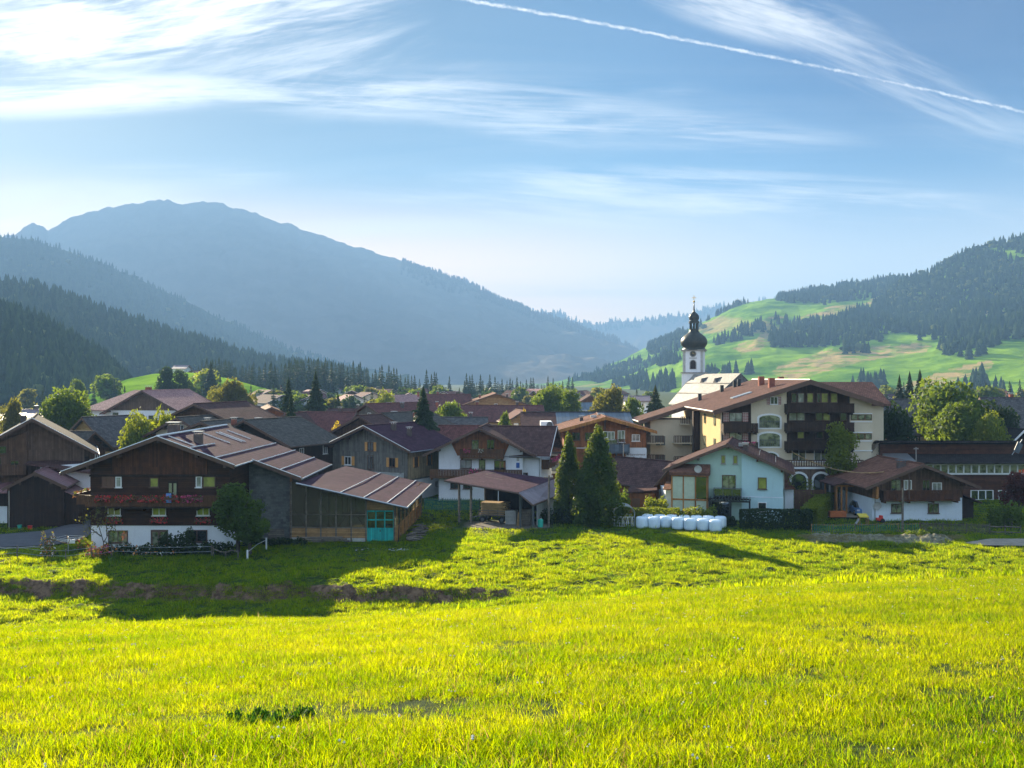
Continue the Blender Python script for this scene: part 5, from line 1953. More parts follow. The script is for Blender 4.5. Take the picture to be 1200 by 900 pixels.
# ================================================================ DARK WOODEN HALL
def build_wood_hall():
    Y = 129.0
    r = Root('wooden_hall', 'long dark red wooden building with a white ribbon of windows', 'hall', (60, Y, 0))
    x0, x1 = hx(1040, Y), hx(1300, Y)
    Z = lambda y: zy(y, Y)
    MB().box(x0, x1, Y, Y + 12, Z(591), 4.1).build('wall', MAT['red_logs'], r)
    MB().box(x0 + .3, x1, Y + .15, Y + 13.8, -.3, Z(591) - .003).build('plinth', MAT['white_plaster'], r)
    MB().box(x0 - .4, x1, Y + 1.6, Y + 2.2, 4.0, Z(520)).build('upper_wall', MAT['red_logs'], r)
    MB().prismx([(Y + .6, Z(519.5)), (Y + 13.2, 4.2), (Y + 13.2, 4.5), (Y + .6, Z(516.6))], x0 - 1.2, x1).build('roof', MAT['tile_dark'], r)
    MB().prismx([(Y - 1.5, Z(542.5)), (Y + 1.598, Z(542.5)), (Y + 1.598, Z(533)), (Y - 1.5, Z(541))], x0 + 3.2, x1).build('canopy_roof', MAT['tile_dark'], r)
    MB().prismx([(Y - 1.9, Z(544)), (Y + 1.2, Z(544)), (Y + 1.2, Z(532)), (Y - 1.9, Z(540))], x0 - .2, x0 + 3.1).build('corrugated_roof', MAT['galvanised'], r)
    MB().box(x0 - .1, x1, Y - .06, Y + .2, Z(543.2), Z(542.2)).build('fascia', MAT['orange_wood'], r)
    # the ribbon of windows
    a = hx(1066, Y)
    m = MB()
    m.box(a, x1, Y - .12, Y - .003, Z(556.2), Z(554.8))
    m.box(a, x1, Y - .12, Y - .003, Z(544.4), Z(543.3))
    n = int((x1 - a) / 1.0)
    for i in range(n + 1):
        x = a + (x1 - a) * i / n
        m.box(x - .09, x + .09, Y - .11, Y - .005, Z(554.8), Z(544.4))
        if i < n:
            xx = x + (x1 - a) / n
            m.box(x + .09, xx - .09, Y - .08, Y - .02, Z(554.8) + .002, Z(554.8) + .07)
            m.box(x + .09, xx - .09, Y - .08, Y - .02, Z(544.4) - .07, Z(544.4) - .002)
    rw = m.build('ribbon_window', MAT['trim_white'], r)
    g = MB().box(a + .05, x1 - .05, Y - .05, Y - .004, Z(554.8), Z(544.4)).build('pane', MAT['glass_curtain'], r, rw)
    for cpx, w in ((1150.5, 2.9), (1183, 2.9)):
        cx = hx(cpx, Y)
        m = MB()
        for k in range(4):
            x = cx - w / 2 + w * k / 3
            m.box(x - .06, x + .06, Y - .1, Y - .003, Z(585), Z(575))
        m.box(cx - w / 2 - .06, cx + w / 2 + .06, Y - .14, Y - .003, Z(586.4), Z(585))
        m.box(cx - w / 2 - .06, cx + w / 2 + .06, Y - .09, Y - .003, Z(575), Z(574.3))
        w_ = m.build('window', MAT['trim_white'], r)
        MB().box(cx - w / 2, cx + w / 2, Y - .05, Y - .004, Z(585), Z(575)).build('pane', MAT['glass'], r, w_)
    # projecting side wing with a steep verge at the left end
    MB().box(x0 - .3, x0 + .1, Y - 1.6, Y + 1.4, Z(556), Z(544.1)).build('end_screen', MAT['orange_wood'], r)
    MB().poly([(x0 - 2.6, Y + .6, Z(537)), (x0 - 2.3, Y + .6, Z(537)), (x0 - .6, Y + .6, Z(517)), (x0 - .9, Y + .6, Z(517)),
               (x0 - 2.6, Y + 3, Z(537)), (x0 - 2.3, Y + 3, Z(537)), (x0 - .6, Y + 3, Z(517)), (x0 - .9, Y + 3, Z(517))],
              [(0, 1, 2, 3), (1, 5, 6, 2), (5, 4, 7, 6), (0, 3, 7, 4), (3, 2, 6, 7)]).build('verge_board', MAT['weathered_timber'], r)


build_wood_hall()


# ================================================================ HOTEL
def arch_pts(cx, w, z0, z1, rise, n=10):
    pts = [(cx - w / 2, z0), (cx + w / 2, z0)]
    for i in range(n + 1):
        a = math.pi * i / n
        pts.append((cx + w / 2 * math.cos(a), z1 - rise + rise * math.sin(a)))
    return pts


_m, _t, _p, _o = base('shutter_checked')
_c = _t.node('ShaderNodeTexChecker')
_x, _y, _z = _t.sep(_t.node('ShaderNodeTexCoord').outputs['UV'])
_t.put(_c.inputs['Vector'], _t.xyz(_t.math('ADD', _x, _y), _t.math('SUBTRACT', _x, _y), 0.013))
_t.put(_c.inputs['Color1'], (.26, .05, .045))
_t.put(_c.inputs['Color2'], (.5, .42, .36))
_c.inputs['Scale'].default_value = 5.0
_t.put(_p.inputs['Base Color'], _c.outputs[0])
MAT['shutter_checked'] = _m


def build_hotel():
    Y = 125.0
    r = Root('hotel', 'big cream and dark timber hotel with stacked balconies and arched loggias', 'hotel', (37.6, Y, 0))
    XR, S, ZT = 37.6, .318, 15.75
    zx = lambda x: ZT - S * abs(x - XR)
    Z = lambda y: zy(y, Y)
    XX = lambda px: hx(px, Y)
    xl, xw = 26.6, 45.8
    # main body
    prof = [(xl, -.3), (xw, -.3), (xw, zx(xw) - .35), (XR, ZT - .35), (xl, zx(xl) - .35)]
    MB().prism(prof, Y, 152.0).build('wall', MAT['cream_plaster'], r)
    MB().box(xl - .03, xl - .003, Y + .2, 143.8, -.3, zx(xl) - .45).build('side_wall', MAT['sunlit_plaster'], r)
    MB().box(20.4, xl - .04, 144.6, 152.0, -.3, zx(20.4) - .4).build('rear_wing_wall', MAT['cream_plaster'], r)
    # roof planes
    t = .3
    xe, xe2, xr = 25.4, 18.6, 46.8
    ya, ym, yb = 123.6, 143.6, 153.6
    m = MB()
    m.slab([(xe, ya, zx(xe)), (XR, ya, ZT), (XR, yb, ZT), (xe2, yb, zx(xe2)), (xe2, ym, zx(xe2)), (xe, ym, zx(xe))], t)
    m.slab([(XR, ya, ZT), (xr, ya, zx(xr)), (xr, yb, zx(xr)), (XR, yb, ZT)], t)
    ro = m.build('roof', MAT['tile_hotel'], r)
    # cross wing to the right: its slope looks this way
    zr, zf = 15.45, 12.6
    MB().slab([(XR, 130.0, zf), (50.2, 130.0, zf), (51.2, 139.5, zr), (XR, 139.5, zr)], t).build('cross_roof', MAT['tile_hotel'], r)
    MB().slab([(XR, 139.51, zr), (51.2, 139.51, zr), (50.2, 149, zf), (XR, 149, zf)], t).build('cross_roof', MAT['tile_hotel'], r)
    MB().box(45.85, 49.6, 131, 148, -.3, 12.3).build('cross_wall', MAT['cream_plaster'], r)
    b = MB()
    for x1, x2, y in ((xe, XR, ya), (XR, xr, ya), (xe2, xe, ym)):
        z1, z2 = zx(x1), zx(x2)
        b.poly([(x1, y - .08, z1 - .55), (x2, y - .08, z2 - .55), (x2, y - .08, z2 + .06), (x1, y - .08, z1 + .06),
                (x1, y - .003, z1 - .55), (x2, y - .003, z2 - .55), (x2, y - .003, z2 + .06), (x1, y - .003, z1 + .06)],
               [(0, 1, 2, 3), (3, 2, 6, 7), (0, 4, 5, 1), (7, 6, 5, 4), (1, 5, 6, 2), (0, 3, 7, 4)])
    b.build_each('barge_board', MAT['trim_brown'], r)
    g = MB()
    g.tube([(xe - .08, ya, zx(xe) - .08), (xe - .08, ym, zx(xe) - .08)], .1)
    g.tube([(xe2 - .08, ym, zx(xe2) - .08), (xe2 - .08, yb, zx(xe2) - .08)], .1)
    g.tube([(XR, ya, ZT + .03), (XR, yb, ZT + .03)], .12)
    g.build_each('gutter', MAT['trim_pale'], r)
    # vents, skylight and chimneys on the left slope
    for (px, y, kind) in ((892, 139, 'c'), (904, 131, 'c'), (866, 150, 'v'), (861, 150, 'v'), (846, 149, 'v'), (820, 146, 'v'), (915, 146, 'c')):
        x = XD(px, y)
        z = zx(x)
        w = .38 if kind == 'c' else .24
        c = MB().box(x - w, x + w, y - w, y + w, z - .3, z + (1.2 if kind == 'c' else 1.0)).build('chimney', MAT['brick_red' if kind == 'c' else 'black_metal'], r, ro)
    m = MB()
    sl = lambda x, y, d=.14: (x, y, zx(x) + d)
    m.slab([sl(29.6, 131.5), sl(32.2, 131.5), sl(32.2, 133.2), sl(29.6, 133.2)], .12)
    m.build('skylight', MAT['galvanised'], r, ro)
    # timber bays
    bays = [(XX(846), XX(880)), (XX(922), XX(995.5))]
    for a, b_ in bays:
        top = min(zx(a), zx(b_)) - .4
        m = MB()
        if a < XR < b_:
            m.prism([(a, Z(531)), (b_, Z(531)), (b_, zx(b_) - .4), (XR, ZT - .4), (a, zx(a) - .4)], Y - .08, Y - .003)
        else:
            m.prism([(a, Z(531)), (b_, Z(531)), (b_, zx(b_) - .4), (a, zx(a) - .4)], Y - .08, Y - .003)
        m.build('cladding', MAT['hotel_planks'], r)
    h = House(r, XR, Y, 0, 16, 10, 12, 15)
    U = lambda px: XX(px) - XR
    for y in (482, 504, 525.5):
        h.balcony('F', U(919), U(996.5), Z(y), dep=1.5, h=1.05, mat='hotel_planks', slab='black_wood')
    for y, fl in ((505, None), (527, [(U(845), U(853), 'flower_pink'), (U(862), U(882), 'flower_pink')])):
        h.balcony('F', U(845), U(885), Z(y), dep=1.5, h=1.05, mat='hotel_planks', slab='black_wood', flowers=fl)
    for px, y, w, pn in ((931, 472, .9, 'glass'), (937.5, 472, 1.0, 'glass_pale'), (949, 472, .85, 'glass_reflection'), (959, 472, .5, 'glass'), (966, 472, .9, 'glass_reflection'), (977, 472, .9, 'glass_reflection'),
                         (929, 493, 1.1, 'glass_pale'), (938, 493, 1.1, 'glass_pale'), (960, 493, 1.0, 'glass'), (968, 493, 1.0, 'glass_reflection'), (988, 493, .9, 'glass'),
                         (938, 514, .9, 'glass_reflection'), (960, 514, 1.0, 'glass'), (988, 514, .9, 'glass')):
        h.window('F', U(px), Z(y), w, 1.25, frame='trim_brown', pane=pn, out=.08, sill=False, bars=0)
    for y in (494, 516):
        h.window('F', U(862), Z(y), 1.7, 1.15, frame='trim_brown', pane='glass_pale', out=.08, sill=False, shut='shutter_checked')
    h.window('F', U(907), Z(474), 1.0, 1.0, frame='trim_white', pane='glass', shut='shutter_checked')
    # arched loggias with white surrounds
    for y0, y1 in ((503, 484.5), (525, 505.5)):
        cx = XX(901.5)
        m = MB().prism(arch_pts(cx, 3.1, Z(y0), Z(y1), .5), Y - .12, Y - .003)
        a = m.build('loggia_surround', MAT['trim_white'], r)
        MB().prism(arch_pts(cx, 2.6, Z(y0) + .2, Z(y1) - .22, .42), Y - .16, Y - .123).build('pane', MAT['glass_curtain'], r, a)
        g = MB()
        for k in range(12):
            x = cx - 1.25 + 2.5 * k / 11
            g.box(x - .02, x + .02, Y - .24, Y - .2, Z(y0) + .22, Z(y0) + 1.0)
        g.box(cx - 1.3, cx + 1.3, Y - .26, Y - .18, Z(y0) + 1.003, Z(y0) + 1.07)
        g.build('railing', MAT['rail_metal'], r, a)
    # right cream corner: bands of wood framed windows between white strings
    a, b_ = XX(996.8), 45.82
    for y0, y1 in ((492.5, 485.5), (515, 508)):
        MB().box(a, b_, Y - .06, Y - .003, Z(y0), Z(y1)).build('window_band', MAT['brown_planks'], r)
        for k in range(3):
            x = a + (b_ - a) * (k + .5) / 3
            MB().box(x - .35, x + .35, Y - .09, Y - .062, Z(y0) + .1, Z(y1) - .1).build('pane', MAT['glass_curtain'], r)
    m = MB()
    for y in (484.5, 494, 506.5, 516.5, 528):
        m.box(a, b_ + .06, Y - .1, Y - .003, Z(y + .8), Z(y - .4))
    m.build_each('string_course', MAT['trim_white'], r)
    # ground storeys: terrace on arches
    T = 121.0
    ZT_ = lambda y: zy(y, T)
    x0, x1 = hx(893, T), hx(1012, T)
    MB().box(x0, x1, T, Y - .01, -.3, ZT_(549)).build('terrace', MAT['grey_brown_planks'], r)
    MB().box(x0 - .1, x1 + .1, T - .15, T - .003, ZT_(549.5), ZT_(547.2)).build('terrace_edge', MAT['trim_white'], r)
    m = MB()
    k = int((x1 - x0) / .3)
    for i in range(k + 1):
        x = x0 + (x1 - x0) * i / k
        m.box(x - .05, x + .05, T, T + .06, ZT_(547.2), ZT_(540.2))
    m.box(x0, x1, T - .03, T + .1, ZT_(540.1), ZT_(539))
    m.build('terrace_railing', MAT['brown_planks'], r)
    for px in (936, 962, 990):
        cx = hx(px, T)
        s_ = MB().prism(arch_pts(cx, 2.3, .05, ZT_(552.5), 1.0), T - .1, T - .003).build('arch_surround', MAT['trim_white'], r)
        MB().prism(arch_pts(cx, 1.85, .05, ZT_(555), .85), T - .14, T - .103).build('arch_opening', MAT['glass'], r, s_)
    for px, w in ((936, 1.8), (962, 1.8), (985, 1.6)):
        h.window('F', U(px), Z(541), w, 1.5, frame='trim_white', pane='glass_curtain')
    s_ = MB().prism(arch_pts(XX(903), 2.2, Z(541), Z(529), .6), Y - .1, Y - .003).build('arch_surround', MAT['trim_white'], r)
    MB().prism(arch_pts(XX(903), 1.7, Z(541), Z(530.5), .5), Y - .14, Y - .103).build('pane', MAT['glass'], r, s_)
    # left flank: windows, pilaster, balconies with flower boxes, front of the rear wing
    for y, z in ((128.5, 9.8), (128.5, 6.8), (128.5, 3.6), (135, 9.8), (135, 6.8)):
        MB().box(xl - .12, xl - .032, y - .6, y + .6, z, z + 1.3).build('window', MAT['glass_curtain'], r)
    MB().box(25.6, 26.5, 138.5, 139.3, -.3, zx(25.6) - .6).build('pilaster', MAT['hotel_planks'], r)
    YW = 144.6
    for px, y in ((771, 522), (777, 522), (771, 544), (777, 544), (802, 522), (806, 522)):
        x = XD(px, YW)
        w = MB().box(x - .3, x + .3, YW - .08, YW - .003, zy(y - 9, YW) - 1.0 + 1.1 - 1.2, zy(y - 11, YW)).build('shutter_door', MAT['shutter_blue'], r)
    for px0, px1, y in ((757, 776, 518), (757, 776, 540), (788, 812, 518), (788, 812, 542), (796, 806, 496)):
        m = MB()
        a, b_ = XD(px0, YW), XD(px1, YW)
        z = zy(y, YW)
        m.box(a, b_, YW - 1.5, YW - .003, z - .18, z)
        bb = m.build('balcony', MAT['cream_plaster'], r)
        m = MB()
        kk = int((b_ - a) / .22)
        for i in range(kk + 1):
            x = a + (b_ - a) * i / kk
            m.box(x - .06, x + .06, YW - 1.48, YW - 1.43, z + .002, z + .95)
        m.box(a, b_, YW - 1.52, YW - 1.38, z + .952, z + 1.04)
        m.build('railing', MAT['grey_brown_planks'], r, bb)


build_hotel()


# ================================================================ CHURCH
def build_church():
    D = 262.0
    s = FOC / D
    r = Root('church', 'white baroque church with a dark double onion spire and pale shingled nave roof', 'church', (hx(810, D), D, 0))
    cx = hx(812, D)
    Z = lambda y: zy(y, D)
    tw = 26.0 / s
    M = Matrix.Translation((cx, D, 0)) @ Matrix.Rotation(R(-16), 4, 'Z')
    hw = tw / 2
    def B():
        return MB(M)
    B().box(-hw, hw, 0, tw, -.5, Z(437)).build('tower', MAT['white_plaster'], r)
    B().box(-hw + .25, hw - .25, .25, tw - .25, Z(436.9), Z(410.5)).build('belfry', MAT['white_plaster'], r)
    m = B()
    m.box(-hw - .35, hw + .35, -.35, tw + .35, Z(437.6), Z(436.2))
    m.box(-hw - .2, hw + .2, -.2, tw + .2, Z(411.3), Z(409.6))
    m.build_each('cornice', MAT['stone'], r)
    for sx in (-1, 1):
        B().box(sx * (hw - .62) - .35, sx * (hw - .62) + .35, .12, .247, Z(436), Z(411.5)).build('pilaster', MAT['pale_concrete'], r)
    # clock and sounding windows on the two seen sides
    for side in (0, 1):
        MM = M if side == 0 else M @ Matrix.Translation((-hw, hw, 0)) @ Matrix.Rotation(R(-90), 4, 'Z')
        o = 0.23
        q = MB(MM @ Matrix.Translation((0, o if side == 0 else .23, Z(414.6))) @ Matrix.Rotation(R(90), 4, 'X'))
        q.lathe([(.88, 0), (.88, .10), (.80, .14)], 24)
        c = q.build('clock', MAT['stone'], r)
        q = MB(MM @ Matrix.Translation((0, o, Z(414.6))) @ Matrix.Rotation(R(90), 4, 'X'))
        q.lathe([(.66, .142), (.66, .16)], 24)
        q.build('dial', MAT['copper_dark'], r, c)
        q = MB(MM)
        q.box(-.05, .05, o - .19, o - .165, Z(414.6), Z(412.8))
        q.box(-.02, .45, o - .19, o - .165, Z(414.9), Z(414.5))
        q.build('clock_hands', MAT['gold'], r, c)
        q = MB(MM).prism(arch_pts(0, 1.9, Z(432.8), Z(421.3), .95), o - .06, o - .003)
        a = q.build('window_surround', MAT['pale_concrete'], r)
        MB(MM).prism(arch_pts(0, 1.45, Z(432.3), Z(422.2), .72), o - .1, o - .062).build('louvres', MAT['black_wood'], r, a)
        MB(MM).box(-1.0, 1.0, o - .2, o - .003, Z(420), Z(419.2)).build('ledge', MAT['stone'], r)
    # onion helm
    k = 1.0 / s
    prof = [(15.0, 410.0), (13.5, 408.6), (12.4, 407.4), (13.6, 405.8), (15.2, 403.4), (15.8, 400.5), (15.2, 397.6), (13.4, 394.6), (10.4, 392.0),
            (7.6, 390.0), (6.0, 388.3), (5.4, 387.0), (5.4, 385.9)]
    m = B()
    m.lathe([(a * k, Z(y)) for a, y in prof], 24, (0, hw, 0))
    m.build('onion_dome', MAT['copper_dark'], r, smooth=True)
    m = B()
    for i in range(8):
        a = 2 * math.pi * i / 8 + .2
        x, y = math.cos(a) * 4.6 * k, math.sin(a) * 4.6 * k + hw
        m.tube([(x, y, Z(386)), (x, y, Z(377.5))], .75 * k, 6)
    m.lathe([(5.6 * k, Z(386)), (5.6 * k, Z(384.8))], 16, (0, hw, 0))
    m.lathe([(6.4 * k, Z(378)), (6.4 * k, Z(376.2))], 16, (0, hw, 0))
    m.build('lantern', MAT['copper_dark'], r)
    prof = [(6.2, 376.2), (5.0, 375.0), (5.6, 373.6), (6.2, 371.4), (5.8, 369.3), (4.4, 367.3), (2.6, 365.7), (1.5, 364.4), (1.0, 362.0), (.7, 358.0), (.5, 353.5)]
    m = B()
    m.lathe([(a * k, Z(y)) for a, y in prof], 20, (0, hw, 0))
    m.build('small_onion', MAT['copper_dark'], r, smooth=True)
    m = B()
    m.lathe([(.1 * k, Z(353.8)), (1.0 * k, Z(353.2)), (1.35 * k, Z(352.4)), (1.0 * k, Z(351.6)), (.1 * k, Z(351))], 12, (0, hw, 0))
    m.box(-.08, .08, hw - .08, hw + .08, Z(351.2), Z(345.2))
    m.box(-.55, .55, hw - .07, hw + .07, Z(348.3), Z(347.6))
    m.build('cross', MAT['gold'], r)
    # nave: its ridge comes towards the right, the pale slope faces the sun on the left
    RN, RF = Vector((hx(868, 236), 236, ZD(437.3, 236))), Vector((hx(813, 262), 262, ZD(438.5, 262)))
    EF, EN = Vector((hx(783.5, 258), 258, 9.3)), Vector((hx(868, 236) - 9.0, 233.5, 9.3))
    MB().slab([EN, RN, RF, EF], .25).build('nave_roof', MAT['church_shingle'], r)
    ER = Vector((RN.x + 8.5, 238, 9.3))
    MB().slab([EN + Vector((.3, -.2, 0)), Vector((RN.x + 4, 231.5, 9.3)), ER, RN + Vector((.02, -.02, 0))], .2).build('hipped_end', MAT['slate_grey'], r)
    MB().slab([RN + Vector((.03, 0, 0)), ER, Vector((RF.x + 9, 264, 9.3)), RF + Vector((.03, 0, 0))], .2).build('back_roof', MAT['church_shingle'], r)
    MB().poly([(EN.x + .8, EN.y + 1, -.4), (ER.x - .8, ER.y + 1, -.4), (RF.x + 8, 263, -.4), (EF.x + .8, EF.y, -.4), (EN.x + .8, EN.y + 1, 9.0), (ER.x - .8, ER.y + 1, 9.0), (RF.x + 8, 263, 9.0), (EF.x + .8, EF.y, 9.0)],
              [(0, 1, 5, 4), (1, 2, 6, 5), (2, 3, 7, 6), (3, 0, 4, 7), (4, 5, 6, 7)]).build('nave_wall', MAT['white_plaster'], r)
    nrm = (RN - EN).cross(RF - EN).normalized()
    if nrm.z < 0:
        nrm = -nrm
    for t_ in (.32, .62):
        c_ = RN.lerp(RF, t_) * .68 + EN.lerp(EF, t_) * .32
        m = MB()
        d_ = (RF - RN).normalized() * 1.0
        m.poly([c_ - d_, c_ + d_, c_ + Vector((0, 0, 1.3)), c_ - d_ + Vector((2.4, 0, 1.6)), c_ + d_ + Vector((2.4, 0, 1.6)), c_ + Vector((2.4, 0, 1.8))], [(0, 1, 2), (0, 2, 5, 3), (1, 4, 5, 2)])
        m.build('dormer', MAT['slate_grey'], r)
    for t_ in (.35, .68):
        MB().tube([EN.lerp(RN, t_) + nrm * .15, EF.lerp(RF, t_) + nrm * .15], .13, 5).build('snow_guard', MAT['stone'], r)


build_church()

# ================================================================ NEIGHBOURS AND VILLAGE
def build_big_left():
    X0, Y0 = hx(38, 113), 113.0
    rot = 24
    r = Root('brown_house', 'large brown timber house at the road with a balcony under a grey verge', 'house', (X0, Y0, 0), R(rot))
    h = House(r, X0, Y0, rot, 11.0, 13, 8.0, 11.3)
    h.body('grey_brown_planks')
    h.put(h.mb().box(-5.56, 5.56, -.06, 12.9, -.3, 2.8), 'base_wall', 'white_plaster')
    h.put(h.mb().prism([(-5.5, 2.81), (-.5, 2.81), (-.5, 9.9), (-5.5, 7.8)], -.5, -.003), 'front_bay', 'brown_planks')
    h.roof('tile_dark', side=1.5, front=1.8, back=.8, trim='trim_pale')
    h.balcony('F', -5.4, -.6, 5.2, dep=1.5, h=1.0, mat='brown_planks', slab='brown_planks')
    h.window('F', -3.6, 5.3, .9, 1.7, frame='trim_brown', out=.5, sill=False)
    h.window('F', -1.8, 5.4, .9, 1.2, frame='trim_brown', out=.5)
    h.window('F', -3.0, 7.4, .8, .9, frame='trim_brown', out=.5, bars=0)
    h.chimney(-1.2, 6, .9)
    # white wing to its right under a hipped brown roof
    a0, a1 = hx(37, 110), hx(97, 110)
    q = Root('white_annex', 'white annex with a brown shuttered window beside the brown timber house', 'house', ((a0 + a1) / 2, 112, 0))
    MB().box(a0, a1, 112, 120, -.3, ZD(545, 112)).build('wall', MAT['white_plaster'], q)
    MB().slab([(a0 - 1.0, 110.6, ZD(543, 110.6)), (a1 + 1.0, 110.6, ZD(554, 110.6)), (hx(104, 118), 118, ZD(535, 118)), (hx(42, 118), 118, ZD(535, 118))], .2).build('roof', MAT['tile_brown'], q)
    w = MB().box(hx(51, 112), hx(64, 112), 111.93, 111.997, ZD(565, 112), ZD(552, 112)).build('window', MAT['shutter_brown'], q)
    for k in (0, 1):
        MB().box(hx(52 + 6.3 * k, 112), hx(56.5 + 6.3 * k, 112), 111.9, 111.928, ZD(564, 112), ZD(553, 112)).build('pane', MAT['glass'], q, w)
    # small dark barn with a sheet roof by the road
    X1, Y1 = hx(42, 105), 105.0
    b = Root('dark_barn', 'small dark windowless barn with a red brown sheet roof beside the road', 'barn', (X1, Y1, 0), R(14))
    k = House(b, X1, Y1, 14, 5.6, 9.0, 4.4, 5.85)
    k.body('black_wood')
    k.roof('metal_red', side=.35, front=.5, back=.4, trim='trim_brown')
    m = k.mb()
    m.prism([(2.85, -.3), (4.6, -.3), (4.6, 2.7), (2.85, 3.6)], .4, 7.0)
    k.put(m, 'lean_to', 'black_wood')
    k.put(k.mb().slab([(2.83, .1, 3.85), (4.9, .1, 2.75), (4.9, 7.3, 2.75), (2.83, 7.3, 3.85)], .1), 'lean_to_roof', 'metal_red')
    k.downpipe('F', -2.6, 0, 4.2)
    # white garage at the frame's edge
    g0, g1 = hx(-60, 108), hx(16, 108)
    g = Root('white_garage', 'white garage wall under dark timber at the edge of the road', 'garage', ((g0 + g1) / 2, 108, 0))
    MB().box(g0, g1, 108, 113, -.2, ZD(593, 108)).build('wall', MAT['white_plaster'], g)
    MB().box(g0, g1 - .1, 107.9, 113, ZD(593, 108) + .003, ZD(576, 108)).build('cladding', MAT['black_wood'], g)
    MB().slab([(g0, 106.9, ZD(577, 106.9)), (g1 + .1, 106.9, ZD(577, 106.9)), (g1 + .1, 115, ZD(557, 115)), (g0, 115, ZD(557, 115))], .12).build('roof', MAT['metal_red'], g)


build_big_left()


def windows_row(h, face, us, z, w, hh, frame='trim_white', pane='glass', shut=None, bars=1):
    for u in us:
        h.window(face, u, z, w, hh, frame=frame, pane=pane, shut=shut, bars=bars)


def cottage(name, label, px, D, apex_y, w, d, slope, rot, wall, roof, cat='house', up=None, rows=2, shut=None, side=1.1, front=1.1, balc=False, trim='trim_brown', chim=1, frame='trim_white', trm=None, pane='glass', group=None):
    rh = ZD(apex_y, D) - .1
    eh = rh - slope * w / 2
    X = hx(px, D)
    r = Root(name, label, cat, (X, D, 0), R(rot), group)
    h = House(r, X, D, rot, w, d, eh, rh)
    h.body(wall)
    if up:
        h.upper(up, eh - 1.2 if up else 0, back=d)
    h.roof(roof, side=side, front=front, back=.7, trim=trim)
    o = .06 if up else 0
    for k in range(rows):
        z = eh - 1.9 - 2.9 * k
        if z < 0.5:
            break
        n = max(2, int(w / 3.0))
        for i in range(n):
            u = -w / 2 + w * (i + .5) / n
            h.window('F', u, z, .95, 1.15, frame=frame, pane=pane, shut=shut, out=o if k == 0 else 0)
        for i in range(max(2, int(d / 4))):
            h.window('R', d * (i + .5) / max(2, int(d / 4)), z, .9, 1.1, frame=frame, pane=pane, shut=shut, out=o if k == 0 else 0)
            h.window('L', d * (i + .5) / max(2, int(d / 4)), z, .9, 1.1, frame=frame, pane=pane, shut=shut, out=o if k == 0 else 0)
    if w > 7.5 and eh + 1.2 < rh:
        h.window('F', 0, eh + .1, .9, 1.0, frame=frame, pane=pane, shut=shut, out=o)
    if balc:
        h.balcony('F', -w * .38, w * .38, eh - 2.2, dep=1.2, h=.95)
    for c in range(chim):
        h.chimney(-w * .18 + w * .34 * c, d * .45, .9, .55, .55, mat='brick_red' if (c + int(px)) % 2 else 'chimney_plaster')
    return h


def ridge_house(name, label, pxa, pxb, ridge_y, D, w, slope, wall, roof, skew=0, **k):
    """house whose ridge runs across the view from pxa to pxb"""
    Xa, Xb = hx(pxa, D), hx(pxb, D)
    L = (Xb - Xa)
    rh = ZD(ridge_y, D) - .1
    eh = max(2.0, rh - slope * w / 2)
    rot = 90 + skew
    r = Root(name, label, k.get('cat', 'house'), (Xb, D, 0), R(rot), k.get('group'))
    h = House(r, Xb, D, rot, w, L, eh, rh)
    h.body(wall)
    h.roof(roof, side=1.0, front=.9, back=.9, trim=k.get('trim', 'trim_brown'))
    # for rot=90 the left face ('L') looks at the camera
    n = max(2, int(L / 3.2))
    for z in (eh - 1.9, eh - 4.8):
        if z > .4:
            for i in range(n):
                h.window('L', L * (i + .5) / n, z, .95, 1.1, frame=k.get('frame', 'trim_white'), shut=k.get('shut'))
            windows_row(h, 'F', (-w * .25, w * .25), z, .95, 1.1, shut=k.get('shut'))
    for c in range(k.get('chim', 1)):
        h.chimney(.3, L * (.25 + .45 * c), .9, .6, .6, mat='brick_red' if c else 'chimney_plaster')
    return h


# left middle ground
h = cottage('ochre_house', 'ochre log house with grey shutters behind the brown timber house', 100, 150, 489, 9.6, 11, .80, -24, 'ochre_wood', 'slate_grey', shut='shutter_blue', frame='trim_white', side=.7, front=.7)
ridge_house('slate_roof_shed', 'low shed with a dark green slate roof between the brown house and the ochre house', 62, 104, 506, 128, 7, .6, 'brown_planks', 'slate_green', skew=-12, cat='shed', chim=0)
h = House(Root('school_house', 'white hall with a row of red and white doors under a pink tiled roof', 'hall', (hx(168, 215), 215, 0), R(-8)), hx(170, 215), 215, -8, 16.5, 20, 8.9, 13.2)
h.body('white_plaster')
h.upper('grey_brown_planks', 8.9)
h.roof('tile_pink', side=1.5, front=1.6, back=1, trim='trim_brown')
for i, u in enumerate((-6.9, -4.9, -2.9, -.7, 1.5, 3.9, 6.4)):
    h.window('F', u, 5.2 if i else 5.8, 1.3, 2.6, frame='shutter_red' if i in (1, 2) else 'trim_brown', pane='shutter_red' if i in (1, 2) else 'glass', bars=1)
h.chimney(-.8, 3.0, 1.2, 1.1, .9, mat='brick_red')
h.chimney(-5.0, 6.0, 1.2, .5, .5, mat='brick_red')
h.put(h.mb().slab([(-15.0, -.8, 9.0), (-8.2, -.8, 9.0), (-1.0, 10, 13.25), (-8, 10, 13.25)], .2), 'side_roof', 'tile_pink')
h.put(h.mb().box(-14.4, -8.3, 0.3, 9, -.2, 8.9), 'side_wall', 'white_plaster')
m = h.mb()
m.box(-8.2, 8.2, -1.2, -.1, 4.3, 4.5)
h.put(m, 'terrace', 'tile_brown')
ridge_house('far_left_hall', 'long low building with a pale ribbed roof behind the brown timber house', -30, 66, 480, 235, 12, .35, 'brown_planks', 'metal_roof', cat='hall', chim=1)
cottage('gabled_barn', 'wide brown barn house right behind the farmhouse ridge', 232, 140, 473, 15, 13, .42, -14, 'brown_planks', 'tile_brown', rows=1)
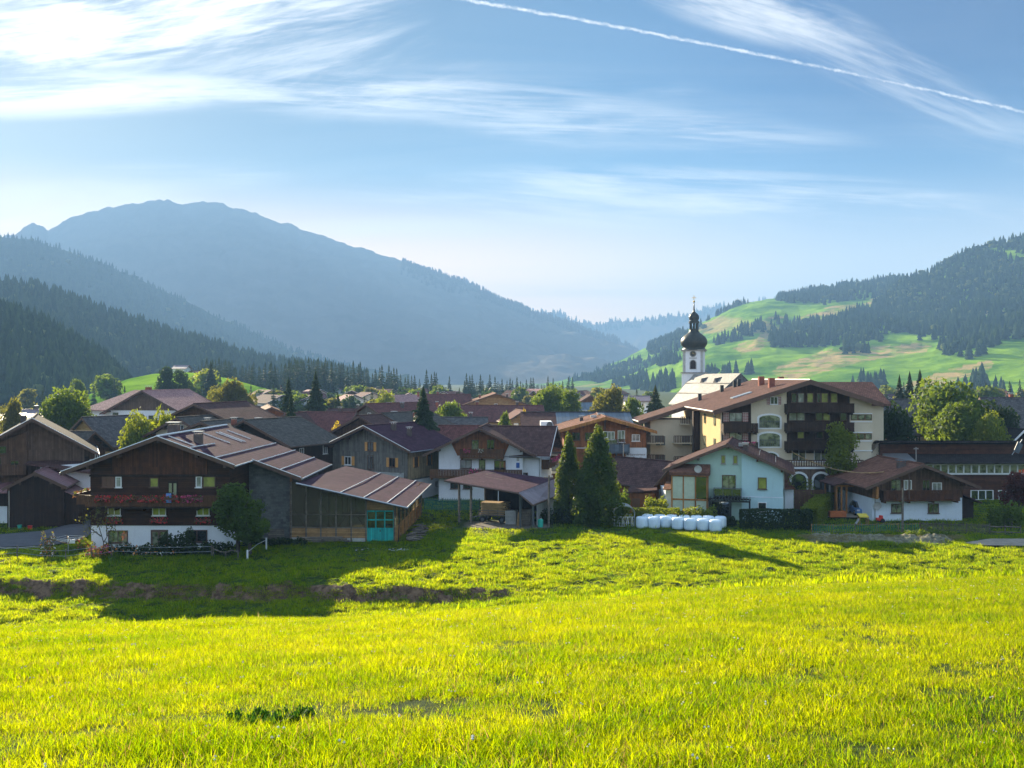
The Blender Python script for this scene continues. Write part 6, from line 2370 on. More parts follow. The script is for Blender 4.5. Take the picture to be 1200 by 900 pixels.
cottage('dark_green_roof_house', 'house with a dark green slate gable showing above the farmhouse roof', 240, 124, 494, 11, 10, .40, -10, 'beige_wall', 'slate_green', rows=1, chim=2, side=1.4)
cottage('pale_gable_house', 'cream gabled house peeping out left of the green slate roof', 212, 131, 489, 8, 8, .5, -14, 'cream_plaster', 'slate_green', rows=1, chim=0)
cottage('rust_roof_house', 'timber gabled house with a rust tiled roof beside the tall spruce', 318, 185, 477, 11, 20, .42, 16, 'red_wood', 'tile_rust', rows=1, chim=1)
cottage('cream_gable_house', 'small cream gable house in front of the rust tiled roof', 336, 165, 485, 8, 10, .55, -10, 'cream_plaster', 'tile_brown', rows=2, chim=0)
cottage('black_roof_barn', 'long dark barn with a green black roof behind the farmhouse', 292, 128, 492, 13, 10, .42, -26, 'black_wood', 'slate_green', rows=1, chim=1)
h = ridge_house('white_wine_house', 'white house with a broad wine red roof behind the yellow bush', 352, 412, 483, 172, 13, .5, 'white_plaster', 'tile_red', skew=-10, chim=1)
cottage('green_gable_house', 'dark gabled house with a long wine red roof beyond the grey boarded house', 433, 190, 473, 11, 16, .5, -38, 'green_grey_boards', 'tile_red', rows=1, chim=2)
ridge_house('low_brown_roof', 'low brown roofed house between the wine red roofs', 388, 430, 479, 215, 10, .5, 'cream_plaster', 'tile_brown', skew=4)
cottage('slate_roof_house', 'house with a dark green slate roof just behind the grey boarded house', 452, 148, 484, 12, 11, .45, -30, 'brown_planks', 'slate_green', rows=1, chim=2)
cottage('barn_gable', 'brown gabled barn just left of the grey boarded house', 425, 142, 487, 14, 11, .50, -22, 'brown_planks', 'tile_brown', rows=1, chim=1, side=1.6)
ridge_house('grey_slate_house', 'grey slate roofed house between the lone spruce and the white chalet', 508, 566, 489, 175, 10, .55, 'white_plaster', 'slate_grey', skew=0, chim=1)
ridge_house('plum_roof_house', 'small plum roofed house close behind the left eave of the white chalet', 520, 556, 499, 146, 8, .6, 'brown_planks', 'tile_red', skew=-8, chim=0)
ridge_house('long_red_house', 'long red roofed house in the middle of the village', 528, 632, 475, 225, 14, .42, 'cream_plaster', 'tile_red', skew=3, chim=3)
cottage('timber_hotel', 'wide timber guesthouse with a low gable over the red roofs', 581, 262, 461, 22, 18, .34, 4, 'honey_wood', 'tile_rust', rows=2, balc=True, chim=2, cat='guesthouse')
ridge_house('red_roof_hotel', 'large wine red roofed hotel left of the timber guesthouse', 498, 548, 462, 270, 16, .5, 'cream_plaster', 'tile_red', skew=6, chim=3, cat='hotel')
cottage('small_orange_gable', 'small orange gabled house in front of the long red roof', 613, 205, 481, 6, 8, .6, 10, 'honey_wood', 'tile_red', rows=1, chim=0)
ridge_house('blue_roof_hall', 'wide hall with a blue grey metal roof behind the long metal roof', 655, 702, 472, 255, 14, .4, 'white_plaster', 'slate_blue', skew=0, chim=0, cat='hall')
cottage('brown_gable_house', 'brown gable rising behind the blue grey roof', 692, 275, 463, 12, 12, .6, 0, 'brown_planks', 'tile_brown', rows=1, chim=0)
ridge_house('white_far_house', 'pale flat roofed house between the two round trees', 732, 758, 464, 290, 9, .25, 'white_plaster', 'metal_roof', skew=0, chim=0)
ridge_house('slope_roof_house', 'brown roofed house in front of the blue grey roof', 640, 700, 487, 170, 9, .5, 'white_plaster', 'tile_brown', skew=-6, chim=1)
ridge_house('village_hall', 'brown roofed house left of the orange tree', 445, 492, 480, 232, 10, .45, 'cream_plaster', 'slate_blue', skew=5, chim=1)
# right background
ridge_house('grey_roof_house', 'broad grey roofed house behind the chestnut trees, a brick chimney on its ridge', 1022, 1092, 468, 165, 13, .75, 'cream_plaster', 'slate_grey', skew=0, chim=1)
h = ridge_house('dark_roof_house', 'tall house with a dark slate roof and small vents behind the yellow green tree', 1154, 1260, 466, 170, 14, .75, 'white_plaster', 'slate_grey', skew=0, chim=3)
cottage('white_verge_house', 'dark gable with white verges beside the wooden hall', 1196, 140, 503, 8, 9, 1.0, 0, 'black_wood', 'tile_dark', rows=1, chim=0, trim='trim_white')
# between the mint house and the apartments
cottage('brown_tiled_house', 'small brown house with a steep tiled roof left of the mint house', 786, 121, 541, 6.5, 9, .75, 38, 'red_wood', 'tile_brown', rows=1, chim=0, side=.6, front=.6)
g = Root('white_door_garage', 'white fronted garage under a brown lean roof beside the mint house', 'garage', (hx(786, 115), 115, 0))
MB().box(hx(780, 115), hx(796, 115), 115, 119, -.2, ZD(573, 115)).build('wall', MAT['white_plaster'], g)
MB().slab([(hx(777, 114.3), 114.3, ZD(573, 114.3)), (hx(797, 114.3), 114.3, ZD(573, 114.3)), (hx(797, 119), 119, ZD(564, 119)), (hx(780, 119), 119, ZD(564, 119))], .12).build('roof', MAT['tile_rust'], g)
g = Root('garden_store', 'low red brown garden store behind the clipped hedge', 'shed', (hx(735, 116), 116, 0))
MB().box(hx(737, 116), hx(768, 116), 116, 119, -.2, ZD(578, 116)).build('wall', MAT['red_wood'], g)
MB().box(hx(741, 116), hx(750, 116), 115.93, 115.997, .2, ZD(584, 116)).build('door', MAT['shutter_brown'], g)
MB().slab([(hx(734, 115.4), 115.4, ZD(577, 115.4)), (hx(770, 115.4), 115.4, ZD(574, 115.4)), (hx(770, 120), 120, ZD(568, 120)), (hx(738, 120), 120, ZD(570, 120))], .12).build('roof', MAT['tile_brown'], g)
g = Root('terrace_wall', 'grey terrace wall with a dark blue railing below the lettered wall', 'wall', (hx(745, 125), 125, 0))
MB().box(hx(726, 125), hx(790, 125), 125, 125.3, -.2, ZD(562, 125)).build('wall', MAT['concrete'], g)
MB().box(hx(726, 125), hx(790, 125), 124.9, 124.97, ZD(568, 125), ZD(556, 125)).build('railing', MAT['slate_blue'], g)
g = Root('white_garage_wing', 'white garage with a tiled lean roof on the right of the mint house', 'garage', (hx(926, 116), 116, 0))
MB().box(hx(920, 116), hx(930, 116), 116, 120, -.2, ZD(573, 116)).build('wall', MAT['white_plaster'], g)
MB().slab([(hx(919, 115.4), 115.4, ZD(572.5, 115.4)), (hx(932, 115.4), 115.4, ZD(572.5, 115.4)), (hx(924, 120), 120, ZD(562, 120)), (hx(916, 120), 120, ZD(562, 120))], .12).build('roof', MAT['tile_rust'], g)
g = MB().box(hx(931, 116.5), hx(966, 116.5), 116.5, 116.6, 0, ZD(574, 116.5)).build('board_fence', MAT['brown_planks'])
tag(g, 'brown board fence right of the white garage wing', 'fence')


# far village: small houses under the wood, seen through the haze
FAR = [  # px, base_y-ish roof y, D, ridge across?, label
    (213, 428, 520, 1, 'lone pale roofed house high on the sunny meadow'),
    (226, 434, 500, 0, 'small house just below the lone pale roofed house'),
]
labels_far = 'pale gabled house of the hazy far village below the wood'
for (px, y, D, ac, lb) in FAR:
    if ac:
        ridge_house('meadow_house', lb, px - 7, px + 7, y, D, 9, .35, 'white_plaster', 'metal_roof', chim=0)
    else:
        cottage('meadow_house', lb, px, D, y, 9, 10, .4, -10, 'brown_planks', 'tile_brown', rows=1, chim=0)


def far_house_proto(px, D, y, wall, roof, rot, w=11, d=12, slope=.42):
    rh = ZD(y, D)
    X = hx(px, D)
    r = Root('village_house', labels_far, 'house', (X, D, 0), R(rot), 'houses of the hazy far village')
    h = House(r, X, D, rot, w, d, rh - slope * w / 2, rh)
    h.body(wall)
    h.roof(roof, side=1.2, front=1.2, trim='trim_pale', ridge=False)
    for u in (-3.2, 0, 3.2):
        h.window('F', u, rh - slope * w / 2 - 2.0, 1.1, 1.3, frame='trim_white', sill=False)
        h.window('F', u, rh - slope * w / 2 - 4.9, 1.1, 1.3, frame='trim_white', sill=False)
    return r


def copy_tree(o, parent=None):
    c = o.copy()
    COL.objects.link(c)
    c.parent = parent
    for ch in list(o.children):
        copy_tree(ch, c)
    return c


protos = [far_house_proto(300, 400, 461, 'white_plaster', 'tile_pink', 20), far_house_proto(352, 430, 459, 'cream_plaster', 'tile_red', -30),
          far_house_proto(404, 380, 463, 'white_plaster', 'tile_brown', 8), far_house_proto(458, 470, 456, 'brown_planks', 'tile_rust', 70)]
spots = [(286, 455, 470), (318, 457, 430), (330, 463, 340), (345, 452, 520), (375, 457, 450), (386, 452, 540), (398, 455, 500), (412, 458, 430), (425, 453, 540), (436, 460, 390), (447, 454, 520),
         (470, 456, 470), (480, 461, 380), (490, 455, 520), (365, 464, 330), (276, 462, 360), (455, 463, 345), (521, 459, 400), (600, 455, 540), (622, 458, 440), (640, 456, 480), (672, 458, 430),
         (700, 459, 430), (712, 456, 500), (415, 463, 350), (1042, 458, 480), (1035, 462, 400), (1180, 458, 470)]
rh0 = random.Random(5)
for i, (px, y, D) in enumerate(spots):
    src = protos[i % 4]
    c = copy_tree(src.o)
    c.location = (hx(px, D), D, ZD(y, D) - (ZD([461, 459, 463, 456][i % 4], [400, 430, 380, 470][i % 4])))
    c.rotation_euler = (0, 0, R(rh0.uniform(-50, 70)))

# ---------------------------------------------------------------- lanes and yards
def sheet(name, pts, z, mat, label=None):
    """level ground sheet laid just above the ground, following it"""
    me = bpy.data.meshes.new(name)
    me.from_pydata([(x, y, z) for x, y in pts], [], [tuple(range(len(pts)))])
    me.materials.append(MAT[mat])
    auto_uv(me)
    o = bpy.data.objects.new(name, me)
    COL.objects.link(o)
    tag(o, label, kind='structure')
    return o


def g2(px, py):
    d = GD(py)
    return (XD(px, d), d)


sheet('road', [g2(-260, 648), g2(0, 643), g2(60, 641), g2(98, 634), g2(112, 622), g2(118, 611), g2(104, 611), g2(78, 617), g2(50, 624), g2(0, 628), g2(-260, 634)], .17, 'asphalt')
sheet('driveway', [g2(968, 607), g2(1003, 608), g2(1022, 596), g2(1030, 588), g2(1012, 582), g2(985, 581), g2(968, 584), g2(965, 594)], .15, 'gravel')
sheet('path', [g2(1128, 638), g2(1160, 641), g2(1330, 643), g2(1330, 633), g2(1200, 633), g2(1160, 633)], .16, 'gravel')

# ================================================================ SMALL THINGS
def bale_mesh(seed):
    rng = random.Random(seed)
    m = MB()
    prof = [(.40, 0), (.56, .03), (.63, .12), (.645, .35), (.65, .6), (.64, .9), (.62, 1.08), (.54, 1.19), (.36, 1.23), (.04, 1.235)]
    n = 22
    m.lathe(prof, n)
    vs = []
    for v in m.v:
        a = math.atan2(v.y, v.x)
        k = 1 + .018 * math.sin(3 * a + seed) + .012 * math.sin(9 * a + v.z * 9 + seed * 2) + rng.uniform(-.006, .006)
        vs.append(Vector((v.x * k, v.y * k, v.z + rng.uniform(-.008, .008))))
    m.v = vs
    return m


prev = None
front = [(752.7, 619.3), (767, 619.5), (780.7, 618.8), (795, 620.5), (809.3, 621.5), (824.7, 622), (839, 623.2)]
where = ['leftmost bale of the front row, beside the arched feeder', 'second bale of the front row from the arched feeder', 'third bale of the front row from the arched feeder',
         'middle bale of the front row', 'third bale from the right end of the front row', 'second bale from the right end of the front row', 'rightmost bale of the front row, in front of the pergola']
for i, (px, py) in enumerate(front):
    D = GD(py)
    o = bale_mesh(i + 1).build('silage_bale', MAT['bale_film'], smooth=True)
    o.location = (XD(px, D), D + .3, .0)
    o.rotation_euler = (0, 0, i * 1.3)
    tag(o, 'white wrapped ' + where[i], 'bale', 'white wrapped silage bales on the meadow')
for i in range(7):
    px = 759 + 14.2 * i
    D = GD(617.5 + i * .5) + 1.3
    o = bale_mesh(i + 11).build('silage_bale', MAT['bale_film'], smooth=True)
    o.location = (XD(px, D), D, 0)
    o.rotation_euler = (0, 0, i * 2.1)
    tag(o, 'white wrapped bale of the back row, half hidden behind the front row', 'bale', 'white wrapped silage bales on the meadow')

# arched hay feeder
D = 105.2
x0, x1 = hx(719.5, D), hx(743.5, D)
cx, w = (x0 + x1) / 2, (x1 - x0)
r = Root('hay_feeder', 'pale metal hay feeder with an arched roof left of the bales', 'hay feeder', (cx, D, 0))
m = MB()
for y in (D, D + 2.2):
    for x in (x0, x1):
        m.tube([(x, y, 0), (x, y, 1.55)], .045)
    for z in (.12, .45):
        m.tube([(x0, y, z), (x1, y, z)], .035)
for x in (x0, x1):
    for z in (.12, .7, 1.5):
        m.tube([(x, D, z), (x, D + 2.2, z)], .035)
m.build('frame', MAT['galvanised'], r)
m = MB()
n = 12
for y in (D, D + 2.2):
    for i in range(9):
        x = x0 + w * (i + .5) / 9
        m.tube([(x, y, .12), (x + (.1 if i % 2 else -.1), y, 1.1)], .028, 5)
    m.tube([(x0, y, 1.1), (x1, y, 1.1)], .03, 5)
m.build('bars', MAT['trim_white'], r)
m = MB()
prof = []
for i in range(n + 1):
    a = math.pi * i / n
    prof.append((cx + (w / 2 + .08) * math.cos(a), 1.55 + .78 * math.sin(a)))
inner = [(cx + (w / 2) * math.cos(math.pi * i / n), 1.55 + .70 * math.sin(math.pi * i / n)) for i in range(n, -1, -1)]
for i in range(n):
    m.poly([(prof[i][0], D - .15, prof[i][1]), (prof[i + 1][0], D - .15, prof[i + 1][1]), (prof[i + 1][0], D + 2.35, prof[i + 1][1]), (prof[i][0], D + 2.35, prof[i][1]),
            (inner[n - i][0], D - .15, inner[n - i][1]), (inner[n - i - 1][0], D - .15, inner[n - i - 1][1]), (inner[n - i - 1][0], D + 2.35, inner[n - i - 1][1]), (inner[n - i][0], D + 2.35, inner[n - i][1])],
           [(0, 1, 2, 3), (7, 6, 5, 4), (0, 4, 5, 1), (3, 2, 6, 7)])
m.build('arched_roof', MAT['galvanised'], r, smooth=False)

# farm wagon loaded with boards, in the shed
r = Root('farm_wagon', 'old flat farm wagon loaded with boards at the open side of the shed', 'wagon', (-2.2, 109.4, 0), R(-18))
Mw = Matrix.Translation((-1.9, 109.2, 0)) @ Matrix.Rotation(R(-18), 4, 'Z')
MB(Mw).box(-1.6, 1.6, -.9, 1.2, .78, .92).build('bed', MAT['weathered_timber'], r)
m = MB(Mw)
for x in (-1.6, -.5, .6, 1.55):
    m.box(x, x + .06, -.94, -.9, .6, 1.5)
for z in (1.05, 1.3):
    m.box(-1.6, 1.62, -.96, -.942, z, z + .09)
m.build('side_rail', MAT['weathered_timber'], r)
for x in (-1.15, 1.1):
    for y in (-.85, 1.1):
        q = MB(Mw @ Matrix.Translation((x, y, .36)) @ Matrix.Rotation(R(90), 4, 'X'))
        q.lathe([(.20, -.09), (.36, -.08), (.36, .08), (.20, .09)], 16)
        wh = q.build('wheel', MAT['rubber'], r)
        q = MB(Mw @ Matrix.Translation((x, y, .36)) @ Matrix.Rotation(R(90), 4, 'X'))
        q.lathe([(.18, -.1), (.18, .1)], 12).build('rim', MAT['rail_metal'], r, wh)
MB(Mw).tube([(-1.6, 0, .6), (-3.0, 0, .35)], .06).build('drawbar', MAT['rail_metal'], r)
o = None
m = MB(Mw)
rr = random.Random(3)
for k in range(9):
    z = .925 + k * .145
    xa = -1.5 + rr.uniform(0, .25)
    for j in range(4):
        m.box(xa + rr.uniform(-.05, .05), 1.5 + rr.uniform(-.3, .1), -.8 + j * .42, -.8 + j * .42 + .38, z, z + .12)
o = m.build('board_stack', MAT['fresh_timber'])
tag(o, 'stack of yellow boards lying on the farm wagon', 'boards')
# pallets and crates to the right of the wagon
def pallet_stack(name, label, X, Y, n, mat, rz, w=1.2, d=.9, cat='pallets'):
    M = Matrix.Translation((X, Y, 0)) @ Matrix.Rotation(R(rz), 4, 'Z')
    m = MB(M)
    for k in range(n):
        z = .02 + k * .15
        for j in range(3):
            m.box(-w / 2, w / 2, -d / 2 + j * (d - .1) / 2, -d / 2 + j * (d - .1) / 2 + .1, z, z + .09)
        for j in range(6):
            x = -w / 2 + j * (w - .14) / 5
            m.box(x, x + .14, -d / 2, d / 2, z + .092, z + .118)
    tag(m.build(name, MAT[mat]), label, cat)


pallet_stack('pallet_stack', 'stack of pale blue grey pallets beside the wagon', -.05, 107.6, 10, 'pale_concrete', -15)
pallet_stack('pallet_stack', 'tall stack of brown pallets at the right post of the shed', 1.55, 106.6, 12, 'weathered_timber', -20)
pallet_stack('pallet_stack', 'short stack of brown pallets in the shadow of the shed', .9, 109.4, 8, 'brown_planks', -20, 1.4)
r = Root('leaning_boards', 'bundle of loose boards leaning between the pallets', 'boards', (.75, 106.3, 0))
m = MB()
for k in range(7):
    m.tube([(.5 + k * .09, 105.9 + .02 * k, .0), (.7 + k * .05, 106.5, 1.45 - .05 * (k % 3))], .045, 4)
m.build('boards', MAT['fresh_timber'], r)
r = Root('barrel', 'turquoise plastic barrel by the side wall of the shed', 'barrel', (3.05, 105.3, 0))
MB().lathe([(.26, 0), (.3, .08), (.3, .75), (.26, .85), (.1, .87)], 14, (3.05, 105.3, 0)).build('drum', MAT['green_plastic'], r)
MB().lathe([(.08, .872), (.08, .93)], 10, (3.12, 105.3, 0)).build('cap', MAT['trim_white'], r)

# hay heap left of the shed and old timber along the glazed barn
def heap(name, label, X, Y, w, d, h, mat, seed, n=900, size=.12, cat='heap', mats2=None):
    rng = np.random.default_rng(seed)
    gx, gy = 26, 16
    V, F = [], []
    for j in range(gy + 1):
        for i in range(gx + 1):
            u, v = i / gx * 2 - 1, j / gy * 2 - 1
            k = max(0, 1 - (u * u + v * v)) ** .6
            V.append((u * w / 2, v * d / 2, h * k * (.72 + .5 * float(vnoise(u * 3 + seed, v * 2.5, seed))) - .08))
    for j in range(gy):
        for i in range(gx):
            a = j * (gx + 1) + i
            F.append((a, a + 1, a + gx + 2, a + gx + 1))
    me = np_mesh(name, np.array(V), np.array(F), MAT[mat], smooth=False)
    o = link(name, me, loc=(X, Y, 0))
    tag(o, label, cat)
    return o


m = MB()
rr = random.Random(8)
for k in range(5):
    m.tube([(-20.6 + rr.uniform(-.3, .3), 94.9 + .12 * k, .18 + .16 * (k % 3)), (-16.2 + rr.uniform(-.5, .5), 95.1 + .1 * k, .2 + .16 * (k % 3))], .10, 6)
for x in (-20.0, -18.3, -16.6):
    m.box(x - .08, x + .08, 94.7, 95.6, 0, .5)
tag(m.build('old_timber', MAT['weathered_timber']), 'old grey timber beams lying along the glazed barn', 'timber')
rr = random.Random(11)
m = MB()
for k in range(60):
    x, y, z = -9.6 + rr.uniform(-.5, .6), 97.5 + rr.uniform(-2.2, 6), rr.uniform(.05, .5)
    a = rr.uniform(-.5, .5)
    m.tube([(x - .35, y - .35 * a, z), (x + .35, y + .35 * a, z + rr.uniform(-.1, .15))], .07, 5)
tag(m.build('firewood_heap', MAT['weathered_timber']), 'loose firewood heap along the right wall of the glazed barn', 'firewood')
V, F = [], []
m = MB()
for k in range(46):
    x, y = rr.uniform(-14.5, -9.6), rr.uniform(90.6, 91.6)
    s = rr.uniform(.05, .13)
    m.lathe([(s * .5, 0), (s, s * .4), (s * .7, s * .9), (s * .1, s)], 6, (x, y, .02))
o = m.build('stones', MAT['pale_concrete'])
tag(o, 'scatter of pale stones on the grass before the turquoise door', 'stones', kind='stuff')

# poles and cable
def pole(label, px, py, top, D=None, r_=.13, cross=True):
    D = D or GD(py)
    X = XD(px, D)
    r = Root('utility_pole', label, 'pole', (X, D, 0))
    MB().tube([(X, D, -.3), (X + .05, D, ZD(top, D))], r_, 8, r_ * .75).build('post', MAT['weathered_timber'], r)
    if cross:
        z = ZD(top, D) - .3
        m = MB().box(X - .5, X + .5, D - .06, D + .06, z, z + .1)
        c = m.build('crossarm', MAT['weathered_timber'], r)
        for s in (-.4, .4):
            MB().lathe([(.04, 0), (.06, .06), (.05, .16), (.02, .2)], 8, (X + s, D, z + .1)).build('insulator', MAT['pale_concrete'], r, c)
    return X, D


pole('slim wooden utility pole in front of the shed side wall', 643, 0, 557, D=105.2)
pole('weathered wooden pole standing before the small chalet', 1057.5, 0, 572, D=101.5, cross=False)
a, b = XYZ(924, 527, 124.5), XYZ(1036, 553, 111)
pts = [a.lerp(b, t) - Vector((0, 0, 1.05 * 4 * t * (1 - t))) for t in [i / 14 for i in range(15)]]
tag(MB().tube(pts, .065, 5).build('cable', MAT['fresh_timber']), 'thick pale cable sagging from the hotel to the small chalet', 'cable')
r = Root('roof_mast', 'thin mast with a cross bar on the wooden hall', 'mast', (hx(1073, 128), 128, ZD(543, 128)))
x = hx(1073.5, 127.2)
MB().tube([(x, 127.2, ZD(546, 127.2)), (x, 127.2, ZD(524, 127.2))], .07, 6).build('pole', MAT['trim_pale'], r)
MB().box(x - .3, x + .3, 127.15, 127.25, ZD(526.5, 127.2), ZD(525, 127.2)).build('crossbar', MAT['trim_pale'], r)
r = Root('blue_banner', 'slanting blue banner on the roof edge of the wooden hall', 'banner', (hx(1193, 127), 127, ZD(530, 127)))
p = [XYZ(1188, 529, 127), XYZ(1194, 531.5, 127), XYZ(1199, 521, 127), XYZ(1193, 517.5, 127)]
MB().poly([*p, *[q + Vector((0, .12, 0)) for q in p]], [(0, 1, 2, 3), (7, 6, 5, 4), (0, 4, 5, 1), (1, 5, 6, 2), (2, 6, 7, 3), (3, 7, 4, 0)]).build('cloth', MAT['slate_blue'], r)
MB().tube([XYZ(1186, 533, 127.2), XYZ(1198, 515, 127.2)], .05).build('staff', MAT['galvanised'], r)
tag(MB().box(hx(200, 91), hx(206, 91), 89.77, 89.81, 4.6, 5.45).build('towel', MAT['blue_cloth']), 'pale blue towel hanging over the farmhouse balcony rail', 'towel')


# cars -----------------------------------------------------------------------
def car(label, X, Y, rz, mat, L=4.0, Wd=1.7, H_=1.5, kind='car', van=False):
    r = Root('parked_car', label, kind, (X, Y, .15), R(rz))
    M = r.M
    W2 = Wd / 2
    def loft(sections, name, mt, parent=None):
        m = MB(M)
        pts, fs = [], []
        n = len(sections[0])
        for s in sections:
            pts += s
        for i in range(len(sections) - 1):
            for k in range(n):
                fs.append((i * n + k, i * n + (k + 1) % n, (i + 1) * n + (k + 1) % n, (i + 1) * n + k))
        fs += [tuple(range(n)), tuple(reversed(range((len(sections) - 1) * n, len(sections) * n)))]
        return m.poly(pts, fs).build(name, MAT[mt], r, parent, smooth=False, bevel=.03)
    def sec(x, z0, z1, w0, w1):
        return [(x, -w0, z0), (x, w0, z0), (x, W2 * 1.0 if w1 > .9 * W2 else w1, (z0 + z1) / 2), (x, w1, z1), (x, -w1, z1), (x, -(W2 if w1 > .9 * W2 else w1), (z0 + z1) / 2)]
    hb = .88 if not van else 1.0
    body = loft([sec(-L / 2, .35, .65, W2 * .86, W2 * .82), sec(-L / 2 + .12, .25, hb - .08, W2 * .94, W2 * .9), sec(-L * .28, .22, hb, W2, W2 * .95),
                 sec(L * .2, .22, hb, W2, W2 * .95), sec(L / 2 - .15, .25, hb - .08, W2 * .95, W2 * .9), sec(L / 2, .35, hb - .25, W2 * .88, W2 * .82)], 'body', mat)
    t0, t1 = (-L * .30, L * .44) if not van else (-L * .36, L * .48)
    cab = MB(M).poly([(t0, -W2 * .88, hb), (t1, -W2 * .88, hb), (t1, W2 * .88, hb), (t0, W2 * .88, hb),
                      (t0 + .55, -W2 * .72, H_), (t1 - .3, -W2 * .72, H_), (t1 - .3, W2 * .72, H_), (t0 + .55, W2 * .72, H_)],
                     [(0, 3, 2, 1), (4, 5, 6, 7), (0, 1, 5, 4), (1, 2, 6, 5), (2, 3, 7, 6), (3, 0, 4, 7)]).build('cabin', MAT['glass'], r, body)
    MB(M).box(t0 + .5, t1 - .25, -W2 * .74, W2 * .74, H_ + .002, H_ + .05).build('roof_panel', MAT[mat], r, body, bevel=.02)
    for x in (-L * .31, L * .30):
        for y in (-W2 + .08, W2 - .08):
            q = MB(M @ Matrix.Translation((x, y, .31)) @ Matrix.Rotation(R(90), 4, 'X'))
            q.lathe([(.18, -.1), (.3, -.1), (.31, 0), (.3, .1), (.18, .1)], 16)
            wh = q.build('wheel', MAT['rubber'], r)
            MB(M @ Matrix.Translation((x, y, .31)) @ Matrix.Rotation(R(90), 4, 'X')).lathe([(.17, -.11), (.17, .11)], 12).build('rim', MAT['galvanised'], r, wh)
    for y in (-W2 * .68, W2 * .68):
        MB(M).box(-L / 2 - .01, -L / 2 + .1, y - .16, y + .16, .58, .74).build('headlight', MAT['trim_white'], r, body)
        MB(M).box(L / 2 - .12, L / 2 + .01, y - .12, y + .12, .6, .78).build('tail_light', MAT['red_plastic'], r, body)
    for y in (-1, 1):
        MB(M).box(-L * .2, -L * .2 + .12, y * (W2 + .09) - .07, y * (W2 + .09) + .07, .92, 1.05).build('mirror', MAT[mat], r, body)
    return r


car('small blue car parked beside the small chalet', hx(1007, 114.5), 114.5, 84, 'car_blue')
car('dark van parked under the tree behind the driveway', hx(1001, 130), 130, 8, 'car_dark', L=4.6, H_=1.85, van=True)

# garden things near the small chalet
D = 112
tag(MB().box(hx(973, D), hx(992, D), D, D + .7, .1, .75).build('planter', MAT['orange_board']), 'long orange planter box at the end of the driveway', 'planter')
r = Root('toy_slide', 'yellow and wooden toy slide beside the corner of the small chalet', 'toy', (hx(1011, 106), 106, 0))
x = hx(1012, 106)
MB().poly([(x - .5, 105.8, 1.05), (x + .5, 105.8, 1.05), (x + .5, 106.6, 1.3), (x - .5, 106.6, 1.3), (x - .5, 105.8, .95), (x + .5, 105.8, .95), (x + .5, 106.6, 1.2), (x - .5, 106.6, 1.2)],
          [(0, 1, 2, 3), (7, 6, 5, 4), (0, 4, 5, 1), (1, 5, 6, 2), (2, 6, 7, 3), (3, 7, 4, 0)]).build('roof', MAT['yellow_plastic'], r)
m = MB()
for a in (-.45, .45):
    for b_ in (105.9, 106.5):
        m.box(x + a - .04, x + a + .04, b_ - .04, b_ + .04, 0, 1.0)
m.build('frame', MAT['honey_wood'], r)
MB().poly([(x - .9, 105.9, .1), (x - .45, 105.9, .8), (x - .45, 106.4, .8), (x - .9, 106.4, .1), (x - .9, 105.9, .02), (x - .45, 105.9, .72), (x - .45, 106.4, .72), (x - .9, 106.4, .02)],
          [(0, 1, 2, 3), (7, 6, 5, 4), (0, 4, 5, 1), (2, 6, 7, 3), (3, 7, 4, 0)]).build('slide', MAT['pale_concrete'], r)
r = Root('toy_tractor', 'red toy tractor against the white wall of the small chalet', 'toy', (hx(1032, 108.5), 108.5, 0))
x = hx(1031.5, 108.6)
MB().box(x - .45, x + .3, 108.4, 108.8, .2, .55).build('body', MAT['red_plastic'], r, bevel=.04)
MB().box(x - .1, x + .25, 108.42, 108.78, .553, .8).build('seat', MAT['red_plastic'], r, bevel=.03)
for a, rr_ in ((-.35, .15), (.2, .24)):
    for b_ in (108.36, 108.84):
        MB(Matrix.Translation((x + a, b_, rr_)) @ Matrix.Rotation(R(90), 4, 'X')).lathe([(rr_, -.05), (rr_, .05)], 12).build('wheel', MAT['rubber'], r)


# fences -----------------------------------------------------------------------
def fence(name, label, pts, h, post_gap, mat, rails=(.3, .8), picket=None, wire=False, pr=.05, cat='fence', net=None, rail_r=.03):
    r = Root(name, label, cat, (pts[0][0], pts[0][1], 0))
    z = lambda x, y: float(ground_h(x, y))
    for (p, q) in zip(pts[:-1], pts[1:]):
        L = math.hypot(q[0] - p[0], q[1] - p[1])
        n = max(1, int(round(L / post_gap)))
        for i in range(n + (1 if q == pts[-1] else 0)):
            t = i / n
            x, y = p[0] + (q[0] - p[0]) * t, p[1] + (q[1] - p[1]) * t
            zz = z(x, y)
            MB().tube([(x, y, zz - .2), (x, y, zz + h)], pr, 6).build('post', MAT[mat], r)
        m = MB()
        for rz_ in rails:
            pp = []
            for i in range(n * 2 + 1):
                t = i / (n * 2)
                x, y = p[0] + (q[0] - p[0]) * t, p[1] + (q[1] - p[1]) * t
                pp.append((x, y, z(x, y) + rz_))
            m.tube(pp, .012 if wire else rail_r, 4)
        m.build('wire' if wire else 'rail', MAT['galvanised' if wire else mat], r)
        if picket:
            m = MB()
            k = int(L / picket)
            for i in range(k):
                t = (i + .5) / k
                x, y = p[0] + (q[0] - p[0]) * t, p[1] + (q[1] - p[1]) * t
                zz = z(x, y)
                m.box(x - .022, x + .022, y - .06, y - .035, zz + .05, zz + h * (.86 + .08 * ((i * 7) % 3)))
            m.build('pickets', MAT[net or mat], r)


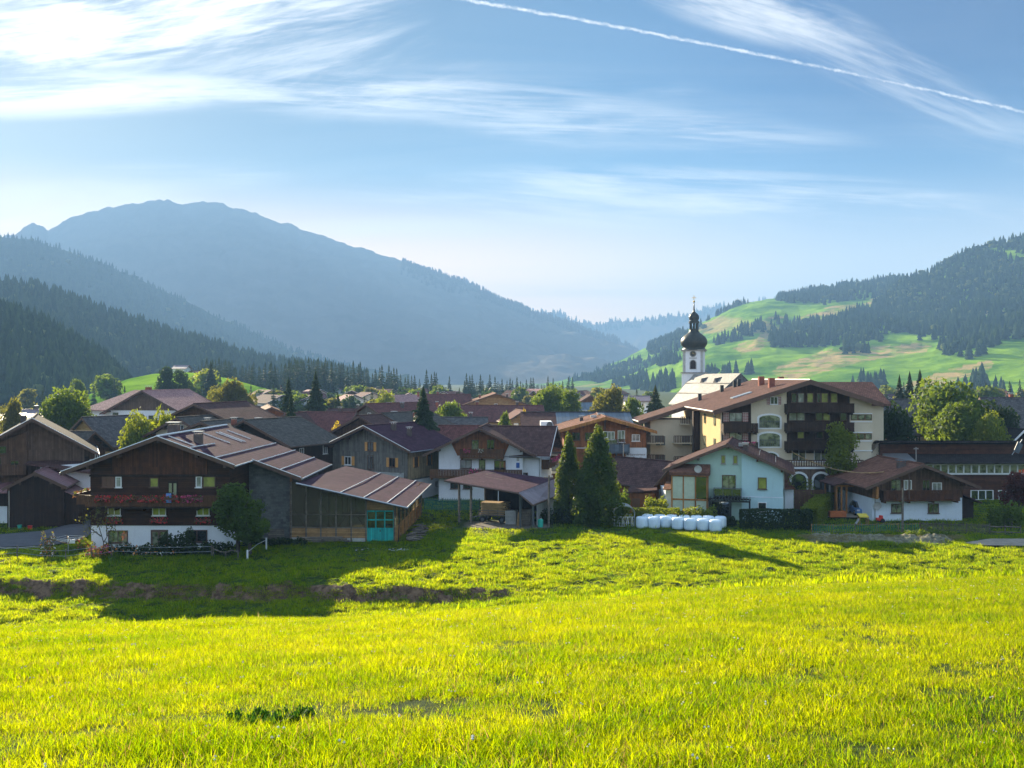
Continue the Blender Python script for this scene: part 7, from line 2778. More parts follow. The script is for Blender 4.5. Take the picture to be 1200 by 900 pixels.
fence('garden_fence', 'weathered picket fence along the front of the small chalet', [(hx(1078, 102), 102), (hx(1160, 101), 101)], 1.05, 2.4, 'weathered_timber', rails=(.25, .85), picket=.13)
fence('net_fence', 'light garden fence with thin sticks in front of the planter and the toys', [(hx(951, 101), 101), (hx(1078, 102), 102)], .95, 2.2, 'honey_wood', rails=(.15, .85), picket=.20, net='green_net')
fence('rail_fence', 'open rail fence with two beams beside the gravel path', [(hx(1160, 101), 101), (hx(1196, 100.3), 100.3)], .9, 1.9, 'weathered_timber', rails=(.2, .75), rail_r=.055)
fence('stair_railing', 'slanting brown railing beside the lawn of the wooden hall', [(hx(1161, 113), 113), (hx(1186, 104), 104)], 1.0, 1.6, 'weathered_timber', rails=(.15, .5, .95), rail_r=.05)
fence('wire_fence', 'slack wire fence on thin posts across the farmhouse lawn', [(hx(-60, 86), 86), (hx(20, 86), 86), (hx(77, 85.5), 85.5), (hx(107, 86.5), 86.5), (hx(131, 87), 87), (hx(248, 87.2), 87.2)], 1.1, 7, 'weathered_timber', rails=(.5, .95), wire=True)
fence('trellis_fence', 'low wooden rail fence in front of the big willow', [(hx(250, 87.0), 87.0), (hx(279, 86.8), 86.8)], .85, 1.15, 'weathered_timber', rails=(.72,), rail_r=.05)
fence('white_post_fence', 'pair of white posts with a tape climbing toward the glazed barn', [(hx(290, 86.0), 86.0), (hx(312, 91), 91)], 1.15, 7, 'trim_white', rails=(.95,), pr=.08, rail_r=.02)
fence('garden_net', 'green netted fence between the glazed barn and the shed', [(hx(497, 119), 119), (hx(562, 118), 118)], 1.5, 2.6, 'weathered_timber', rails=(.2, 1.3), picket=.09, net='green_net')
fence('lawn_edge_fence', 'pale low rail along the road behind the lit lawn', [(hx(-40, 90.5), 90.5), (hx(52, 90.8), 90.8)], .45, 2.5, 'trim_pale', rails=(.35,), rail_r=.05)

# rotary clothes dryer
X, Y = hx(80, 88.5), 88.5
r = Root('clothes_dryer', 'folding rotary clothes dryer standing on the lawn beside the farmhouse', 'clothes dryer', (X, Y, 0))
z0 = float(ground_h(X, Y))
MB().tube([(X, Y, z0 - .1), (X, Y, z0 + 1.9)], .045).build('pole', MAT['galvanised'], r)
m = MB()
for k in range(4):
    a = .5 + k * math.pi / 2
    m.tube([(X, Y, z0 + 1.25), (X + 1.45 * math.cos(a), Y + 1.45 * math.sin(a), z0 + 1.85)], .035)
m.build('arms', MAT['honey_wood'], r)
m = MB()
for q in (.7, 1.05, 1.4):
    ring = [(X + q * math.cos(.5 + k * math.pi / 2), Y + q * math.sin(.5 + k * math.pi / 2), z0 + 1.25 + .6 * q / 1.45) for k in range(5)]
    m.tube(ring, .012, 4)
m.build('line', MAT['trim_white'], r)
tag(MB().box(X + .1, X + .75, Y - .35, Y - .32, z0 + 1.35, z0 + 1.72).build('cloth', MAT['trim_white']), 'small white cloth hanging on the rotary dryer', 'laundry')
for i, (px, D, mt, lb) in enumerate(((23, 104, 'green_plastic', 'green bucket at the foot of the dark barn'), (35, 103.6, 'red_plastic', 'red bucket at the foot of the dark barn'))):
    x = hx(px, D)
    o = MB().lathe([(.18, 0), (.24, .4), (.26, .42)], 14, (x, D, .0)).build('bucket', MAT[mt])
    tag(o, lb, 'bucket')


# heap of dry clods in front of the right-hand fence
def clod_mound():
    nx, ny = 260, 34
    U = np.linspace(0, 1, nx)
    V = np.linspace(-1, 1, ny)
    Vg, Ug = np.meshgrid(V, U, indexing='ij')
    px = 934 + (1130 - 934) * Ug
    D = 96.3 + 0.5 * np.sin(Ug * 7) + Vg * 1.9
    X = (px - HX) / FOC * 96.0 + 0 * D
    ends = sstep(Ug, 0, .12) * (1 - sstep(Ug, .88, 1))
    Z = (1 - Vg ** 2) * (.36 + .5 * fbm(Ug * 22, Vg * 2, 3, 3)) * ends + (fbm(Ug * 70, Vg * 5, 9, 3) - .5) * .38 * ends * (1 - Vg ** 2) - .05 - .12 * (1 - ends)
    v = np.stack([X, D, Z], -1).reshape(-1, 3)
    i = np.arange((ny - 1) * nx).reshape(ny - 1, nx)[:, :-1].ravel()
    f = np.stack([i, i + 1, i + nx + 1, i + nx], 1)
    m_, t, p, out = base('dry_clods')
    ob = t.node('ShaderNodeTexCoord').outputs['Object']
    t.put(p.inputs['Base Color'], t.mix(t.ramp(t.noise(ob, 2.5, 6, .7), .35, .65), (.10, .095, .055), (.26, .235, .15)))
    p.inputs['Roughness'].default_value = 1
    bn = t.node('ShaderNodeBump')
    bn.inputs['Distance'].default_value = .1
    t.put(bn.inputs['Height'], t.noise(ob, 7, 6, .7))
    t.l.new(bn.outputs[0], p.inputs['Normal'])
    MAT['dry_clods'] = m_
    o = link('mound', np_mesh('mound', v, f, m_))
    tag(o, kind='structure')


clod_mound()

# ================================================================ TREES OF THE VILLAGE
P_round = broad_proto(9, 9, 'leaf_green', 1, n=7000, size=.26)
P_round2 = broad_proto(9, 8, 'leaf_green', 2, n=6000, size=.26, nl=11)
P_lime = broad_proto(6, 7, 'leaf_lime', 3, n=5200, size=.22)
P_olive = broad_proto(9, 8, 'leaf_olive', 4, n=5600, size=.28)
P_dark = broad_proto(9, 9, 'leaf_dark', 5, n=6500, size=.26)
P_yellow = broad_proto(5, 6, 'leaf_yellow', 6, n=3600, size=.22)
P_tall = broad_proto(10, 6, 'leaf_green', 7, n=5600, size=.24, form='tall')
P_talldark = broad_proto(10, 8, 'leaf_dark', 8, n=6000, size=.26, form='tall')
P_plum = broad_proto(5, 4.5, 'leaf_plum', 9, n=3600, size=.18)
P_con = conifer_proto(12, 5.6, 'needle', 10, tiers=34, per=13)
P_con2 = conifer_proto(12, 4.6, 'needle', 12, tiers=32, per=12, droop=.42)
P_con3 = conifer_proto(12, 6.2, 'needle_light', 13, tiers=34, per=13, droop=.25)
P_thu = thuja_proto(10.0, 5.9, 'leaf_thuja', 14, n=21000, size=.17, power=.85)
P_thu2 = thuja_proto(9.0, 4.2, 'leaf_thuja', 15, n=14000, size=.17, power=.72, lumps=50)


WID = {}


def tree(proto, ph, name, label, px, top, D, w=None, group=None, Z=0.0, cat='tree', pw=1.0):
    """stand a tree so that its top shows at row top; ph is the prototype's height, w its crown width in pixels"""
    H_ = ZD(top, D) - Z
    s = H_ / ph
    sx = None
    if w:
        sx = (w / FOC * D) / (pw * s) * (1.65 if name == 'spruce' else 1.0 if name == 'thuja' else 1.22)
    return place_tree(proto, name, label, hx(px, D), D, s, group=group, Z=Z, sx=sx, cat=cat)


tree(P_thu, 10, 'thuja', 'broad dark green thuja, the taller of the pair right of the shed', 701, 506, 107.5, 64, pw=5.6)
tree(P_thu2, 9, 'thuja', 'slimmer thuja with a sunlit left side, close behind the shed', 667, 513, 109.5, 38, pw=3.9)
tree(P_con, 12, 'spruce', 'lone spruce standing right of the grey boarded house', 496, 454, 141, 46, pw=5.6)
tree(P_con2, 12, 'spruce', 'tall narrow spruce beside the rust tiled house', 338, 443, 190, 26, pw=4.6)
tree(P_con, 12, 'spruce', 'tall broad spruce left of the wine red roofs', 370, 435, 200, 30, pw=5.6)
tree(P_con2, 12, 'spruce', 'dark spruce in front of the wine red roof, behind the farmhouse', 341, 462, 150, 26, pw=4.6)
tree(P_con2, 12, 'spruce', 'small spruce beyond the low brown roof', 396, 461, 235, 16, pw=4.6)
for px, top, w, lb in ((1054, 440, 22, 'left spruce of the three behind the grey roofed house'), (1066, 436, 24, 'middle spruce of the three behind the grey roofed house'), (1078, 434, 26, 'right spruce of the three behind the grey roofed house')):
    tree(P_con, 12, 'spruce', lb, px, top, 205 + px % 7, w, pw=5.6)
tree(P_con3, 12, 'spruce', 'spruce with brownish twigs left of the hotel roof', 768, 452, 205, 32, pw=6.2)
tree(P_round, 9, 'maple', 'big round bright green tree left of the pink roofed hall', 78, 457, 168, 60, pw=9)
tree(P_olive, 9, 'maple', 'small olive round tree behind the brown timber house', 14, 470, 178, 28, pw=8)
tree(P_round2, 9, 'maple', 'pale hazy round tree behind the big round tree', 92, 444, 330, 22, pw=8)
tree(P_lime, 6, 'ash', 'light green tree left of the farmhouse chimney', 165, 489, 133, 46, pw=7)
tree(P_lime, 6, 'ash', 'second light green tree just behind the farmhouse chimney', 192, 485, 137, 30, pw=7)
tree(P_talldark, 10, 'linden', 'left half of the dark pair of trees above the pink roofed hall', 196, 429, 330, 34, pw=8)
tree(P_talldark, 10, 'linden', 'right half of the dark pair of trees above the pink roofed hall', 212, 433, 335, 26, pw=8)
tree(P_con2, 12, 'spruce', 'slim hazy spruce right of the sunny meadow', 247, 424, 380, 22, pw=4.6)
tree(P_olive, 9, 'beech', 'orange green tree above the farmhouse roof ridge', 268, 447, 235, 46, pw=8)
tree(P_olive, 9, 'beech', 'smaller orange green tree right beside the larger one', 286, 455, 232, 26, pw=8)
tree(P_yellow, 5, 'maple', 'glowing yellow tree before the wine red roof', 392, 500, 152, 26, pw=6)
tree(P_yellow, 5, 'maple', 'yellow bush at the left wall of the grey boarded house', 378, 527, 134, 14, pw=6)
tree(P_lime, 6, 'birch', 'lime green tree beyond the wine red roofs', 452, 460, 260, 22, pw=7)
tree(P_round2, 9, 'maple', 'round green tree between the lone spruce and the long red house', 530, 470, 190, 38, pw=8)
tree(P_round2, 9, 'apple_tree', 'small ball shaped tree in front of the long red roof', 593, 482, 168, 15, pw=8)
tree(P_yellow, 5, 'birch', 'slim yellow green tree at the end of the long red roof', 615, 484, 168, 10, pw=6)
tree(P_round, 9, 'oak', 'wide green tree over the red roofs, left part of the large crown', 642, 452, 232, 44, pw=9)
tree(P_round2, 9, 'oak', 'wide green tree over the red roofs, right part of the large crown', 668, 456, 240, 34, pw=8)
tree(P_olive, 9, 'chestnut', 'round olive tree left of the hotel', 714, 455, 215, 40, pw=8)
tree(P_round2, 9, 'chestnut', 'lower green tree between the olive tree and the brownish spruce', 740, 465, 222, 26, pw=8)
tree(broad_proto(10, 6, 'leaf_lime', 71, n=4200, size=.24, form='tall', nl=16, shell=.6), 10, 'ash', 'tall tree with sunlit yellow twigs in front of the hotel', 984, 494, 119.8, 40, pw=6)
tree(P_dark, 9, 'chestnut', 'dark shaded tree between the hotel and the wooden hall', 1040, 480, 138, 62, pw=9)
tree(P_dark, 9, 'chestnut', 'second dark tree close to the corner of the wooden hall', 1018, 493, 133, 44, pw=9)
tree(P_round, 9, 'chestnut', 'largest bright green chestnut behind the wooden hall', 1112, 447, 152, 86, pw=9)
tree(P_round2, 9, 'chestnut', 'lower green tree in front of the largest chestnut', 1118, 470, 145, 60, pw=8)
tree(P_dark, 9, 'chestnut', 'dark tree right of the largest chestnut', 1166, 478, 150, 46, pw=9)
tree(P_lime, 6, 'lilac', 'yellow green bush tree above the wooden hall roof', 1158, 489, 140, 46, pw=7)
tree(P_plum, 5, 'plum_tree', 'red leaved plum tree in front of the wooden hall', 1194, 553, 111, 36, pw=4.5)
tree(P_tall, 10, 'willow', 'dense grey green willow between the farmhouse and the grey barn wall', 279, 562, 89.0, 50, pw=6)
tree(P_tall, 10, 'willow', 'low bush tree at the foot of the willow', 293, 594, 88.0, 46, pw=6)
# young thin tree by the farmhouse corner
rng_ = np.random.default_rng(77)
m = MB()
for pts in ([(0, 0, -.2), (.1, 0, 1.1), (-.35, 0, 2.6), (-.5, .1, 3.6)], [(.1, 0, 1.1), (.7, 0, 2.2), (.95, 0, 3.1)], [(-.1, 0, 1.6), (-1.0, .1, 2.2), (-1.25, 0, 3.0)], [(.35, 0, 1.6), (.2, .3, 2.6), (.45, .2, 3.5)]):
    m.tube(pts, .05, 5, .015)
tm = bpy.data.meshes.new('trunk')
tm.from_pydata([tuple(v) for v in m.v], [], m.f)
tm.materials.append(MAT['bark'])
tips = np.array([(-.5, .1, 3.4), (.95, 0, 3.0), (-1.25, 0, 2.9), (.45, .2, 3.3), (-.35, 0, 2.6), (.7, 0, 2.3), (-1.0, 0, 2.2), (.2, .3, 2.6)])
cc = tips[rng_.integers(0, 8, 420)] + rng_.normal(0, .26, (420, 3))
v, f = leaf_cards(cc, rng_.normal(0, 1, (420, 3)), .085, rng_)
place_tree((np_mesh('crown', v, f, MAT['leaf_olive']), tm), 'pear_tree', 'young thin pear tree with sparse leaves at the farmhouse corner', hx(120, 87.8), 87.8, 1.15, rz=0)

# shrubs and hedges
bush('garden_shrubs', 'flowering garden shrubs under the farmhouse windows', hx(165, 88.2), 88.2, 6.6, 1.5, 1.25, 'leaf_dark', 1, n=2600, size=.13, extra=(['leaf_green', 'flower_white', 'flower_orange'], .22))
bush('rounded_shrub', 'rounded dark shrub right of the farmhouse door', hx(207, 88.4), 88.4, 3.0, 2.0, 2.4, 'leaf_dark', 2, n=2200, size=.13)
bush('garden_shrubs', 'dark shrubs between the rounded shrub and the willow', hx(240, 88.2), 88.2, 4.4, 1.5, 1.6, 'leaf_dark', 3, n=2000, size=.14, extra=(['leaf_green'], .2))
bush('flower_bed', 'orange and pink flowers at the corner of the garden', hx(113, 87), 87.0, 1.7, .8, 1.3, 'leaf_green', 4, n=620, size=.11, extra=(['flower_orange', 'flower_pink', 'flower_orange'], .5), cat='flowers')
bush('flower_bed', 'pale tall flowers standing on the sunny lawn', hx(56, 88), 88.0, .9, .5, 2.5, 'leaf_olive', 5, n=420, size=.11, extra=(['flower_white', 'flower_orange'], .35), cat='flowers')
bush('rose_bush', 'small rose bush right of the clothes dryer', hx(100, 90), 90.0, 1.5, .9, 1.6, 'leaf_lime', 6, n=420, size=.1, extra=(['flower_red', 'flower_orange'], .25), cat='flowers')
bush('low_bush', 'low green bush at the foot of the clothes dryer', hx(88, 89.6), 89.6, 1.9, 1.0, .75, 'leaf_green', 7, n=500, size=.1)
bush('nettles', 'weeds growing along the grey barn wall', hx(320, 92), 93.5, 5.5, 1.6, .9, 'leaf_dark', 8, n=1600, size=.13, cat='weeds')
hedge('clipped hedge with a golden top behind the silage bales', (hx(741, 107.5), 107.5, 0), (hx(796, 107), 107, 0), 1.6, 1.75, 'leaf_lime', 1)
bush('garden_bush', 'loose yellow green bush between the bales and the winter garden', hx(818, 106.5), 106.5, 4.0, 2.0, 2.1, 'leaf_lime', 9, n=2200, size=.15)
bush('garden_bush', 'small orange tinted bush beside the golden hedge', hx(799, 106.5), 106.5, 1.8, 1.6, 1.9, 'leaf_olive', 10, n=900, size=.13, extra=(['flower_orange'], .06))
bush('round_bush', 'round bush standing before the brown store', hx(770, 112), 112, 2.4, 2.2, 3.1, 'leaf_lime', 11, n=1600, size=.15)
bush('tall_bush', 'tall leafy bush right of the big thuja', hx(723, 112), 112, 2.9, 2.6, 4.2, 'leaf_green', 12, n=2600, size=.16)
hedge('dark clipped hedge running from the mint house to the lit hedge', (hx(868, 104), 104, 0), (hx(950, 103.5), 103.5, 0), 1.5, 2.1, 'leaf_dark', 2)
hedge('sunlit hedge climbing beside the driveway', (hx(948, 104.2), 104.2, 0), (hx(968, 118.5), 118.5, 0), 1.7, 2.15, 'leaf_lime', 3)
bush('creeper', 'yellow green creeper on top of the board fence', hx(938, 117), 117, 3.2, 1.0, 4.6, 'leaf_lime', 13, n=1400, size=.14)
bush('lawn_bush', 'green bush under the red leaved plum tree', hx(1186, 104), 105, 3.6, 2.4, 2.9, 'leaf_green', 14, n=2400, size=.15)
bush('dark_bush', 'dark undergrowth between the two thujas and the shed', hx(660, 107), 108, 5.0, 2.0, 1.7, 'leaf_dark', 15, n=2200, size=.16)
bush('low_bush', 'low weeds on the dry mound at its right end', hx(1090, 97), 97, 4.2, 1.6, 1.15, 'leaf_green', 16, n=1600, size=.12, cat='weeds')
bush('garden_bush', 'dark bush in front of the black pergola', hx(850, 106), 106.2, 2.6, 1.2, 1.0, 'leaf_dark', 17, n=900, size=.13)


# ================================================================ WOODS
def forest_leafmat():
    m, t, p, out = base('far_trees')
    a = t.node('ShaderNodeAttribute', attribute_name='rnd').outputs['Fac']
    c = t.mix(t.ramp(a, 0.0, 0.78, smooth=False), (0.014, 0.030, 0.014), (0.040, 0.062, 0.022))
    c = t.mix(t.ramp(a, 0.80, 0.97), c, (0.10, 0.12, 0.035))
    t.put(p.inputs['Base Color'], c)
    p.inputs['Roughness'].default_value = 1.0
    p.inputs['Specular IOR Level'].default_value = 0.0
    MAT['far_trees'] = m
    return m


forest_leafmat()
mk('ridge_trees', (0.10, 0.09, 0.07), rough=1.0, var=.2, bump=0, spec=0.0)


def spire(seed):
    """far spruce: five ragged skirts"""
    rng = np.random.default_rng(seed)
    V, F = [], []
    for k in range(5):
        z0, z1 = .06 + k * .17, min(1.0, .42 + k * .17)
        r = .21 * (1 - k * .17)
        n = 7
        b = len(V)
        for i in range(n):
            a = 2 * math.pi * i / n + k
            q = r * (.7 + .6 * rng.random())
            V.append((math.cos(a) * q, math.sin(a) * q, z0 + .05 * (rng.random() - .5)))
        V.append((0, 0, z1))
        for i in range(n):
            F.append((b + i, b + (i + 1) % n, b + n))
    return np.array(V), np.array(F)


def puff(seed):
    rng = np.random.default_rng(seed)
    V, F = [], []
    for k in range(6):
        cx, cy, cz, r = rng.normal(0, .12), rng.normal(0, .12), .35 + .42 * rng.random(), .17 + .1 * rng.random()
        b = len(V)
        for j, (zz, rr) in enumerate(((-.9, .4), (-.2, 1.0), (.5, .8))):
            for i in range(6):
                a = 2 * math.pi * i / 6 + j * .5
                q = rr * r * (.85 + .35 * rng.random())
                V.append((cx + math.cos(a) * q, cy + math.sin(a) * q, cz + zz * r))
        V.append((cx, cy, cz + r))
        for j in (0, 1):
            for i in range(6):
                a, c = b + j * 6 + i, b + j * 6 + (i + 1) % 6
                F += [(a, c, c + 6), (a, c + 6, a + 6)]
        for i in range(6):
            F.append((b + 12 + i, b + 12 + (i + 1) % 6, b + 18))
    return np.array(V), np.array(F)


SP = [spire(i) for i in range(5)]
PF = [puff(i) for i in range(3)]


def wood(name, label, pts, h0, h1, seed, broad=.12, width=1.0, mat='far_trees'):
    rng = np.random.default_rng(seed)
    Vs, Fs, As = [], [], []
    off = 0
    kinds = rng.random(len(pts)) < broad
    hh = rng.uniform(h0, h1, len(pts))
    rot = rng.random(len(pts)) * 6.28
    rnd = rng.random(len(pts))
    for q, (protos_, sel) in enumerate(((SP, ~kinds), (PF, kinds))):
        idx = np.where(sel)[0]
        for j, (V, F) in enumerate(protos_):
            ii = idx[j::len(protos_)]
            if not len(ii):
                continue
            c, s = np.cos(rot[ii])[:, None], np.sin(rot[ii])[:, None]
            H_ = hh[ii][:, None] * (0.72 if q else 1.0)
            x = (V[None, :, 0] * c - V[None, :, 1] * s) * H_ * width * (1.25 if q else 1)
            y = (V[None, :, 0] * s + V[None, :, 1] * c) * H_ * width * (1.25 if q else 1)
            z = V[None, :, 2] * H_ - .03 * H_
            P = np.stack([x + pts[ii, 0:1], y + pts[ii, 1:2], z + pts[ii, 2:3]], -1).reshape(-1, 3)
            n = len(V)
            Fa = (F[None] + (np.arange(len(ii)) * n)[:, None, None] + off).reshape(-1, 3)
            Vs.append(P)
            Fs.append(Fa)
            As.append(np.repeat(rnd[ii] * (.8 if not q else 1) + (.15 if q else 0), n))
            off += len(P)
    me = np_mesh(name, np.concatenate(Vs), np.concatenate(Fs), MAT[mat], attrs={'rnd': np.concatenate(As)})
    o = link(name, me)
    tag(o, label, 'wood', kind='stuff')
    return o


def scatter_hill(grid, n, seed, keep, p0, p1, t0=0.0, t1=1.02):
    rng = np.random.default_rng(seed)
    p = rng.uniform(p0, p1, n)
    t = rng.uniform(t0, t1, n)
    pts = hill_sample(grid, p, t)
    sx = HX + pts[:, 0] / pts[:, 1] * FOC
    sy = HY + (CAM_Z - pts[:, 2]) / pts[:, 1] * FOC
    return pts[keep(sx, sy, pts, t)]


# spruces and leafy trees that can be told apart on the valley floor
far_con = [conifer_proto(20, 8.5, 'needle', 100 + i, tiers=17, per=8, droop=.35) for i in range(3)]
far_brd = [broad_proto(11, 10, l, 110 + i, n=900, size=.75) for i, l in enumerate(('leaf_green', 'leaf_olive', 'leaf_dark', 'leaf_lime'))]
rt = random.Random(21)
LINE = [(120, 440), (160, 436), (200, 425), (250, 420), (300, 425), (340, 422), (362, 412), (372, 410), (385, 424), (420, 425), (470, 431), (520, 436), (560, 440), (620, 442), (700, 444), (760, 446)]
cnt = 0
for i in range(165):
    px = 232 + (770 - 232) * (i + rt.random()) / 165 if i < 135 else rt.uniform(232, 400)
    if 470 < px < 545 and rt.random() < .45:
        continue
    top = np.interp(px, [l[0] for l in LINE], [l[1] for l in LINE]) + rt.uniform(-2, 11)
    D = rt.uniform(480, 640)
    H_ = min(27, max(12, ZD(top, D)))
    place_tree(far_con[i % 3], 'spruce', 'dark spruce in the hazy tree line between the village and the big mountain', hx(px, D), D, H_ / 20, group='spruces of the far tree line')
for i in range(95):
    px = rt.uniform(232, 500) if i < 62 else rt.uniform(500, 770)
    D = rt.uniform(290, 470)
    H_ = rt.uniform(7, 12.5)
    if i % 4 == 3:
        place_tree(far_con[i % 3], 'spruce', 'small spruce among the roofs of the hazy far village', hx(px, D), D, H_ * 1.15 / 20, group='spruces of the far village')
    else:
        place_tree(far_brd[i % 4], 'garden_tree', 'leafy tree among the roofs of the hazy far village', hx(px, D), D, H_ / 11, group='leafy trees of the far village')
for i, (px, top, D) in enumerate(((128, 440, 420), (134, 444, 400), (146, 452, 360), (241, 436, 420), (252, 430, 430), (258, 440, 400), (222, 447, 385), (110, 452, 380), (68, 455, 350), (30, 456, 380), (50, 458, 330), (236, 452, 350))):
    z_ = 0.0
    place_tree(far_con[i % 3] if i % 3 else far_brd[i % 4], 'spruce' if i % 3 else 'garden_tree', 'hazy tree at the edge of the sunny meadow on the left', hx(px, D), D, ZD(top, D) / (20 if i % 3 else 11), group='trees at the edge of the left meadow')
for i in range(26):
    px = rt.uniform(1000, 1230)
    D = rt.uniform(330, 560)
    place_tree(far_brd[i % 4] if i % 3 else far_con[i % 3], 'garden_tree' if i % 3 else 'spruce', 'hazy tree at the foot of the wooded slope on the right', hx(px, D), D, rt.uniform(8, 13) / (11 if i % 3 else 16), group='trees at the foot of the right slope')

allp = lambda sx, sy, p, t: np.ones(len(sx), bool)
wood('near_left_wood', 'dark hazy spruce wood on the nearest left slope', scatter_hill(G_L0, 3400, 1, lambda sx, sy, p, t: sx < 150, -300, 152), 12, 20, 1, broad=.12, width=1.1)
wood('left_ridge_wood', 'long spruce wood running down the left ridge', scatter_hill(G_L1, 9000, 2, lambda sx, sy, p, t: (t > .25), -300, 430), 12, 22, 2, broad=.10, width=1.1)
wood('upper_left_wood', 'hazy wooded slope below the big mountain', scatter_hill(G_L2, 5000, 3, lambda sx, sy, p, t: (t > .5) & (fbm(p[:, 0] / 260, p[:, 1] / 260, 5) > .36), -300, 430), 13, 20, 3, broad=.05, width=1.1)
wood('mountain_wood', 'tree fringe on the long shoulder of the big mountain', scatter_hill(G_BIG, 5200, 4, lambda sx, sy, p, t: (sx > 470) & (t > .8), 460, 770), 16, 24, 4, broad=0, width=1.3, mat='ridge_trees')
wood('far_ridge_wood', 'tree fringe on the farthest blue ridge', scatter_hill(G_FAR, 2600, 5, lambda sx, sy, p, t: t > .88, 600, 960), 26, 44, 5, broad=0, width=1.3)


# right-hand slopes: where the wood stands (rows and columns of the photograph, laid on the real slope)
def keep_r2(sx, sy, p, t):
    n = fbm(p[:, 0] / 90, p[:, 1] / 130, 7, 4, .6)
    k = np.zeros(len(sx), bool)
    k |= poly_in(sx, sy, [(908, 352), (930, 344), (1000, 331), (1060, 322), (1100, 330), (1060, 345), (1010, 352), (960, 356), (925, 356)]) & (n > .3)
    k |= poly_in(sx, sy, [(900, 392), (930, 380), (960, 378), (985, 372), (1020, 362), (1060, 345), (1100, 340), (1100, 400), (1020, 402), (950, 408), (905, 408)]) & (n > .34)
    k |= poly_in(sx, sy, [(758, 410), (770, 396), (792, 385), (800, 395), (795, 412), (765, 418)]) & (n > .3)
    k |= poly_in(sx, sy, [(835, 400), (870, 388), (905, 380), (908, 386), (870, 398), (838, 406)]) & (n > .42)
    k |= poly_in(sx, sy, [(862, 388), (915, 372), (930, 376), (880, 392)]) & (n > .45)
    k |= (sy > 443) & (sx > 650) & (sx < 790) & (n > .56)
    k |= poly_in(sx, sy, [(695, 445), (700, 436), (760, 422), (800, 420), (790, 428), (740, 436)]) & (n > .5)
    k |= (sx > 1100) & ((sy < 398) | (n > .5))
    k |= (n > .69)
    return k


def keep_r1(sx, sy, p, t):
    n = fbm(p[:, 0] / 70, p[:, 1] / 90, 17, 4, .6)
    k = (sy < 390) & (n > .36)
    k |= poly_in(sx, sy, [(990, 405), (1060, 396), (1120, 388), (1200, 392), (1300, 392), (1300, 425), (1180, 420), (1120, 436), (1080, 430), (1060, 418), (1010, 430), (980, 440)]) & (n > .42)
    k |= (sx > 1130) & (sy > 392) & (n > .50)
    k |= (sy > 448) & (n > .56)
    k |= n > .68
    # tan and green clearings stay open
    k &= ~poly_in(sx, sy, [(950, 440), (1010, 412), (1080, 398), (1130, 385), (1150, 388), (1110, 402), (1040, 418), (980, 448)])
    k &= ~poly_in(sx, sy, [(1040, 462), (1080, 446), (1140, 430), (1160, 424), (1160, 434), (1120, 446), (1070, 462)])
    return k


wood('right_ridge_wood', 'spruce wood and groves on the rounded meadow ridge', scatter_hill(G_R2, 15000, 6, keep_r2, 660, 1450), 13, 21, 6, broad=.10, width=1.1)
wood('right_slope_wood', 'dense wood covering the high slope on the right', scatter_hill(G_R1, 12500, 7, keep_r1, 890, 1560), 12, 20, 7, broad=.28, width=1.15)

# ================================================================ GRASS
def mk_grass(name, c1, c2, tr1, tr2, dry, dryk, tw=0.55):
    m, t, p, out = base(name)
    g = t.node('ShaderNodeNewGeometry')
    isl = g.outputs['Random Per Island']
    oi = t.node('ShaderNodeObjectInfo').outputs['Random']
    pos = g.outputs['Position']
    big = t.ramp(t.noise(pos, 0.12, 3.0, 0.6), 0.35, 0.65)
    mid = t.ramp(t.noise(pos, 0.9, 3.0, 0.6), 0.35, 0.65)
    k = t.math('FRACT', t.math('ADD', isl, t.math('MULTIPLY', oi, 5.3)))
    f = t.math('ADD', t.math('MULTIPLY', k, .5), t.math('ADD', t.math('MULTIPLY', big, .2), t.math('MULTIPLY', mid, .3)))
    a = t.mix(f, c1, c2)
    b = t.mix(f, tr1, tr2)
    dk = t.ramp(k, 1 - dryk, 1 - dryk + .02)
    a = t.mix(dk, a, dry)
    b = t.mix(dk, b, dark(dry, 1.0))
    t.put(p.inputs['Base Color'], a)
    p.inputs['Roughness'].default_value = .5
    p.inputs['Specular IOR Level'].default_value = .08
    tr = t.node('ShaderNodeBsdfTranslucent')
    t.put(tr.inputs['Color'], b)
    mx = t.node('ShaderNodeMixShader')
    t.put(mx.inputs[0], t.ramp(t.math('FRACT', t.math('MULTIPLY', k, 7.7)), 0.22, 0.46, tw - .38, tw + .18))
    t.l.new(p.outputs[0], mx.inputs[1])
    t.l.new(tr.outputs[0], mx.inputs[2])
    t.l.new(mx.outputs[0], out.inputs['Surface'])
    MAT[name] = m
    return m


mk_grass('grass_near', (.014, .055, .002), (.13, .20, .002), (.10, .29, .001), (.78, .74, .002), (.38, .24, .07), .08, tw=.62)
mk_grass('grass_field', (.018, .070, .006), (.060, .145, .005), (.15, .36, .002), (.74, .72, .003), (.30, .24, .09), .04, tw=.62)
mk('clover_flower', (.72, .70, .62), rough=.8, var=.1, bump=0)
mk_leaf('weed_leaf', (.04, .11, .012), (.12, .26, .01), tw=.5)


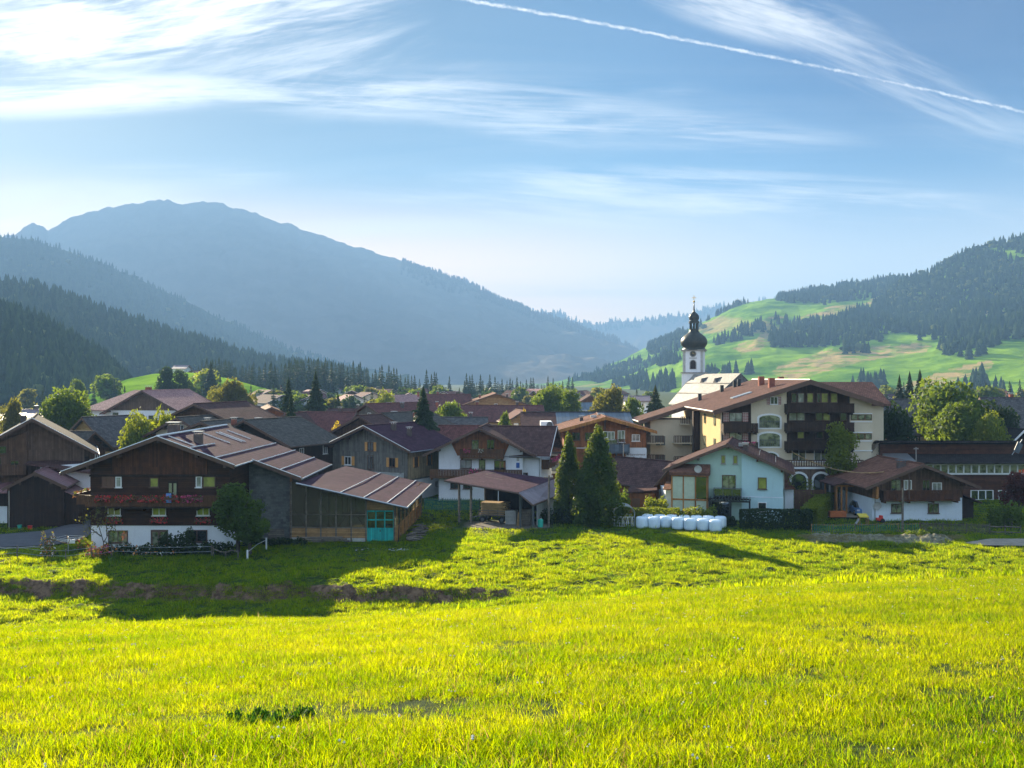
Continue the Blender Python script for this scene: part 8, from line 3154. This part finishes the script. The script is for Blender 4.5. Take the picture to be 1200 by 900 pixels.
def tuft(seed, n, rad, h0, h1, wd, mat, segs=2, bend=.55, flower=0, broad=0):
    rng = np.random.default_rng(seed)
    V, F, MI = [], [], []
    for i in range(n):
        a = rng.random() * 6.28
        q = rad * math.sqrt(rng.random())
        x, y = math.cos(a) * q, math.sin(a) * q
        h = rng.uniform(h0, h1)
        da = rng.random() * 6.28
        dx, dy = math.cos(da), math.sin(da)
        bn = h * bend * rng.random() ** .8
        fa = rng.random() * 6.28
        wx, wy = math.cos(fa) * wd / 2, math.sin(fa) * wd / 2
        b = len(V)
        for s in range(segs + 1):
            t = s / segs
            k = (1 - t ** 1.5) if s < segs else .04
            cx, cy, cz = x + dx * bn * t ** 1.8, y + dy * bn * t ** 1.8, h * t * (1 - .25 * (bn / h) * t) - .01
            V.append((cx - wx * k, cy - wy * k, cz))
            V.append((cx + wx * k, cy + wy * k, cz))
        for s in range(segs):
            F.append((b + 2 * s, b + 2 * s + 1, b + 2 * s + 3, b + 2 * s + 2))
            MI.append(0)
    for i in range(flower):
        x, y = rng.normal(0, rad * .5), rng.normal(0, rad * .5)
        z, r = h1 * rng.uniform(.7, 1.0), .008
        b = len(V)
        V += [(x - r, y, z), (x, y - r, z), (x + r, y, z), (x, y + r, z), (x, y, z + r), (x, y, z - r)]
        for p_ in ((0, 1, 4), (1, 2, 4), (2, 3, 4), (3, 0, 4), (1, 0, 5), (2, 1, 5), (3, 2, 5), (0, 3, 5)):
            F.append((b + p_[0], b + p_[1], b + p_[2], b + p_[2]))
            MI.append(1)
    for i in range(broad):
        a = rng.random() * 6.28
        L = rng.uniform(.03, .065)
        x, y = math.cos(a) * L, math.sin(a) * L
        px, py = -math.sin(a) * L * .22, math.cos(a) * L * .22
        z = rng.uniform(.0, .07)
        b = len(V)
        V += [(0, 0, .02), (x * .5 + px, y * .5 + py, z + .05), (x, y, z), (x * .5 - px, y * .5 - py, z + .05)]
        F.append((b, b + 1, b + 2, b + 3))
        MI.append(2)
    me = bpy.data.meshes.new('tuft')
    fs = [f if f[2] != f[3] else f[:3] for f in F]
    me.from_pydata(V, [], fs)
    for q in (mat, 'clover_flower', 'weed_leaf'):
        me.materials.append(MAT[q])
    me.polygons.foreach_set('material_index', MI)
    me.update()
    return me


def scatter(name, label, pts, scl, idx, meshes, seed, tilt=.12, cat='grass'):
    """one object of tufts standing on the points (instances inside a geometry node tree)"""
    rng = np.random.default_rng(seed)
    n = len(pts)
    me = bpy.data.meshes.new(name)
    me.vertices.add(n)
    me.vertices.foreach_set('co', np.asarray(pts, np.float32).ravel())
    a = me.attributes.new('rot', 'FLOAT_VECTOR', 'POINT')
    rot = np.stack([rng.normal(0, tilt, n), rng.normal(0, tilt, n), rng.uniform(0, 6.283, n)], 1)
    a.data.foreach_set('vector', rot.astype(np.float32).ravel())
    a = me.attributes.new('scl', 'FLOAT', 'POINT')
    a.data.foreach_set('value', np.asarray(scl, np.float32))
    a = me.attributes.new('idx', 'INT', 'POINT')
    a.data.foreach_set('value', np.asarray(idx, np.int32))
    pc = bpy.data.collections.new(name + '_kinds')
    for i, mm in enumerate(meshes):
        pc.objects.link(bpy.data.objects.new('%s_kind_%02d' % (name, i), mm))
    ng = bpy.data.node_groups.new(name + '_scatter', 'GeometryNodeTree')
    ng.interface.new_socket('Geometry', in_out='INPUT', socket_type='NodeSocketGeometry')
    ng.interface.new_socket('Geometry', in_out='OUTPUT', socket_type='NodeSocketGeometry')
    N, L = ng.nodes, ng.links
    gi, go = N.new('NodeGroupInput'), N.new('NodeGroupOutput')
    ci = N.new('GeometryNodeCollectionInfo')
    ci.inputs['Collection'].default_value = pc
    ci.inputs['Separate Children'].default_value = True
    ci.inputs['Reset Children'].default_value = True
    ip = N.new('GeometryNodeInstanceOnPoints')
    ip.inputs['Pick Instance'].default_value = True
    def attr(nm, dt):
        q = N.new('GeometryNodeInputNamedAttribute')
        q.data_type = dt
        q.inputs['Name'].default_value = nm
        return next(o for o in q.outputs if o.enabled and o.name == 'Attribute')
    L.new(gi.outputs[0], ip.inputs['Points'])
    L.new(ci.outputs[0], ip.inputs['Instance'])
    L.new(attr('rot', 'FLOAT_VECTOR'), ip.inputs['Rotation'])
    L.new(attr('scl', 'FLOAT'), ip.inputs['Scale'])
    L.new(attr('idx', 'INT'), ip.inputs['Instance Index'])
    L.new(ip.outputs[0], go.inputs[0])
    o = link(name, me)
    md = o.modifiers.new('scatter', 'NODES')
    md.node_group = ng
    tag(o, label, cat, kind='stuff')
    return o


near_kinds = [tuft(i, 58, .14, .022, .088 + .012 * (i % 3), .0054, 'grass_near', segs=2, bend=.85) for i in range(6)] + [tuft(20, 44, .15, .03, .09, .0062, 'grass_near', segs=2, bend=.85, flower=2), tuft(21, 30, .15, .03, .08, .006, 'grass_near', segs=2, bend=.8, broad=12)]
rng = np.random.default_rng(5)
# near slope: density falls with distance while tufts grow a little
N1 = 118000
D = 3.6 + (36.0 - 3.6) * rng.random(N1) ** 0.80
U = rng.uniform(-.86, .86, N1)
X = U * (D + 1.0)
pts = np.stack([X, D, ground_h(X, D)], 1)
dn = fbm(X * .9, D * .9, 61, 3)
keep = rng.random(N1) < np.clip(.42 + 3.0 * (dn - .42) + .38 * sstep(D, 6, 16), .34, 1)
far = sstep(D, 8, 30)
scl = (.7 + .5 * rng.random(N1)) * (.45 + 1.1 * fbm(X * .8, D * .8, 62, 3)) * (1.05 + .25 * far)
idx = rng.integers(0, 6, N1)
r_ = rng.random(N1)
idx = np.where(r_ < .014, 6, idx)
wm = fbm(X * .8, D * .8, 63, 3)
idx = np.where(np.hypot(X + 1.8, D - 7.4) < .32, 7, idx)
scatter('grass', 'short bright meadow grass with clover on the near slope', pts[keep], scl[keep], idx[keep], near_kinds, 1)

# rest of the hill and the valley meadow
f_kinds = [tuft(40 + i, 34, .33, .06, .17, .020, 'grass_field', segs=2, bend=.5) for i in range(5)]


def field(name, label, n, y0, y1, seed, xlim=None, sc=1.0, umax=.74, keepf=None):
    rng = np.random.default_rng(seed)
    D = y0 + (y1 - y0) * rng.random(n)
    X = rng.uniform(-umax, umax, n) * (D + 2)
    Z = ground_h(X, D)
    k = soil_mask(X, D) < .42
    k &= ~((np.abs(X + .5) < 5.5) & (np.abs(D - 107.5) < 3.6))
    if keepf is not None:
        k &= keepf(X, D)
    q = fbm(X * 1.0, D * 1.3, 66, 3)
    s = sc * (.65 + .6 * rng.random(n)) * (.55 + 1.35 * sstep(q, .35, .68))
    scatter(name, label, np.stack([X, D, Z], 1)[k], s[k], rng.integers(0, 5, n)[k], f_kinds, seed)


def clear_of(X, D):
    # keep lanes, yards and house footprints free
    px, py = HX + X / D * FOC, HY + CAM_Z / D * FOC
    k = ~poly_in(px, py, [(-300, 650), (0, 644.5), (60, 642.5), (99, 635), (114, 622), (120, 609), (102, 609), (76, 615.5), (50, 622), (0, 626), (-300, 632)])
    k &= ~poly_in(px, py, [(966, 608), (1005, 609), (1024, 597), (1032, 588), (1012, 580), (983, 580), (963, 584)])
    k &= ~poly_in(px, py, [(1126, 639), (1160, 642), (1330, 644), (1330, 632), (1200, 632), (1150, 631)])
    k &= ~((X > -39.2) & (X < -10.8) & (D > 95.9))
    k &= ~((X > -39.2) & (X < -26.3) & (D > 91.3))
    return k


field('grass', 'meadow grass on the lower flank of the near hill', 36000, 33, 62, 2, sc=1.0)
field('grass', 'tussocky meadow grass between the hill and the village', 112000, 60, 100, 3, sc=1.05, keepf=clear_of)
field('grass', 'grass of the gardens between the houses', 26000, 99, 135, 4, sc=1.1, keepf=clear_of)
# tussocks on the earth bank and weeds along its foot
rng = np.random.default_rng(9)
n = 5200
X = rng.uniform(-52, 1, n)
Y = bank_y(X) + rng.normal(-.2, .8, n)
k = fbm(X * .8, Y * .9, 91, 3) > .44
scatter('grass', 'grass tussocks creeping over the bare earth bank', np.stack([X, Y, ground_h(X, Y)], 1)[k], rng.uniform(.6, 1.5, n)[k], rng.integers(0, 5, n)[k], f_kinds, 10)
n = 1500
X = rng.uniform(hx(940, 96), hx(1128, 96), n)
Y = 96.4 + rng.normal(0, 1.0, n)
Z = .35 * np.ones(n) * np.clip(1 - ((Y - 96.4) / 1.9) ** 2, 0, 1) * 1.4
k = rng.random(n) < .5
mk_grass('grass_dry', (.20, .17, .06), (.30, .26, .10), (.30, .26, .10), (.42, .36, .14), (.35, .28, .14), .2, tw=.4)
d_kinds = [tuft(60 + i, 26, .3, .06, .22, .02, 'grass_dry', segs=2, bend=.9) for i in range(3)]
scatter('dry_grass', 'dry grass tufts on the heap of clods', np.stack([X, Y, Z], 1)[k], rng.uniform(.6, 1.1, n)[k], rng.integers(0, 3, n)[k], d_kinds, 11)
